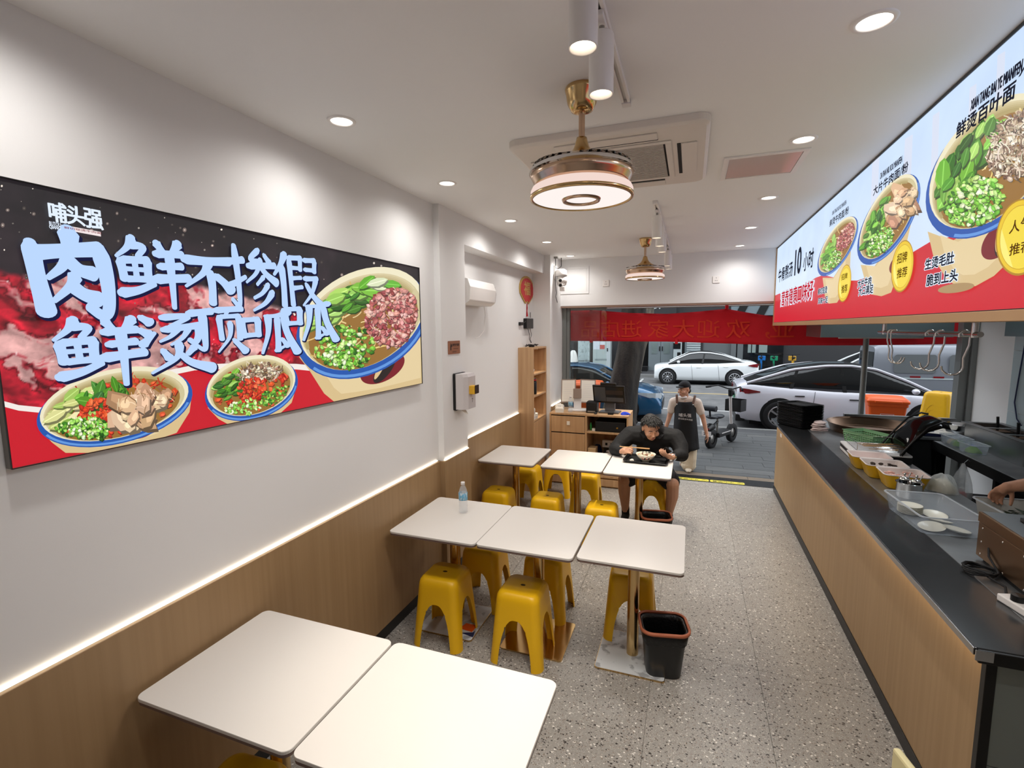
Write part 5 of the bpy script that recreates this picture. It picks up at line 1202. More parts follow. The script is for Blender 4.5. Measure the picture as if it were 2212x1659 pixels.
# street-side bench and right-hand bench with black fronts
bn = thing('street_bench', 'steel kitchen bench along the street opening', 'bench', (0,0,0)); bb(bn, 'bench_top', 'steel_top', 1.76, 2.845, 6.22, 6.80, .85, .88, bevel=.003); bb(bn, 'upstand', 'steel_brushed', 1.76, 2.84, 6.79, 6.84, .881, 1.0); bb(bn, 'front_panel', 'black_matte', 1.77, 2.55, 6.24, 6.26, .05, .849); bb(bn, 'leg', 'black_matte', 1.78,1.82,6.28,6.32,0,.849); bb(bn, 'leg', 'black_matte', 1.78,1.82,6.72,6.76,0,.849)
bn = thing('wall_bench', 'dark steel kitchen bench along the tiled wall', 'bench', (0,0,0)); bb(bn, 'bench_top', 'steel_top', 2.42, 2.972, 4.0, 6.215, .82, .85, bevel=.003); bb(bn, 'edge', 'black_matte', 2.41, 2.4195, 4.0, 6.215, .76, .849); bb(bn, 'lower_shelf', 'black_matte', 2.45, 2.97, 4.0, 6.2, .3, .32)
for y in (4.05, 5.1, 6.15): bb(bn, 'leg', 'black_matte', 2.43,2.47,y,y+.04,0,.759)
bb(bn, 'back_panel', 'black_matte', 2.955,2.972,4.0,6.2,.0,.819)
bm = thing('bain_marie', 'deep steel bain marie with ladle handles at the kitchen wall', 'bain marie', (0,0,0)); BX0,BX1,BY0,BY1 = 2.665,2.95,5.25,6.20
o = MB(); o.box(BX0,BX0+.012,BY0,BY1,.8505,1.06).box(BX1-.012,BX1,BY0,BY1,.8505,1.06).box(BX0+.012,BX1-.012,BY0,BY0+.012,.8505,1.06).box(BX0+.012,BX1-.012,BY1-.012,BY1,.8505,1.06).box(BX0+.012,BX1-.012,BY0+.012,BY1-.012,.8505,.87); o.build('tank', 'steel', bm, bevel=.003)
o = MB()
for a_, b_ in ((BX0-.03,BX0+.03),(BX1-.03,BX1+.02)): o.box(a_,b_,BY0-.03,BY1+.02,1.0605,1.068)
for y in (BY0-.03, BY0+.29, BY0+.61, BY1-.04): o.box(BX0+.031,BX1-.031,y,y+.06,1.0605,1.068)
o.build('rim', 'steel_brushed', bm, bevel=.002)
for k, y in enumerate((BY0+.14, BY0+.46, BY0+.78)):
    MB().tube([(BX0+.18,y,.95),(BX0+.17,y-.02,1.09),(BX0+.16,y-.03,1.16)], .012, 8).build('ladle_handle', 'black_plastic', bm); MB().box(BX0+.03,BX1-.03,y-.10,y+.10,1.02,1.024).build('soup', 'shelf_dark', bm)
q = at_z(2095,935,.90)
t = thing('steel_bowl', 'shiny round steel bowl on the street bench corner', 'bowl', (2.78, 6.42, .8805)); MB().lathe([(0,.0),(.06,.0),(.10,.02),(.145,.07),(.155,.115),(.165,.12),(.152,.118),(.14,.07),(.095,.024),(0,.006)], n=36, cap=False).build('bowl_body', 'chrome', t); MB().lathe([(.155,.1165),(.168,.1195),(.168,.1225),(.155,.1225)], n=36, cap=False).build('rim', 'chrome', t)
t = thing('paper_covered_board', 'white paper sheet over a board on the street bench', 'board', (2.30, 6.48, .8805)); bb(t, 'board', 'navy', -.30,.30,-.2,.2,0,.03, bevel=.004)
sh = MB(); rows = [[(-.31+.64*i/14, -.21+.43*j/8, .0315+.004*math.sin(i*.9+j)+.004*math.sin(j*1.4)+ (.012*max(0,(i-11)) if j > 4 else 0)) for j in range(9)] for i in range(15)]
for i in range(14):
    for j in range(8): sh.add([rows[i][j],rows[i+1][j],rows[i+1][j+1],rows[i][j+1]], [(0,1,2,3)], True)
sh.build('paper_sheet', 'paper', t, clean=True)
q = at_z(2112,953,.85); t = thing('scrap_plate', 'small white plate with dark scraps on the wall bench corner', 'plate', (q.x-.03, min(q.y,6.11), .8505)); MB().lathe([(0,.003),(.05,.003),(.085,.014),(.083,.016),(.05,.007),(0,.006)], n=26, cap=False).build('plate_body', 'plate_white', t); crumple('scraps', 'fungus', t, (0,0,.008), (.05,.045,.012), seed=3)
q = at_z(2140,968,.85); t = thing('blue_cloth', 'flat folded blue cloth on the wall bench edge', 'cloth', (q.x-.07, q.y-.02, .8505), R(-70)); MB().box(-.13,.13,-.06,.06,0,.006).build('cloth', 'cloth_blue', t, bevel=.003); MB().box(-.12,.10,-.05,.055,.0062,.011).build('fold', 'cloth_blue', t, bevel=.003)
mat('greens', (120,160,70), .6); mat('dough', (214,190,150), .7)
for k, (px, py, fd, lb) in enumerate(((2158,958,'dough','clear food box with beige dough strips on the wall bench'), (2186,970,'greens','clear food box with chopped greens on the wall bench'), (2215,985,'greens','clear food box with greens next to the box of chopped greens'))):
    q = at_z(px,py,.85); t = clear_box(lb, (2.535, min(q.y,6.08), .8505), R(5), .15, .22, .09)
    crumple('food', fd, t, (0,0,.006), (.055,.075,.05), seed=40+k, amp=.2)
# hanging plastic bag on the bench corner, wall cable
q = at_z(2085,1000,.80)
t = thing('hanging_bag', 'clear plastic bag of packets hanging from the wall bench corner', 'bag', (2.36, 5.45, .42))
rings = []
rn = random.Random(3)
for z, r in ((0,.04),(.02,.09),(.10,.12),(.2,.10),(.28,.07),(.34,.03),(.38,.015)): rings.append([(r*math.cos(2*math.pi*k/16)*rn.uniform(.85,1.15)*.7, r*math.sin(2*math.pi*k/16)*rn.uniform(.85,1.15), z) for k in range(16)])
MB().loft(rings, True, True).build('plastic_bag', 'bag_clear', t, sub=1); bb(t, 'red_packet', 'red', -.03,.02,-.06,.0,.02,.12); bb(t, 'silver_packet', 'wrap_white', -.02,.03,.0,.06,.03,.15)
MB().tube([(.0,0,.38),(.03,0,.42),(.045,0,.40)], .003, 6).build('hook', 'steel', t)
t = tag(MB().tube([(2.963,5.9,2.99),(2.962,5.95,2.2),(2.962,6.02,1.6),(2.962,6.05,1.3),(2.958,5.98,1.15),(2.956,5.9,1.1)], .006, 8).build('wall_cable', 'navy', None), 'dark blue cable running down the tiled kitchen wall', 'cable')
# yellow floor warning stickers and pale chair corner
mat('sticker_yellow', (200,188,50), .5)
for k, (p0, p1) in enumerate((((1457,1027),(1523,1034)), ((1525,1033),(1594,1043)))):
    a = at_z(*p0, 0); b = at_z(*p1, 0); w = .40
    t = thing('floor_sticker', ('first' if k == 0 else 'second, counter side')+' yellow slippery floor sticker on the threshold edge', 'sticker', (-.14+.215+.435*k, 6.855, .0045), 0, 'yellow floor stickers')
    MB().prism(rrect(-.21,.21,-.045,.045,.02,4), .0, .0006).build('film', 'sticker_yellow', t); text('lettering', '小心地滑', 'slot', t, (-.05,0,.0008), (0,0,math.pi), .062, .02, scale=(1.05,1,1))
    mb = MB(); mb.tube([(.19,.0,.001),(.165,.012,.001),(.12,-.012,.001)], .005, 5, flat=.1).tube([(.165,.012,.001),(.13,.022,.001)], .004, 5, flat=.1); mb.build('pictogram', 'slot', t)
mat('cream_plastic', (226,214,164), .45)
p1 = at_z(1936,1612,.75); p2 = at_z(1973,1659,.75); dd = (p2-p1).normalized(); cc = p1+dd*.16
t = thing('cream_chair', 'cream coloured chair standing with its back to the aisle beside the counter end', 'chair', (cc.x, cc.y, 0), math.atan2(dd.x, -dd.y))
bb(t, 'backrest', 'cream_plastic', -.012,.012,-.16,.16,.45,.748, bevel=.008); bb(t, 'armrest', 'cream_plastic', .0,.30,-.165,-.14,.60,.63, bevel=.006); bb(t, 'seat', 'cream_plastic', .0,.34,-.17,.17,.42,.445, bevel=.008)
for x in (.02,.31):
    for y in (-.15,.15): bb(t, 'leg', 'cream_plastic', x-.015,x+.015,y-.015,y+.015,0,.419)
# ================================================================ street outside
mat('asphalt', (112,112,112), .85, bump=(180,.3), vary=((3,3,3),(94,94,95),.35,.7)); mat('asphalt_dark', (74,74,76), .85, bump=(120,.3))
mat('slab_a', (80,81,81), .7, bump=(40,.3), vary=((2,8,8),(66,67,68),.35,.7)); mat('slab_b', (92,92,90), .7, bump=(40,.3), vary=((2,8,8),(78,78,78),.35,.7)); mat('slab_brown', (128,112,92), .75, vary=((3,9,9),(104,92,80),.35,.7))
mat('kerb_stone', (120,120,118), .8, bump=(60,.3)); mat('line_yellow', (188,164,110), .7); mat('line_white', (190,190,188), .7)
PS = -.035; PY = 7.065
def pz(y): return -.17+(y-PY)*PS
KY = 12.55; RZ = -.45
pv = struct('pavement', MB().add([(-14,PY,pz(PY)-.006),(16,PY,pz(PY)-.006),(16,KY,pz(KY)-.006),(-14,KY,pz(KY)-.006),(-14,PY,-.9),(16,PY,-.9),(16,KY,-.9),(-14,KY,-.9)], [(0,1,2,3),(3,2,6,7),(1,5,6,2),(0,3,7,4),(0,4,5,1)]), 'asphalt_dark')
rn = random.Random(12); y = PY+.004; r_ = 0
smesh = {}
while y < 11.9:
    h = (.30, .24, .30, .20)[r_ % 4]; x = -2.6-rn.uniform(0,.6)
    while x < 3.6:
        w = rn.choice((.6, .8, 1.0)); m_ = 'slab_brown' if r_ == 2 else rn.choice(('slab_a','slab_b','slab_a'))
        if (w,h,m_) not in smesh: smesh[(w,h,m_)] = MB().box(-w/2+.003,w/2-.003,-h/2+.003,h/2-.003,-.006,.0).mesh('paving_slab'); smesh[(w,h,m_)].materials.append(M[m_])
        o = obj('paving_slab', smesh[(w,h,m_)], None, pv, loc=(x+w/2, y+h/2, pz(y+h/2)+.001+rn.uniform(0,.002)), rot=(math.atan(PS)+rn.uniform(-.004,.004), 0, 0)); x += w
    y += h; r_ += 1
kb = struct('kerb', MB().box(-14,16,KY+.001,KY+.16,-.9,-.358), 'kerb_stone', bevel=.01)
rd = struct('road', MB().box(-40,40,KY+.161,25.2,-1.0,RZ), 'asphalt')
MB().box(-40,40,19.55,19.70,RZ+.001,RZ+.004).build('centre_line', 'line_yellow', rd); MB().box(-40,40,15.6,15.7,RZ+.001,RZ+.004).build('bay_line', 'line_white', rd)
for x in (-2.2, 4.0, 9.0): MB().box(x,x+.1,22.0,24.6,RZ+.001,RZ+.004).build('bay_line', 'line_white', rd)
MB().box(0.3,.4,KY+.3,15.6,RZ+.001,RZ+.004).build('bay_line', 'line_white', rd)
struct('far_kerb', MB().box(-40,40,25.2,25.4,-1,-.30), 'kerb_stone', bevel=.01)
struct('far_pavement', MB().box(-40,40,25.4,29.5,-1,-.31), 'asphalt_dark')
mat('facade_dark', (46,46,48), .6); mat('facade_grey', (96,100,102), .6); mat('facade_upper', (70,74,76), .7); mat('wall_conc', (122,120,116), .85)
fa = struct('far_facade', MB().box(-30,30,28.2,29.4,-.31,12), 'facade_dark')
struct('upper_facade', MB().box(-14,16,-1.4,7.15,3.13,10), 'wall_conc'); struct('neighbour_wall_left', MB().box(-14,-2.31,5,7.15,-.3,3.12), 'wall_conc'); struct('neighbour_wall_right', MB().box(3.31,16,5,7.15,-.3,3.12), 'wall_conc')
YF2 = 28.2
def fpx(x0, y0, x1, y1, Y=YF2-.15):
    a = at_y(x0,y0,Y); b = at_y(x1,y1,Y); return a.x, b.x, min(a.z,b.z), max(a.z,b.z)
def fbox(parent, name, m, px, Y0, Y1, zmin=None, bevel=0):
    x0,x1,z0,z1 = fpx(*px, Y=Y0)
    if zmin is not None: z0 = zmin
    return MB().box(x0,x1,Y0,Y1,z0,z1).build(name, m, parent, bevel=bevel)
FG = -.309
mat('pale_metal', (172,182,184), .5); mat('grey_door', (122,132,136), .5); mat('shop_glass', (22,24,26), .1); mat('curtain', (126,140,138), .8); mat('poster_w', (206,210,222), .6); mat('poster_r', (186,90,86), .6); mat('pillar_white', (178,190,194), .7, vary=((6,6,6),(140,150,152),.5,.7)); mat('brown_dark', (52,42,34), .7)
# far shop fronts, left to right
e = thing('electric_cabinet', 'pale grey street electric cabinet with two paper notices', 'cabinet', (0,0,0)); C0 = 26.6
fbox(e, 'cabinet_body', 'pale_metal', (1281,733,1318,813), C0, C0+.5, FG+.08, .01); fbox(e, 'plinth', 'kerb_stone', (1280,808,1319,818), C0-.02, C0+.52, FG); fbox(e, 'notice', 'poster_w', (1282,737,1295,755), C0-.008, C0-.001); fbox(e, 'notice', 'poster_r', (1296,745,1306,754), C0-.008, C0-.001); fbox(e, 'notice', 'poster_w', (1296,738,1307,745), C0-.008, C0-.001); fbox(e, 'handle', 'black_plastic', (1311,752,1313,759), C0-.02, C0-.001)
for k in range(9): fbox(e, 'vent_slot', 'grey_door', (1285+2.9*k,775,1287+2.9*k,779), C0-.004, C0-.0005)
for k, (x0, x1, lb) in enumerate(((1249,1266,'broad white pillar on the far pavement with a grey foot'), (1264,1269,'narrow white post right against the broad white pillar'), (1270,1273,'slim white post beside the electric cabinet'))):
    e = thing('pillar', lb, 'pillar', (0,0,0)); Y = 26.9-.12*k; fbox(e, 'shaft', 'pillar_white', (x0,690,x1,778+6*k), Y, Y+.25, -.05); fbox(e, 'foot', 'grey_door', (x0,778,x1,790), Y-.004, Y+.25, FG)
e = thing('white_cover', 'white sheet covering a heap beside the far pillars', 'cover', (*at_y(1238,792,26.2)[:2], FG)); crumple('sheet', 'white_plastic', e, (0,0,0), (.30,.3,1.15), seed=6, amp=.15); MB().tube([(-.6,0,.0),(-.4,0,.9),(-.1,0,1.3)], .03, 6).tube([(-.5,-.05,.5),(-.1,-.05,.9)], .03, 6).build('frame', 'black_plastic', e)
e = thing('louvre_door', 'grey double louvre door across the street', 'door', (0,0,0)); Y = 27.9
x0,x1,z0,z1 = fpx(1401,735,1453,794,Y)
for s in range(2):
    w = (x1-x0)/2; a = x0+w*s; d = MB().box(a+.01,a+w-.01,Y,Y+.1,FG,z1+1.0).build('door_leaf', 'grey_door', e, bevel=.005)
    for k in range(13): z = z0+.75+(z1-z0-.9)*k/12; MB().box(a+w*.25,a+w*.72,Y-.02,Y-.001,z,z+.035).build('slat', 'curtain', d)
    MB().box(a+(w*.88 if s == 0 else w*.1),a+(w*.88 if s == 0 else w*.1)+.05,Y-.03,Y-.001,z0+.9,z0+1.15).build('handle', 'black_plastic', d)
e = thing('wall_terminal', 'grey self service box between the louvre door and the shutter', 'box', (0,0,0)); fbox(e, 'case', 'pale_metal', (1455,738,1472,775), 27.5, 28.0, FG, .01); fbox(e, 'window', 'shop_glass', (1455,741,1470,754), 27.49, 27.499); fbox(e, 'dial', 'black_plastic', (1463,761,1470,769), 27.485, 27.499); fbox(e, 'frame', 'black_matte', (1454,735,1475,780), 28.06, 28.1, FG)
e = thing('roller_shutter', 'grey slatted shutter behind the white sedan', 'shutter', (0,0,0)); x0,x1,z0,z1 = fpx(1484,732,1512,790,28.0)
MB().box(x0-.1,x1+.02,28.05,28.15,FG,z1+1.2).build('backing', 'grey_door', e)
for k in range(22): z = FG+.1+.125*k; MB().box(x0,x1,28.0,28.049,z,z+.085).build('slat', 'pale_metal', e)
e = thing('shop_window', 'dark shop window with pale curtains across the street', 'window', (0,0,0)); fbox(e, 'pane', 'shop_glass', (1585,715,1690,800), 28.05, 28.1, FG+.3)
for x0, x1 in ((1617,1624),(1624,1632),(1641,1657)): fbox(e, 'curtain', 'curtain', (x0,720,x1,762), 28.0, 28.049)
fbox(e, 'frame_post', 'facade_grey', (1581,706,1588,800), 27.95, 28.1, FG); fbox(e, 'frame_post', 'facade_grey', (1595,706,1603,800), 27.95, 28.1, FG)
e = thing('panel_wall', 'plain dark grey panel wall behind the white sedan', 'panel', (0,0,0)); fbox(e, 'panel', 'facade_grey', (1516,690,1580,800), 28.1, 28.18, FG); fbox(e, 'joint', 'facade_dark', (1515,690,1517,800), 28.05, 28.1, FG)
e = thing('fabric_stack', 'dark open shop bay with boxes across the street', 'shop bay', (0,0,0)); fbox(e, 'recess', 'black_void', (1358,690,1399,792), 28.1, 28.19, FG); fbox(e, 'carton', 'brown_dark', (1360,758,1378,772), 27.6, 28.0); fbox(e, 'carton', 'kraft', (1363,757,1378,763), 27.55, 27.59); fbox(e, 'hanging_cord', 'kraft', (1376,720,1379,750), 27.6, 27.64); fbox(e, 'step', 'black_matte', (1355,792,1398,804), 27.2, 28.0, FG)
mat('bark', (66,60,54), .95, bump=(26,1.0), vary=((6,6,1.5),(40,37,35),.35,.65)); mat('bark_pale', (110,102,90), .95, bump=(22,.9), vary=((5,5,2),(74,68,60),.35,.65))
def trunk(name, label, pts, rad, m, seed):
    rn = random.Random(seed); ph = [rn.uniform(0,6) for _ in range(5)]; rings = []
    n = 36; P0 = [Vector(p) for p in pts]
    for i in range(25):
        t = i/24*(len(P0)-1); k = min(int(t), len(P0)-2); f = t-k; p = P0[k].lerp(P0[k+1], f); r = rad[k]*(1-f)+rad[k+1]*f
        rings.append([(p.x+r*math.cos(a)*(1+.05*math.sin(5*a+ph[0]+i*.2)+.04*math.sin(9*a+ph[1]-i*.3)), p.y+r*math.sin(a)*(1+.05*math.sin(5*a+ph[0]+i*.2)), p.z) for a in [2*math.pi*j/n for j in range(n)]])
    t = thing(name, label, 'tree', (0,0,0)); MB().loft(rings).build('trunk', m, t)
    for k in range(5): a = ph[k % 5]+k*1.26; MB().tube([(pts[0][0]+rad[0]*.8*math.cos(a), pts[0][1]+rad[0]*.8*math.sin(a), pts[0][2]+.25), (pts[0][0]+rad[0]*1.25*math.cos(a), pts[0][1]+rad[0]*1.25*math.sin(a), pts[0][2]+.02)], [.09,.05], 8).build('root', m, t)
    return t
b0 = at_y(1333,900,12.05); t1 = at_y(1364,735,12.15); t2 = at_y(1372,640,12.2)
trunk('tree', 'dark street tree trunk rising beside the blue car', [(b0.x,12.05,pz(12.05)), (b0.x+.12,12.08,.5), (t1.x,12.15,1.7), (t2.x,12.2,3.0), (t2.x+.3,12.3,6.0)], [.44,.36,.30,.27,.2], 'bark', 2)
q = at_y(1378,800,26.3); trunk('tree', 'small pale tree trunk on the far pavement before the dark shop bay', [(q.x-.2,26.3,FG), (q.x+.05,26.3,1.0), (q.x+.4,26.3,2.2), (q.x+.6,26.3,5)], [.36,.34,.3,.2], 'bark_pale', 5)
# sign over the far shops (only its lower edge shows over the banner)
mat('sign_grey', (108,120,126), .5); mat('letter_white', (196,206,208), .5)
e = thing('far_shop_sign', 'dark shop sign band with white letters across the street', 'sign', (0,0,0)); x0,x1,z0,z1 = fpx(1290,668,1420,640,27.8)
MB().box(x0-6,x1+1,27.9,28.19,2.65,4.2).build('sign_board', 'facade_dark', e); a = at_y(1365,664,27.85)
for ch, px in (('F',1366),('D',1388),('O',1414),('I',1425)): q = at_y(px,661,27.85); text('letter', ch, 'letter_white', e, (q.x,27.88,q.z+.02), (R(90),0,0), .55, .01)
e = thing('far_shop_sign', 'pale grey sign board with big dark strokes across the street', 'sign', (0,0,0)); x0,x1,z0,z1 = fpx(1580,668,1690,640,27.8); MB().box(x0,x1+3,27.9,28.19,2.62,4.4).build('sign_board', 'sign_grey', e)
for px in (1605,1650): q = at_y(px,665,27.85); MB().box(-.18,.18,-.03,0,-.9,.9).build('stroke', 'black_matte', e, loc=(q.x,27.89,q.z), rot=(0,R(24),0))
# ---------------------------------------------------------------- cars
mat('glass_dark', (16,18,20), .06, coat=.5); mat('car_white', (226,230,232), .22, coat=.6); mat('car_pearl', (216,216,226), .2, coat=.7); mat('car_blue', (24,86,128), .18, .25, coat=.8); mat('van_grey', (126,130,138), .3, .2, coat=.3); mat('rim_alloy', (186,188,192), .25, .9); mat('tail_red', (120,18,26), .15, coat=.6); mat('lamp_clear', (196,204,210), .08, coat=.8); mat('plate_green', (70,160,110), .4); mat('plate_blue', (30,70,160), .4); mat('seam', (40,42,46), .6)
def lerp_tab(tab, x):
    for (a, va), (b, vb) in zip(tab, tab[1:]):
        if x <= b: f = (x-a)/(b-a) if b > a else 0; f = max(0,min(1,f)); return va+(vb-va)*f
    return tab[-1][1]
def sm_tab(tab, x):
    h = .06; return (lerp_tab(tab,x-h)+2*lerp_tab(tab,x)+lerp_tab(tab,x+h))/4
def make_car(label, loc, rz, L, W, body, top, cabin, wheels, wr_, paint, roof_m=None, belt=1.0, group=None, spokes=10, clr=.17, name='car', doors=(), pill=(), tail=None, head=None, plate=None, nosehw=.8):
    t = thing(name, label, 'car', loc, rz, group)
    x0 = -L/2
    def hw(x):
        u = (x-x0)/L; e = max(0.0, min(u, 1-u)*L)
        return W/2*(nosehw+(1-nosehw)*min(1, (e/.55))**.55)
    def rb(x):
        w = hw(x); zt = sm_tab(top, x-x0); zb = clr+.04*(1-min(1,min(x-x0, L-(x-x0))/.5)); zm = zb+(zt-zb)*.55
        half = [(0,zb),(w*.82,zb),(w*.955,zb+.05),(w*.99,zb+(zm-zb)*.5),(w,zm),(w*.985,zm+(zt-zm)*.45),(w*.945,zt-.075),(w*.86,zt-.02),(w*.5,zt+.006),(0,zt+.012)]
        return [(x, p[0], p[1]) for p in half] + [(x, -p[0], p[1]) for p in half[-2:0:-1]]
    xs = [x0+L*(.5-.5*math.cos(math.pi*k/44)) for k in range(45)]
    bd = MB().loft([rb(x) for x in xs]).build('body', paint, t)
    def rc(x, off=0.0):
        zt = sm_tab(cabin, x-x0); zb = sm_tab(top, x-x0)-.05; w = hw(x)*.90; f = max(0,(zt-zb))/.55; wt = w*(1-.22*min(1,f))
        return zb, zt, w+off, wt+off
    cx0, cx1 = cabin[0][0]+x0, cabin[-1][0]+x0
    def ringc(x, off=0):
        zb, zt, w, wt = rc(x, off); zt = max(zt, zb+.005); h = zt-zb
        half = [(0,zb),(w,zb),(w+(wt-w)*.45,zb+h*.45),(wt,zb+h*.86),(wt*.93,zb+h*.955),(wt*.62,zt+off),(0,zt+.012+off)]
        return [(x, p[0], p[1]) for p in half] + [(x, -p[0], p[1]) for p in half[-2:0:-1]]
    xc = [cx0+(cx1-cx0)*k/36 for k in range(37)]
    MB().loft([ringc(x) for x in xc]).build('glasshouse', 'glass_dark', t)
    # roof skin and side rails in paint
    zr = max(v for _, v in cabin)
    ro = [x for x in xc if sm_tab(cabin, x-x0) > zr-.16]
    rs = MB(); rr = [[ringc(x,.006)[k] for k in (4,5,6,7,8)] for x in ro]
    rs.loft(rr, False, False, True, False).build('roof', roof_m or paint, t)
    for s in (1, -1):
        rail = MB(); pts = []
        for x in xc:
            zb, zt, w, wt = rc(x, .004); h = max(0,zt-zb); pts.append((x, s*(wt*.985), zb+h*.92+.004))
        rail.tube(pts, .032, 8, flat=1.0).build('roof_rail', paint, t)
        for a, b in pill:
            pm = MB(); za = rc(a+x0,.006); zb_ = rc(b+x0,.006)
            pm.add([(a+x0-.03,s*za[2],za[0]),(a+x0+.05,s*za[2],za[0]),(b+x0+.035,s*zb_[3],zb_[0]+(zb_[1]-zb_[0])*.88),(b+x0-.03,s*zb_[3],zb_[0]+(zb_[1]-zb_[0])*.88)], [(0,1,2,3)]); o = pm.build('pillar', 'black_plastic', t); o.modifiers.new('s','SOLIDIFY').thickness = .012
        for dx in doors:
            x = dx+x0; pr_ = [p for p in rb(x) if p[1]*1 > 0][1:6]
            MB().tube([(p[0]+.02*(i-2), s*(abs(p[1])+.001), p[2]) for i, p in enumerate(pr_)], .005, 5).build('door_seam', 'seam', t)
            xx = x-.28; zt = sm_tab(top,xx-x0); MB().box(xx-.1,xx+.1,-.012,.012,-.012,.012).build('door_handle', paint if paint != 'car_pearl' else 'seam', t, loc=(0, s*(hw(xx)*.985+.004), zt-.20), bevel=.004)
        for wx in wheels:
            x = wx+x0; y = s*(hw(x)*1.0+.004)
            MB().lathe([(wr_*1.0,-.02*s),(wr_*1.17,-.02*s),(wr_*1.17,.0),(wr_*1.12,.004*s),(0,.004*s)], (x,y-.006*s,wr_+.02), 40, 'y', cap=False).build('wheel_arch', 'black_void', t)
            wh = MB().lathe([(wr_*.66,-.2*s),(wr_*.97,-.19*s),(wr_,-.15*s),(wr_,-.01*s),(wr_*.95,.012*s),(wr_*.70,.016*s),(wr_*.66,.004*s)], (x,y,wr_), 40, 'y', cap=False).build('wheel', 'rubber', t)
            MB().lathe([(0,-.04*s),(wr_*.68,-.04*s)], (x,y,wr_), 32, 'y', cap=False).build('brake_shadow', 'black_void', wh)
            sp = MB(); sp.lathe([(wr_*.61,.010*s),(wr_*.685,.014*s),(wr_*.685,.0*s),(wr_*.61,-.0*s)], (x,y,wr_), 36, 'y', cap=False); sp.lathe([(0,.012*s),(wr_*.13,.01*s),(wr_*.14,-.01*s)], (x,y,wr_), 18, 'y', cap=False)
            for k in range(spokes):
                a = 2*math.pi*k/spokes; ca, sa = math.cos(a), math.sin(a); w1, w2 = wr_*.045, wr_*.075
                sp.add([(x+ca*wr_*.1-sa*w1,y+.008*s,wr_+sa*wr_*.1+ca*w1),(x+ca*wr_*.1+sa*w1,y+.008*s,wr_+sa*wr_*.1-ca*w1),(x+ca*wr_*.63+sa*w2,y+.008*s,wr_+sa*wr_*.63-ca*w2),(x+ca*wr_*.63-sa*w2,y+.008*s,wr_+sa*wr_*.63+ca*w2)], [(0,1,2,3)])
            sp.build('rim', 'rim_alloy', wh)
        if tail:
            zc, ln, ht = tail; pts = [(x0+.02,.62),(x0+ln*.4,.93),(x0+ln,1.0)]
            tl = MB(); A = [(x0+d, s*(hw(x0+d)*k+.006)) for d, k in ((-.012,.55),(.0,.80),(.06,.97),(ln*.5,.995),(ln,.985))]
            hs = [.5,.8,1,.8,.15]
            tl.add([(p[0],p[1],zc-ht*h) for p,h in zip(A,hs)]+[(p[0],p[1],zc+ht*h) for p,h in zip(A,hs)], [(i,i+1,i+6,i+5) for i in range(4)]); o = tl.build('tail_lamp', 'tail_red', t); o.modifiers.new('s','SOLIDIFY').thickness = .02
        if head:
            zc, ln, ht = head; xe = x0+L; A = [(xe-d, s*(hw(xe-d)*k+.004)) for d, k in ((.03,.62),(.05,.80),(.16,.94),(.36,.97),(ln,.965))]; hs = [.6,1,1,.7,.15]; rs_ = [0,0,.01,.04,.09]
            tl = MB(); tl.add([(p[0],p[1],zc+r-ht*h) for p,h,r in zip(A,hs,rs_)]+[(p[0],p[1],zc+r+ht*h) for p,h,r in zip(A,hs,rs_)], [(i,i+1,i+6,i+5) for i in range(4)]); o = tl.build('head_lamp', 'lamp_clear', t); o.modifiers.new('s','SOLIDIFY').thickness = .02
            MB().add([(p[0]+.003,p[1]+.006*s,zc+r-ht*h*.5) for p,h,r in zip(A[1:4],hs[1:4],rs_[1:4])]+[(p[0]+.003,p[1]+.006*s,zc+r+ht*h*.3) for p,h,r in zip(A[1:4],hs[1:4],rs_[1:4])], [(0,1,4,3),(1,2,5,4)]).build('lamp_core', 'black_plastic', o)
        xm_ = cabin[-1][0]+x0-.42; MB().ell((xm_, s*(hw(xm_)+.09), sm_tab(top,xm_-x0)+.06), (.07,.11,.06), 12, 8).build('mirror', paint, t)
    MB().box(x0+.3,x0+L-.3,-W/2*.86,W/2*.86,clr-.05,clr+.03).build('underbody', 'black_void', t)
    xe = x0+L
    MB().box(xe-.06,xe+.012,-W*.26,W*.26,clr+.15,clr+.36).build('grille', 'black_plastic', t, bevel=.01)
    MB().box(x0-.012,x0+.2,-W*.42,W*.42,clr+.0,clr+.17).build('rear_valance', 'black_plastic', t, bevel=.02)
    if plate: MB().box(x0-.022,x0-.012,-.22,.22,plate[1]-.06,plate[1]+.06).build('number_plate', plate[0], t)
    return t
sed_top = [(0,.90),(.1,.99),(.4,1.05),(.9,1.03),(1.6,.98),(3.1,.95),(3.5,.92),(4.1,.84),(4.4,.74),(4.55,.56)]
sed_cab = [(.55,1.0),(.9,1.14),(1.4,1.33),(1.9,1.425),(2.35,1.44),(2.75,1.38),(3.25,1.14),(3.6,.93)]
a = at_y(1413,800,22.5); b = at_y(1639,800,22.6)
make_car('white sedan parked across the street in front of the grey shutter', ((a.x+b.x)/2, 23.35, RZ), math.pi, b.x-a.x, 1.8, None, sed_top, sed_cab, (.92,3.62), .325, 'car_white', 'black_plastic', doors=(1.55,2.62), pill=((2.2,2.12),), tail=(.88,.42,.075), head=(.66,.62,.075), spokes=10)
suv_top = [(0,1.02),(.06,1.10),(.3,1.14),(1.0,1.08),(2.0,1.02),(3.5,1.0),(3.9,.98),(4.35,.88),(4.65,.72),(4.75,.55)]
suv_cab = [(.22,1.12),(.6,1.28),(1.2,1.50),(1.9,1.61),(2.4,1.62),(2.9,1.54),(3.5,1.26),(3.95,1.0)]
sx = at_y(1590,850,13.4).x
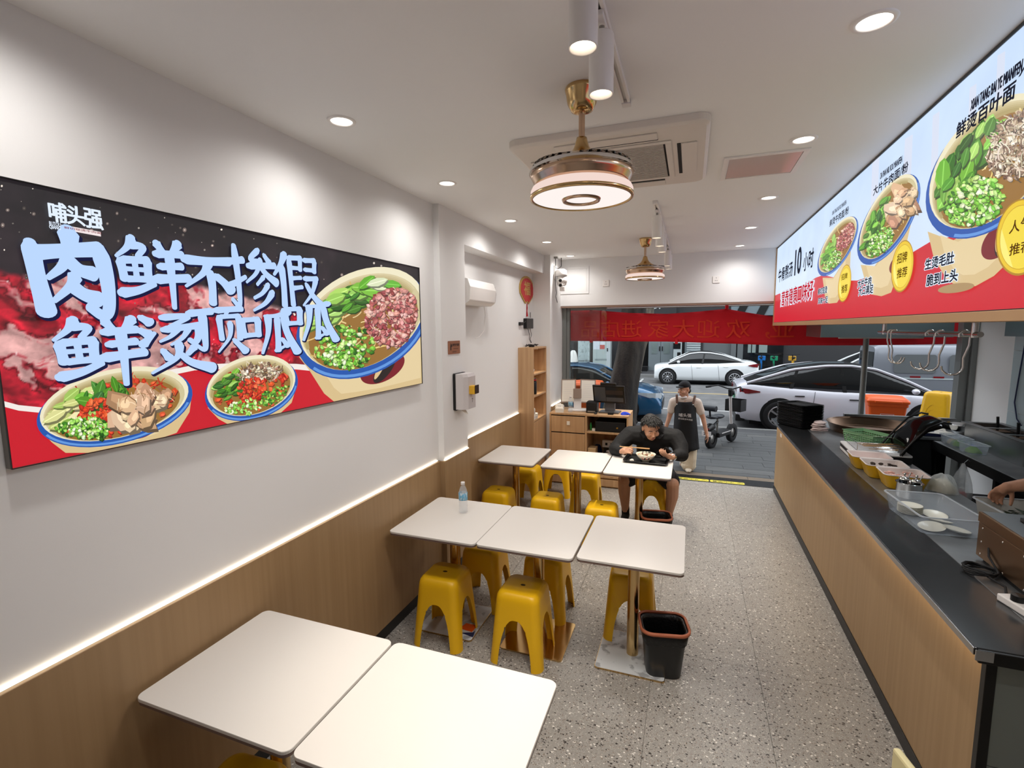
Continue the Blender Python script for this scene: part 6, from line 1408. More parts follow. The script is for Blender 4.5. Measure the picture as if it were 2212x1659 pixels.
make_car('pearl white hatchback car parked by the kerb behind the orange bin', (sx+2.375, 13.96, RZ), 0, 4.75, 1.92, None, suv_top, suv_cab, (.93,3.82), .36, 'car_pearl', 'glass_dark', doors=(1.62,2.72), pill=((2.25,2.2),(1.15,1.3)), tail=(.93,.50,.07), head=(.72,.55,.06), plate=('plate_green',.72), spokes=5)
bl_top = [(0,.95),(.1,1.04),(.4,1.08),(.9,1.04),(1.7,.99),(3.2,.97),(3.6,.96),(4.15,.90),(4.5,.78),(4.65,.58)]
bl_cab = [(.5,1.04),(.9,1.18),(1.4,1.38),(1.9,1.48),(2.4,1.50),(2.85,1.43),(3.35,1.16),(3.7,.96)]
bx_ = at_y(1430,850,13.3).x
make_car('blue car parked by the kerb behind the tree trunk', (bx_-2.325, 13.95, RZ), 0, 4.65, 1.86, None, bl_top, bl_cab, (.93,3.70), .34, 'car_blue', 'car_blue', doors=(1.6,2.65), pill=((2.25,2.2),), tail=(.9,.45,.08), head=(.70,.66,.08), spokes=5)
a = at_y(1768,785,22.6)
make_car('white car across the street half hidden behind the pearl white hatchback', (a.x+2.3, 23.35, RZ), math.pi, 4.6, 1.85, None, suv_top and [(x,z*1.02) for x,z in sed_top], [(x,z*1.06) for x,z in sed_cab], (.92,3.65), .33, 'car_white', 'car_white', doors=(1.6,2.65), pill=((2.2,2.12),), tail=(.9,.42,.08), head=(.68,.6,.08))
# grey delivery van
vx = at_y(1890,800,17.2).x
vn = thing('van', 'grey panel van driving past behind the pearl white hatchback', 'van', (vx, 18.0, RZ)); L = 4.6
def vr(x):
    w = .82*(1-.06*max(0,1-x/.25)); zt = 1.93-(.05 if x < .1 else 0)-(0 if x < 3.4 else min(1,(x-3.4)/1.1)*.85)
    half = [(0,.3),(w*.95,.3),(w,.45),(w,1.05),(w*.97,1.35),(w*.88,zt-.10),(w*.78,zt-.02),(w*.4,zt),(0,zt+.005)]
    return [(x,p[0],p[1]) for p in half]+[(x,-p[0],p[1]) for p in half[-2:0:-1]]
MB().loft([vr(x) for x in (0,.04,.12,.3,.8,1.5,2.2,2.9,3.4,3.8,4.2,4.5,4.6)]).build('body', 'van_grey', vn)
for x0_, x1_ in ((.45,1.45),(1.75,2.7)):
    wq = MB(); wq.prism(rrect(x0_,x1_,1.12,1.66,.07,4), -.832, -.80, 'y'); wq.build('side_panel', 'facade_grey', vn, bevel=.006)
MB().box(.05,4.3,-.832,-.815,.95,.99).build('trim_line', 'pale_metal', vn)
for k in range(5): MB().box(.3+.55*k,.55+.55*k,-.838,-.833,.99,1.04).build('reflector', 'tail_red', vn)
MB().box(-.012,.2,-.80,-.62,.72,.98).build('tail_lamp', 'tail_red', vn, bevel=.02); MB().box(-.012,.2,.62,.80,.72,.98).build('tail_lamp', 'tail_red', vn, bevel=.02)
MB().box(-.014,.0,-.62,.62,1.2,1.72).build('rear_window', 'glass_dark', vn, bevel=.01); MB().box(-.08,.06,-.78,.78,.32,.52).build('bumper', 'facade_grey', vn, bevel=.03); MB().box(3.5,3.75,-.99,-.84,1.1,1.32).build('mirror', 'lamp_clear', vn, bevel=.02)
for x in (.85,3.6):
    for s in (1,-1):
        MB().lathe([(.36,-.02*s),(.38,0),(.0,.004*s)], (x,s*.83,.33), 30, 'y', cap=False).build('wheel_arch', 'black_void', vn)
        w = MB().lathe([(.2,-.18*s),(.31,-.17*s),(.31,.0),(.2,.012*s)], (x,s*.832,.31), 30, 'y', cap=False).build('wheel', 'rubber', vn); MB().lathe([(0,.012*s),(.19,.006*s)], (x,s*.834,.31), 24, 'y', cap=False).build('hub_cap', 'rim_alloy', w)
# ---------------------------------------------------------------- wheelie bins
def wheelie(label, loc, rz, recycle):
    t = thing('wheelie_bin', label, 'bin', loc, rz, 'orange wheelie bins on the pavement')
    def rg(w,d,z,oy=0): return [(x,y+oy,z) for x,y in rrect(-w/2,w/2,-d/2,d/2,.04,4)]
    MB().loft([rg(.42,.46,.06), rg(.56,.62,.88), rg(.60,.66,.90), rg(.60,.66,.95)], True, True, False).build('body', 'orange_plastic', t)
    MB().loft([rg(.63,.69,.951), rg(.64,.70,.99), rg(.58,.62,1.03), rg(.40,.40,1.05)], True, True, False).build('lid', 'orange_plastic', t, bevel=.01); MB().box(-.2,.2,-.37,-.33,.96,1.0).build('lid_grip', 'orange_plastic', t, bevel=.01)
    for s in (-1,1): MB().lathe([(0,-.03),(.09,-.03),(.1,-.02),(.1,.02),(.09,.03),(0,.03)], (s*.24,.2,.1), 20, 'x', cap=False).build('wheel', 'rubber', t)
    MB().tube([(-.2,.33,.93),(-.2,.40,.93),(.2,.40,.93),(.2,.33,.93)], .014, 8).build('handle', 'orange_plastic', t)
    if recycle:
        mk = MB(); m_ = Matrix.Translation((.0,-.296,.66)) @ Matrix.Rotation(R(-6),4,'X')
        for a,b,c_,d in ((-.10,.10,.09,.097),(-.10,.10,-.10,-.093),(-.10,-.093,-.10,.097),(.093,.10,-.10,.097)): mk.box(a,b,-.012,-.008,c_,d,m=m_)
        for a0,a1 in (((-.05,-.04),(0,.05)),((0,.05),(.05,-.04)),((-.05,-.04),(.05,-.04))): mk.tube([m_@Vector((a0[0],-.01,a0[1])), m_@Vector((a1[0],-.01,a1[1]))], .005, 5)
        mk.build('recycling_mark', 'poster_w', t)
    return t
q = at_z(1268,822,.86); b_ = wheelie('orange wheelie bin seen behind the menu stand on the cash desk', (q.x, q.y+.1, pz(q.y+.1)), R(8), False); b_.scale = (1.12,1.12,1.1)
q = at_z(1921,847,.84); wheelie('orange wheelie bin with a recycling mark seen over the counter', (q.x, q.y+.15, pz(q.y+.15)), R(-10), True)
# stack of yellow stools outside
for k in range(15):
    y_ = 7.62; o = dup(st0, (3.0+.004*math.sin(k), y_, pz(y_)+.02+k*.066), R(45), from_top(14-k, 'yellow stool', 'of the nested stack outside the kitchen'), 'nested stack of yellow stools outside')
# ---------------------------------------------------------------- electric scooter
sc_ = thing('electric_scooter', 'small black and white electric scooter parked on the pavement', 'scooter', (.63, 10.35, pz(10.35)), R(62))
WR = .19; mat('scoot_black', (26,26,28), .4); mat('leather', (34,38,46), .45)
for x, nm in ((-.43,'wheel'), (.45,'wheel')):
    w = MB().lathe([(.1,-.035),(WR*.95,-.04),(WR,-.02),(WR,.02),(WR*.95,.04),(.1,.035)], (x,0,WR), 30, 'y', cap=False).build('wheel', 'rubber', sc_); MB().lathe([(0,-.03),(.11,-.02),(.11,.02),(0,.03)], (x,0,WR), 20, 'y', cap=False).build('hub', 'alu', w)
MB().box(-.30,.22,-.10,.10,.20,.30).build('battery_deck', 'scoot_black', sc_, bevel=.02); MB().box(-.2,.18,-.104,.104,.27,.285).build('deck_trim', 'white_plastic', sc_)
MB().tube([(-.43,0,.22),(-.36,0,.45),(-.18,0,.50)], .022, 8).build('rear_frame', 'scoot_black', sc_); MB().tube([(-.2,0,.3),(-.2,0,.56)], .02, 8).build('seat_post', 'alu', sc_)
MB().ell((-.17,0,.60),(.17,.10,.045),16,10).build('seat', 'leather', sc_); MB().ell((-.42,0,.62),(.13,.11,.04),16,10).build('rear_seat', 'leather', sc_); MB().cyl((-.54,-.13,.80),(-.54,.13,.80),.055,n=16).build('backrest', 'leather', sc_); MB().tube([(-.5,0,.6),(-.54,0,.8)], .018, 8).build('backrest_post', 'scoot_black', sc_)
MB().tube([(.45,0,.2),(.40,.0,.45),(.33,0,.95)], .028, 10).build('stem', 'white_plastic', sc_); MB().tube([(.33,0,.95),(.31,0,1.08)], .04, 10).build('head', 'scoot_black', sc_)
MB().ell((.38,0,1.02),(.06,.06,.07),14,8).build('headlight', 'scoot_black', sc_); MB().tube([(.10,-.32,1.14),(.25,-.22,1.16),(.32,-.06,1.10),(.32,.06,1.10),(.25,.22,1.16),(.10,.32,1.14)], .014, 8).build('handlebar', 'scoot_black', sc_)
for s in (-1,1): MB().tube([(.02,s*.36,1.13),(.12,s*.31,1.14)], .02, 8).build('grip', 'rubber', sc_)
bk = MB(); bk.box(.46,.465,-.16,.16,.62,.86).box(.715,.72,-.16,.16,.62,.86).box(.465,.715,-.16,-.155,.62,.86).box(.465,.715,.155,.16,.62,.86).box(.465,.715,-.155,.155,.62,.625)
bk.build('basket', 'scoot_black', sc_); MB().tube([(-.62,0,.40),(-.50,0,.44),(-.36,0,.42)], [.05,.07,.05], 10).build('fender', 'scoot_black', sc_); MB().box(-.64,-.63,-.09,.09,.27,.37).build('number_plate', 'white_plastic', sc_); text('plate_lettering', '241', 'slot', sc_, (-.6405,0,.32), (R(90),0,R(-90)), .07, .02)
MB().box(-.635,-.625,-.05,.05,.40,.43).build('tail_lamp', 'tail_red', sc_)
# shared bikes across the street
def bike(label, loc, rz, rgb, nm):
    mat(nm, rgb, .4); t = thing('bicycle', label, 'bicycle', loc, rz)
    for x in (-.5,.5):
        w = MB(); pts = [(x+.31*math.cos(R(15*k)),0,.33+.31*math.sin(R(15*k))) for k in range(25)]; o = w.tube(pts, .02, 6, False).build('wheel', 'rubber', t)
        s = MB()
        for k in range(6): a = R(60*k); s.tube([(x,0,.33),(x+.3*math.cos(a),0,.33+.3*math.sin(a))], .005, 4)
        s.build('spokes', 'alu', o)
    MB().tube([(-.5,0,.33),(-.1,0,.3),(.38,0,.72),(.5,0,.33)], .03, 8).tube([(-.1,0,.3),(-.22,0,.85)], .03, 8).build('frame', nm, t)
    MB().ell((-.23,0,.9),(.13,.08,.05),12,8).build('saddle', 'black_plastic', t); MB().tube([(.38,0,.72),(.34,0,1.0)], .02, 6).tube([(.25,-.3,1.05),(.36,-.1,1.02),(.36,.1,1.02),(.25,.3,1.05)], .015, 6).build('handlebar', 'black_plastic', t); MB().box(.4,.66,-.16,.16,.72,.94).build('basket', nm, t, bevel=.02)
for px, rgb, lb, nm in ((1643,(26,110,186),'blue shared bicycle parked before the dark shop window','bike_blue'), (1670,(30,140,100),'green shared bicycle parked next to the blue one','bike_green')):
    q = at_y(px,800,26.0); bike(lb, (q.x, 26.0, -.309), R(80), rgb, nm)
q = at_y(1712,800,26.1); bike('yellow shared bicycle parked beside the green one', (q.x, 26.1, -.309), R(85), (196,150,50), 'bike_yellow')
# ---------------------------------------------------------------- red banner with see-through lettering
mat('banner_red', (216,14,36), .7); mat('banner_ink', (226,58,26), .7)
YB = 7.19
bt = [(1216,671),(1285,670),(1360,676),(1440,678),(1510,673),(1570,667),(1620,676),(1672,684),(1760,690),(1860,690),(1960,686),(2085,684)]; bbm = [(1216,736),(1285,737),(1440,738),(1570,742),(1672,746),(1860,746),(2085,743)]
topz = sorted([(at_y(*p,YB).x, at_y(*p,YB).z) for p in bt]); botz = sorted([(at_y(*p,YB).x, at_y(*p,YB).z) for p in bbm])
bn_ = thing('banner', 'long red cloth banner hung outside across the shop opening', 'banner', (0,0,0))
NX = 90; g = []; xa, xb = topz[0][0], topz[-1][0]
for i in range(NX+1):
    x = xa+(xb-xa)*i/NX; zt, zb = lerp_tab(topz,x), lerp_tab(botz,x); g.append([(x, YB+.012*math.sin(i*.45)+.006*math.sin(i*1.3+j), zt+(zb-zt)*j/8) for j in range(9)])
mb = MB()
for i in range(NX):
    for j in range(8): mb.add([g[i][j],g[i][j+1],g[i+1][j+1],g[i+1][j]], [(0,1,2,3)], True)
o = mb.build('cloth', 'banner_red', bn_, clean=True); o.modifiers.new('s','SOLIDIFY').thickness = .002
for ch, px in (('品',1275),('店',1318),('进',1364),('家',1422),('大',1476),('迎',1530),('欢',1594),('，',1644),('业',1690)):
    q = at_y(px,712,YB-.022); text('lettering', ch, 'banner_ink', bn_, (q.x, YB-.022, q.z-.01), (R(90),0,0), .27, .0, scale=(-1.15,1,1))
for px, py in ((1277,669),(1570,664),(1277,737),(1461,740)): q = at_y(px,py,YB); MB().box(q.x-.02,q.x+.02,YB-.02,YB+.02,q.z-.02,q.z+.05).build('tie_tab', 'banner_red', bn_, bevel=.005)
MB().cyl((xa,YB+.02,2.33),(xb,YB+.02,2.33),.008).build('hanging_cord', 'alu', bn_)
# mullion of the street opening
MB().cyl((1.955,6.89,0),(1.955,6.89,2.334),.03,n=20).build('mullion', 'alu_grey', wn2)
# ================================================================ people
mat('skin', (200,150,122), .55); mat('skin_man', (206,156,126), .55); mat('lip', (150,80,72), .5); mat('eye_dark', (30,22,18), .3); mat('eye_white', (216,208,202), .4); mat('hair', (20,17,15), .6)
mat('jacket', (16,16,17), .8, bump=(22,.5)); mat('shorts', (30,30,33), .85, bump=(25,.4)); mat('apron', (15,15,17), .8, bump=(20,.4)); mat('tshirt', (222,206,192), .85, bump=(18,.5)); mat('trousers', (214,198,172), .85, bump=(16,.7)); mat('sock', (18,18,20), .85); mat('shoe', (206,194,176), .6); mat('strap', (86,56,38), .7); mat('mask_white', (226,222,220), .8); mat('cook_black', (20,20,22), .8, bump=(20,.4))
def cap(mb, a, b, r0, r1, n=12):
    a, b = Vector(a), Vector(b); mb.tube([a,b],[r0,r1],n); mb.ell(a,(r0,)*3,n,8); mb.ell(b,(r1,)*3,n,8)
def chain(mb, pts, rad, n=12):
    for i in range(len(pts)-1): cap(mb, pts[i], pts[i+1], rad[i], rad[i+1], n)
def remesh(mb, name, m, parent, vox, it=4):
    o = mb.build(name, m, parent); md = o.modifiers.new('r','REMESH'); md.mode = 'VOXEL'; md.voxel_size = vox; md.use_smooth_shade = True
    s = o.modifiers.new('s','SMOOTH'); s.factor = .5; s.iterations = it; return o
def frame(fwd, up):
    f = Vector(fwd).normalized(); u = Vector(up); u = (u-f*u.dot(f)).normalized(); r = f.cross(u)
    return Matrix(((r.x,f.x,u.x),(r.y,f.y,u.y),(r.z,f.z,u.z)))
def add_head(mb, c, fr, s=1.0):
    c = Vector(c)
    def e(x,y,z,a,b,d,n=16): mb.ell(c+fr@Vector((x*s,y*s,z*s)), (a*s,b*s,d*s), n, 12, mtx=fr)
    e(0,-.012,.035,.076,.096,.088); e(0,.022,-.02,.066,.072,.088); e(0,.036,-.078,.044,.05,.036); e(0,.052,-.092,.022,.03,.02)
    e(0,.09,.012,.045,.014,.014); e(-.036,.066,-.03,.03,.03,.026); e(.036,.066,-.03,.03,.03,.026)
    e(0,.098,-.018,.011,.013,.026); e(0,.106,-.032,.0165,.014,.011); e(0,.088,-.062,.024,.012,.008); e(0,.084,-.075,.021,.012,.008)
    for q in (-1,1): e(q*.078,-.008,-.008,.010,.02,.031,10)
def face_parts(par, c, fr, s=1.0, brow=True, mouth_open=0.0):
    c = Vector(c)
    def e(nm, m, x,y,z,a,b,d): MB().ell(c+fr@Vector((x*s,y*s,z*s)), (a*s,b*s,d*s), 12, 8, mtx=fr).build(nm, m, par)
    for q in (-1,1):
        e('eye', 'eye_white', q*.031,.0865,.003,.013,.006,.0055); e('pupil', 'eye_dark', q*.031,.0915,.003,.006,.003,.0052)
        if brow: MB().tube([c+fr@Vector((q*x*s,y*s,z*s)) for x,y,z in ((.014,.102,.020),(.032,.099,.026),(.05,.088,.020))], [.003*s,.004*s,.002*s], 6).build('eyebrow', 'hair', par)
    e('lips', 'lip', 0,.0985,-.067,.02,.006,.006+mouth_open)
    for q in (-1,1): e('nostril', 'eye_dark', q*.007,.117,-.038,.003,.003,.002)
def add_hand(mb, w, fr, s=1.0, side=1, curl=(25,30,30), spread=4, thumb=(40,10,20)):
    """wrist w; fr: y = along the hand, z = back of the hand, x = thumb side*side"""
    w = Vector(w)
    P_ = lambda x,y,z: w+fr@Vector((x*s*side,y*s,z*s))
    mb.ell(P_(0,.045,0), (.040*s,.052*s,.016*s), 14, 10, mtx=fr); cap(mb, P_(0,-.01,0), P_(0,.03,0), .026*s, .03*s)
    for k, (bx, L_) in enumerate(((.030,.072),(.010,.08),(-.010,.074),(-.029,.058))):
        a = R(spread*(1.5-k)); p = Vector((bx,.083,0)); pts = [P_(bx*.8,.05,0), P_(*p)]; ang = 0
        for j, f in enumerate((.45,.31,.24)):
            ang += R(curl[j]); d = Vector((math.sin(a)*math.cos(ang), math.cos(a)*math.cos(ang), -math.sin(ang))); p = p+d*L_*f; pts.append(P_(*p))
        chain(mb, pts, [.011*s,.0095*s,.0088*s,.0082*s,.0072*s], 10)
    t0 = Vector((.028,.018,-.006)); p = t0; pts = [P_(*p)]; a = R(thumb[0]); dn = R(thumb[1])
    for L_ in (.034,.028,.024):
        d = Vector((math.sin(a)*math.cos(dn), math.cos(a)*math.cos(dn), -math.sin(dn))); p = p+d*L_; pts.append(P_(*p)); a -= R(thumb[2]); dn += R(8)
    chain(mb, pts, [.015*s,.012*s,.0105*s,.009*s], 10)
def hair_tufts(mb, c, fr, s, n, rng, rnd_, L_, low=-.2):
    c = Vector(c)
    for k in range(n):
        a = rnd_.uniform(0,2*math.pi); zz = rnd_.uniform(low,1); rr = math.sqrt(max(0,1-zz*zz)); d = Vector((rr*math.cos(a), rr*math.sin(a), zz))
        if d.y > .3 and d.z < .5: continue
        p0 = Vector((d.x*.079, -.012+d.y*.098, .038+d.z*.090))*s; tg = Vector((d.x*.4+rnd_.uniform(-.35,.35), .75+rnd_.uniform(-.3,.3), -.25+rnd_.uniform(-.3,.2))).normalized()
        l = L_*rnd_.uniform(.6,1.2)*s; p1 = p0+d*l*.32+tg*l*.55; p2 = p1+tg*l*.5+Vector((0,0,-l*.3)); mb.tube([c+fr@p0, c+fr@p1, c+fr@p2], [.006*s,.0045*s,.001*s], 5)
# ---------------------------------------------------------------- the eating man
mn = thing('person', 'seated man in a black shirt and dark shorts eating noodles with chopsticks', 'person', (-.345, 5.29, 0)); O = Vector((-.345,5.29,0))
def W_(x,y,z): return Vector((x,y,z))-O
head_c = at_y(1406,924,4.99); hc = head_c-O
hf = frame((.34,-.84,-.36), (0.05,-.25,.95))
B = MB(); add_head(B, hc, hf, 1.0)
nb = W_(-.338,5.10,1.0)
chain(B, [hc+hf@Vector((0,-.03,-.06)), nb], [.058,.064]); pel = W_(-.345,5.31,.56)
chain(B, [nb, W_(-.34,5.16,.92), W_(-.345,5.24,.75), pel], [.09,.13,.13,.14])
shL, shR = W_(-.555,5.10,.95), W_(-.125,5.10,.95); elL, elR = W_(-.70,4.97,.80), W_(-.05,4.98,.795)
wrL, wrR = W_(-.625,4.88,.815), W_(-.145,4.86,.80)
chain(B, [W_(-.42,5.13,.95), shL, elL, wrL], [.08,.062,.043,.028]); chain(B, [W_(-.26,5.13,.95), shR, elR, wrR], [.08,.062,.043,.028])
kL, kR = W_(-.60,4.98,.49), W_(-.13,5.0,.49); aL, aR = W_(-.60,5.13,.10), W_(-.16,5.18,.10)
chain(B, [W_(-.43,5.30,.54), kL, W_(-.61,5.08,.33), aL], [.095,.066,.062,.036]); chain(B, [W_(-.26,5.30,.54), kR, W_(-.13,5.10,.33), aR], [.095,.066,.062,.036])
for a_ in (aL, aR): chain(B, [a_+Vector((0,.03,-.055)), a_+Vector((0,-.13,-.066))], [.036,.03])
fL = frame((.86,-.30,.25), (-.2,-.75,.6)); add_hand(B, wrL, fL, .95, -1, (40,45,35), 3, (30,25,14))
fR = frame((-.55,-.55,.30), (.35,-.1,-.9)); add_hand(B, wrR, fR, .95, -1, (22,35,30), 3, (42,20,16))
remesh(B, 'body', 'skin_man', mn, .0045, 3)
face_parts(mn, hc, hf)
J = MB(); chain(J, [W_(-.34,5.10,.985), W_(-.34,5.17,.90), W_(-.345,5.25,.74), W_(-.345,5.31,.60), W_(-.345,5.315,.54)], [.125,.165,.165,.165,.16])
chain(J, [W_(-.42,5.14,.93), W_(-.56,5.11,.94), W_(-.64,5.05,.87), elL+Vector((-.0,.01,.005)), W_(-.648,4.905,.815)], [.12,.092,.082,.066,.05]); chain(J, [W_(-.26,5.14,.93), W_(-.12,5.11,.94), W_(-.07,5.06,.87), elR+Vector((0,.01,.0)), W_(-.085,4.93,.805)], [.12,.092,.082,.068,.058])
J.ell(W_(-.34,5.05,.985), (.10,.07,.05), 14, 8); remesh(J, 'shirt', 'jacket', mn, .009, 3)
cl = MB()
for s in (-1,1): cl.add([W_(-.34+.015*s,5.005,.965), W_(-.34+.07*s,5.02,1.02), W_(-.34+.12*s,5.03,.985), W_(-.34+.08*s,4.985,.94)], [(0,1,2,3)])
cl.build('collar', 'jacket', mn).modifiers.new('s','SOLIDIFY').thickness = .006
S = MB(); chain(S, [W_(-.345,5.31,.56), W_(-.345,5.31,.53)], [.165,.15]); chain(S, [W_(-.42,5.29,.545), kL*.82+W_(-.43,5.30,.54)*.18], [.118,.098]); chain(S, [W_(-.26,5.29,.545), kR*.82+W_(-.26,5.30,.54)*.18], [.118,.098]); remesh(S, 'shorts', 'shorts', mn, .009, 3)
for a_ in (aL, aR):
    k_ = MB(); chain(k_, [a_+Vector((0,-.005,.05)), a_+Vector((0,.01,-.02)), a_+Vector((0,.03,-.05)), a_+Vector((0,-.14,-.058))], [.043,.042,.043,.038]); remesh(k_, 'shoe', 'sock', mn, .008, 2)
hr = MB(); hr.ell(hc+hf@Vector((0,-.026,.060)), (.077,.092,.076), 24, 16, mtx=hf); hr.ell(hc+hf@Vector((0,-.055,.012)), (.0745,.060,.070), 18, 12, mtx=hf); hair_tufts(hr, hc, hf, 1.0, 1200, None, random.Random(4), .036, .18); hr.build('hair', 'hair', mn)
mat('watch_face', (206,206,206), .2, .4)
wm = wrR.lerp(elR,.22); ax = (elR-wrR).normalized(); wt_ = MB(); wt_.tube([wm-ax*.011, wm+ax*.011], [.034,.034], 20); wt_.build('watch_strap', 'chrome', mn); MB().ell(wm+Vector((-.01,-.022,.022)), (.017,.017,.008), 14, 8).build('watch_face', 'watch_face', mn)
# chopsticks, phone, tray, bowl
mat('chop_wood', (226,178,122), .5)
cA = at_y(1337,965,4.80); cB = at_y(1403,969,4.80)
hp = wrL+O+fL@Vector((0,.085,-.03))
for k in range(2):
    t = tag(MB().tube([(cA.x,hp.y-.01+.004*k,cA.z-.012),(cB.x,hp.y-.05-.004*k,cB.z-.004-.006*k)], [.0034,.0026], 8).build('chopstick', 'chop_wood', None), ('upper' if k == 0 else 'lower')+' wooden chopstick held by the eating man', 'chopstick', 'chopsticks')
t = thing('phone', 'black smartphone in the hand of the eating man', 'phone', wrR+O+Vector((-.065,-.035,.052)), 0, None, frame((-.62,.55,-.55),(.25,.72,.62)).to_euler()); MB().box(-.037,.037,-.075,.075,-.004,.004).build('case', 'black_plastic', t, bevel=.003); MB().box(-.034,.034,-.071,.071,.0041,.0046).build('display', 'screen', t)
q0 = at_z(1350,1000,.75); tr2 = make_tray('serving_tray', .42, .31, .02); tr2.location = (-.372, 4.835, .7505); tr2.rotation_euler = (0,0,R(-3)); tr2['label'] = 'black serving tray on the table before the eating man'; tr2['group'] = ''
del tr2['group']
q = at_z(1394,998,.76); mat('bowl_cream', (222,216,198), .25); mat('soup', (176,120,70), .2)
bw = thing('noodle_bowl', 'cream bowl of noodles with red and black print on the tray', 'bowl', (q.x, q.y+.035, .7555)); MB().lathe([(0,.0),(.034,.0),(.036,.012),(.06,.028),(.084,.058),(.094,.078),(.0915,.079),(.08,.06),(.055,.034),(0,.03)], n=36, cap=False).build('bowl_body', 'bowl_cream', bw); MB().lathe([(0,.063),(.0805,.063)], n=30, cap=False).build('soup', 'soup', bw)
rn = random.Random(8); fd = MB(); fd2 = MB()
for k in range(40): a = rn.uniform(0,6.28); r = .065*math.sqrt(rn.random()); fd.tube([(r*math.cos(a),r*math.sin(a),.066),(r*math.cos(a+.5)*.9,r*math.sin(a+.5)*.9,.070),(r*math.cos(a+1),r*math.sin(a+1),.066)], .0028, 5)
fd.build('noodles', 'noodle', bw, kind='stuff')
for k in range(14): a = rn.uniform(0,6.28); r = .06*math.sqrt(rn.random()); fd2.ell((r*math.cos(a),r*math.sin(a),.069),(.01,.007,.005),8,5)
fd2.build('meat_slices', 'wrap_brown', bw, kind='stuff')
pr = MB(); pk = MB()
def on_bowl(a, v): z = .028+.05*v; r = lerp_tab([(.028,.06),(.058,.084),(.078,.094)], z)+.0012; return (r*math.cos(a), r*math.sin(a), z)
for a0, a1, v0, v1, mbx in ((-2.0,-1.75,.2,.8,pr), (-1.72,-1.55,.1,.6,pk), (-1.5,-1.3,.2,.9,pr), (-1.28,-1.12,.15,.6,pk), (-1.1,-.95,.3,.85,pr)): mbx.add([on_bowl(a0,v0),on_bowl(a1,v0*.7),on_bowl(a1+.05,v1),on_bowl(a0+.05,v1*.8)], [(0,1,2,3)])
pr.build('red_print', 'red', bw); pk.build('black_print', 'slot', bw)
tx = text('bowl_lettering', '哺头强', 'slot', bw, (0, .068, .0725), (R(50),0,0), .028, .03)
t = thing('tissue', 'crumpled white tissue on the black tray', 'tissue', (-.505, 4.775, .7556)); crumple('paper', 'paper', t, (0,0,0), (.02,.016,.018), seed=5)
# ---------------------------------------------------------------- the woman in the apron
YW = 8.0; gz = pz(YW)+.002; wx = at_y(1482,930,YW).x
wm_ = thing('person', 'woman in a black cap, black apron and cream trousers walking in from the street', 'person', (wx, YW, gz)); O = Vector((wx,YW,gz))
def A_(px, py, dy=0.0): return at_y(px,py,YW+dy)-O
hc = A_(1478,841,-.05); hf = frame((-.62,-.75,-.12), (.0,0,1)); HS = .98
B = MB(); add_head(B, hc, hf, HS); nk = A_(1480,861)
chain(B, [hc+hf@Vector((0,-.02,-.06)), nk], [.046,.05]); sL, sR = A_(1455,868), A_(1506,870)
chain(B, [nk, A_(1480,882,.01), A_(1480,925,.02), A_(1481,950,.02)], [.07,.115,.11,.13])
eL, eR = A_(1446,900,.04), A_(1519,904,.03); wL, wR = A_(1436,931,-.02), A_(1527,938,-.06)
chain(B, [A_(1468,868), sL, eL, wL], [.065,.052,.038,.025]); chain(B, [A_(1494,869), sR, eR, wR], [.065,.052,.038,.025])
hipL, hipR = A_(1471,955,.03), A_(1490,955,.0); knL, knR = A_(1473,985,.10), A_(1491,988,-.05); anL, anR = Vector((knL.x,.32,.12)), Vector((A_(1487,1015,-.02).x,-.03,.07))
chain(B, [hipL, knL, anL], [.095,.06,.04]); chain(B, [hipR, knR, anR], [.095,.06,.04])
chain(B, [anL+Vector((0,.02,-.05)), anL+Vector((0,-.12,-.09))], [.032,.026]); chain(B, [anR+Vector((0,.02,-.035)), anR+Vector((0,-.13,-.042))], [.032,.026])
add_hand(B, wL, frame((-.15,-.15,-.97),(-.9,.2,.1)), .85, 1, (18,22,20), 3, (32,15,14)); add_hand(B, wR, frame((.22,-.35,-.9),(.9,.1,.2)), .85, -1, (14,18,18), 4, (34,15,14))
remesh(B, 'body', 'skin', wm_, .0045, 3); face_parts(wm_, hc, hf, HS, True, .003)
T = MB(); chain(T, [A_(1480,866,.01), A_(1480,882,.01), A_(1480,920,.02), A_(1481,950,.02)], [.085,.145,.135,.15]); chain(T, [sL, A_(1480,863), sR], [.07,.075,.07]); 
for s_, e_, i_ in ((sL, eL, A_(1468,872)), (sR, eR, A_(1494,873))): chain(T, [i_, s_, s_.lerp(e_,.55)], [.085,.07,.064])
remesh(T, 'tshirt', 'tshirt', wm_, .008, 3)
TR = MB(); chain(TR, [A_(1481,950,.02), hipL, knL, knL.lerp(anL,.6)], [.145,.115,.085,.085]); chain(TR, [A_(1481,952,.02), hipR, knR, A_(1489,1003,-.04), anR+Vector((0,0,.03))], [.145,.118,.095,.10,.112]); TR.ell(anR+Vector((0,0,.01)), (.115,.10,.06), 16, 8); TR.ell(anR+Vector((-.02,0,.085)), (.115,.10,.035), 16, 8); remesh(TR, 'trousers', 'trousers', wm_, .008, 2)
k_ = MB(); k_.ell(anR+Vector((0,-.06,-.032)), (.05,.125,.036), 16, 10); chain(k_, [anR+Vector((0,.03,-.03)), anR+Vector((0,-.02,.02))], [.036,.04]); remesh(k_, 'shoe', 'shoe', wm_, .007, 2); k_ = MB(); chain(k_, [anL+Vector((0,.03,-.03)), anL+Vector((0,-.10,-.09))], [.042,.034]); remesh(k_, 'shoe', 'shoe', wm_, .007, 2)
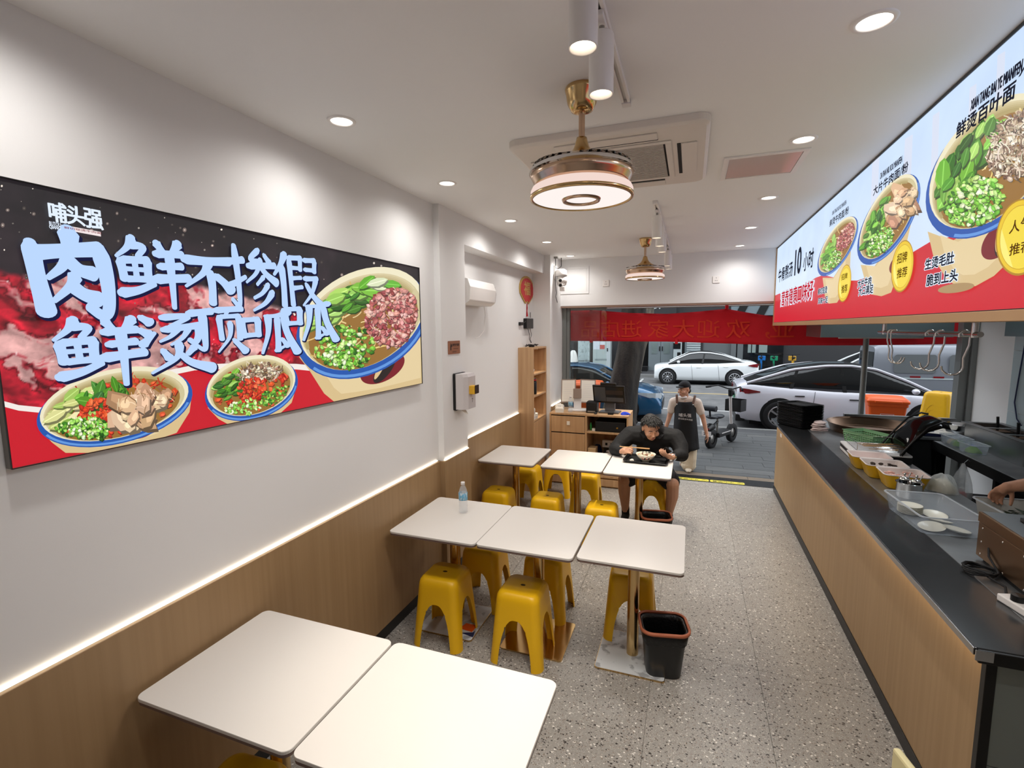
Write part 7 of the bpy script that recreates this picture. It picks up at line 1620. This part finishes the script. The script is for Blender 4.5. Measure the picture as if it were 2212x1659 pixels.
# apron: curved front sheet
rows = []
for i in range(17):
    f = i/16; py = 866+(968-866)*f; wpx = 23+(2*f if f < .35 else 1+ (f-.35)*8) ; cxp = 1480+1.5*f
    row = []
    for j in range(13):
        u = -1+2*j/12; p = A_(cxp+wpx*u, py, 0); dep = -.175+.12*abs(u)**2.2+.02*math.sin(5*u+f*3)*f-.03*f
        if f < .3: dep += .035*(1-f/.3)
        row.append(Vector((p.x, dep, p.z)))
    rows.append(row)
ap = MB()
for i in range(16):
    for j in range(12): ap.add([rows[i][j],rows[i+1][j],rows[i+1][j+1],rows[i][j+1]], [(0,1,2,3)], True)
apo = ap.build('apron', 'apron', wm_, clean=True); md = apo.modifiers.new('s','SOLIDIFY'); md.thickness = .008
sk = MB(); chain(sk, [A_(1481,940,.03), A_(1481,958,.03), A_(1482,968,.03)], [.16,.175,.18]); remesh(sk, 'apron_skirt', 'apron', wm_, .01, 3)
for s_, p0, p1 in ((-1,(1462,853),(1463,868)), (1,(1501,855),(1497,869))):
    a, b = A_(*p0), A_(*p1); MB().tube([a+Vector((0,.05,.0)), a+Vector((0,-.085,-.0)), b+Vector((0,-.165,0))], .017, 8, flat=.3).build('strap', 'strap', wm_); MB().ell(b+Vector((0,-.182,-.012)), (.009,.006,.009), 10, 6).build('button', 'chrome', wm_)
q = A_(1480,893); text('apron_lettering', '哺头强', 'white_plastic', wm_, (q.x, -.202, q.z), (R(90),0,0), .062, .0); q = A_(1481,901); text('apron_lettering', '鲜切现烫牛肉面', 'white_plastic', wm_, (q.x, -.204, q.z), (R(90),R(4),0), .03, .0)
cpm = MB(); cpm.ell(hc+hf@Vector((0,-.012,.062)), (.079,.098,.072), 24, 14, mtx=hf); cpm.ell(hc+hf@Vector((0,-.04,.03)), (.076,.072,.07), 20, 12, mtx=hf); cpm.build('cap', 'apron', wm_); MB().ell(hc+hf@Vector((0,.095,.055)), (.066,.055,.010), 18, 8, mtx=hf).build('cap_peak', 'apron', wm_); MB().ell(hc+hf@Vector((0,-.085,-.035)), (.05,.035,.05), 14, 10, mtx=hf).build('hair', 'hair', wm_)
MB().ell(hc+hf@Vector((0,.028,-.118)), (.055,.058,.022), 18, 8, mtx=hf).build('face_mask', 'mask_white', wm_, label='white mask pulled under the chin'); MB().tube([hc+hf@Vector((.05,.03,-.11)), hc+hf@Vector((.07,.0,-.03)), hc+hf@Vector((.07,-.01,.0))], .003, 5).build('mask_loop', 'mask_white', wm_)
wb = wL.lerp(eL,.12); MB().tube([wb+Vector((0,0,.004)), wb-Vector((0,0,.004))], .031, 16).build('bracelet', 'chrome', wm_)
# ---------------------------------------------------------------- the cook at the frame edge
hp = at_z(2148,1062,1.075); wp = at_z(2176,1052,1.13)
ck_ = thing('person', 'cook behind the counter reaching one bare arm to the milky box', 'person', (2.35,3.0,0)); O = Vector((2.35,3.0,0))
B = MB(); V = lambda x,y,z: Vector((x,y,z))-O
w_ = wp-O; el = w_+Vector((.21,-.06,.075)); sh = V(2.34,2.93,1.36)
d_ = (hp-wp).normalized(); add_hand(B, w_, frame((d_.x,d_.y,d_.z-.25),(.25,-.15,.95)), .95, 1, (28,48,40), 3, (34,40,14)); chain(B, [w_, w_.lerp(el,.5), el, sh], [.028,.042,.046,.06])
chain(B, [V(2.36,3.12,1.40), V(2.36,3.10,1.2), V(2.36,3.08,.95)], [.13,.15,.15]); chain(B, [V(2.36,3.12,1.42), V(2.35,3.12,1.56)], [.06,.055]); hcc = V(2.34,3.10,1.64); hff = frame((-.9,.2,-.3),(0,0,1)); add_head(B, hcc, hff, .95)
chain(B, [V(2.36,3.3,1.38), V(2.3,3.4,1.12), V(2.15,3.42,1.0)], [.06,.045,.03]); add_hand(B, V(2.15,3.42,1.0), frame((-.9,-.1,-.1),(0,0,1)), .95, -1)
for yy in (3.0,3.2): chain(B, [V(2.36,yy,.92), V(2.35,yy,.5), V(2.36,yy,.1)], [.10,.065,.045]); chain(B, [V(2.38,yy,.05), V(2.22,yy,.035)], [.036,.03])
remesh(B, 'body', 'skin', ck_, .0055, 3); face_parts(ck_, hcc, hff, .95)
T = MB(); chain(T, [V(2.36,3.12,1.38), V(2.36,3.10,1.15), V(2.36,3.09,.85)], [.165,.18,.18]); chain(T, [V(2.36,3.05,1.38), sh, sh.lerp(el,.4)], [.09,.08,.07]); chain(T, [V(2.36,3.2,1.38), V(2.34,3.32,1.3)], [.09,.075]); remesh(T, 'shirt', 'cook_black', ck_, .01, 3)
T = MB()
for yy in (3.0,3.2): chain(T, [V(2.36,yy,.90), V(2.35,yy,.5), V(2.36,yy,.12)], [.125,.09,.075])
remesh(T, 'trousers', 'cook_black', ck_, .01, 3); hr = MB(); hr.ell(hcc+hff@Vector((0,-.02,.05)), (.083,.10,.085), 20, 12, mtx=hff); hr.build('cap', 'cook_black', ck_)
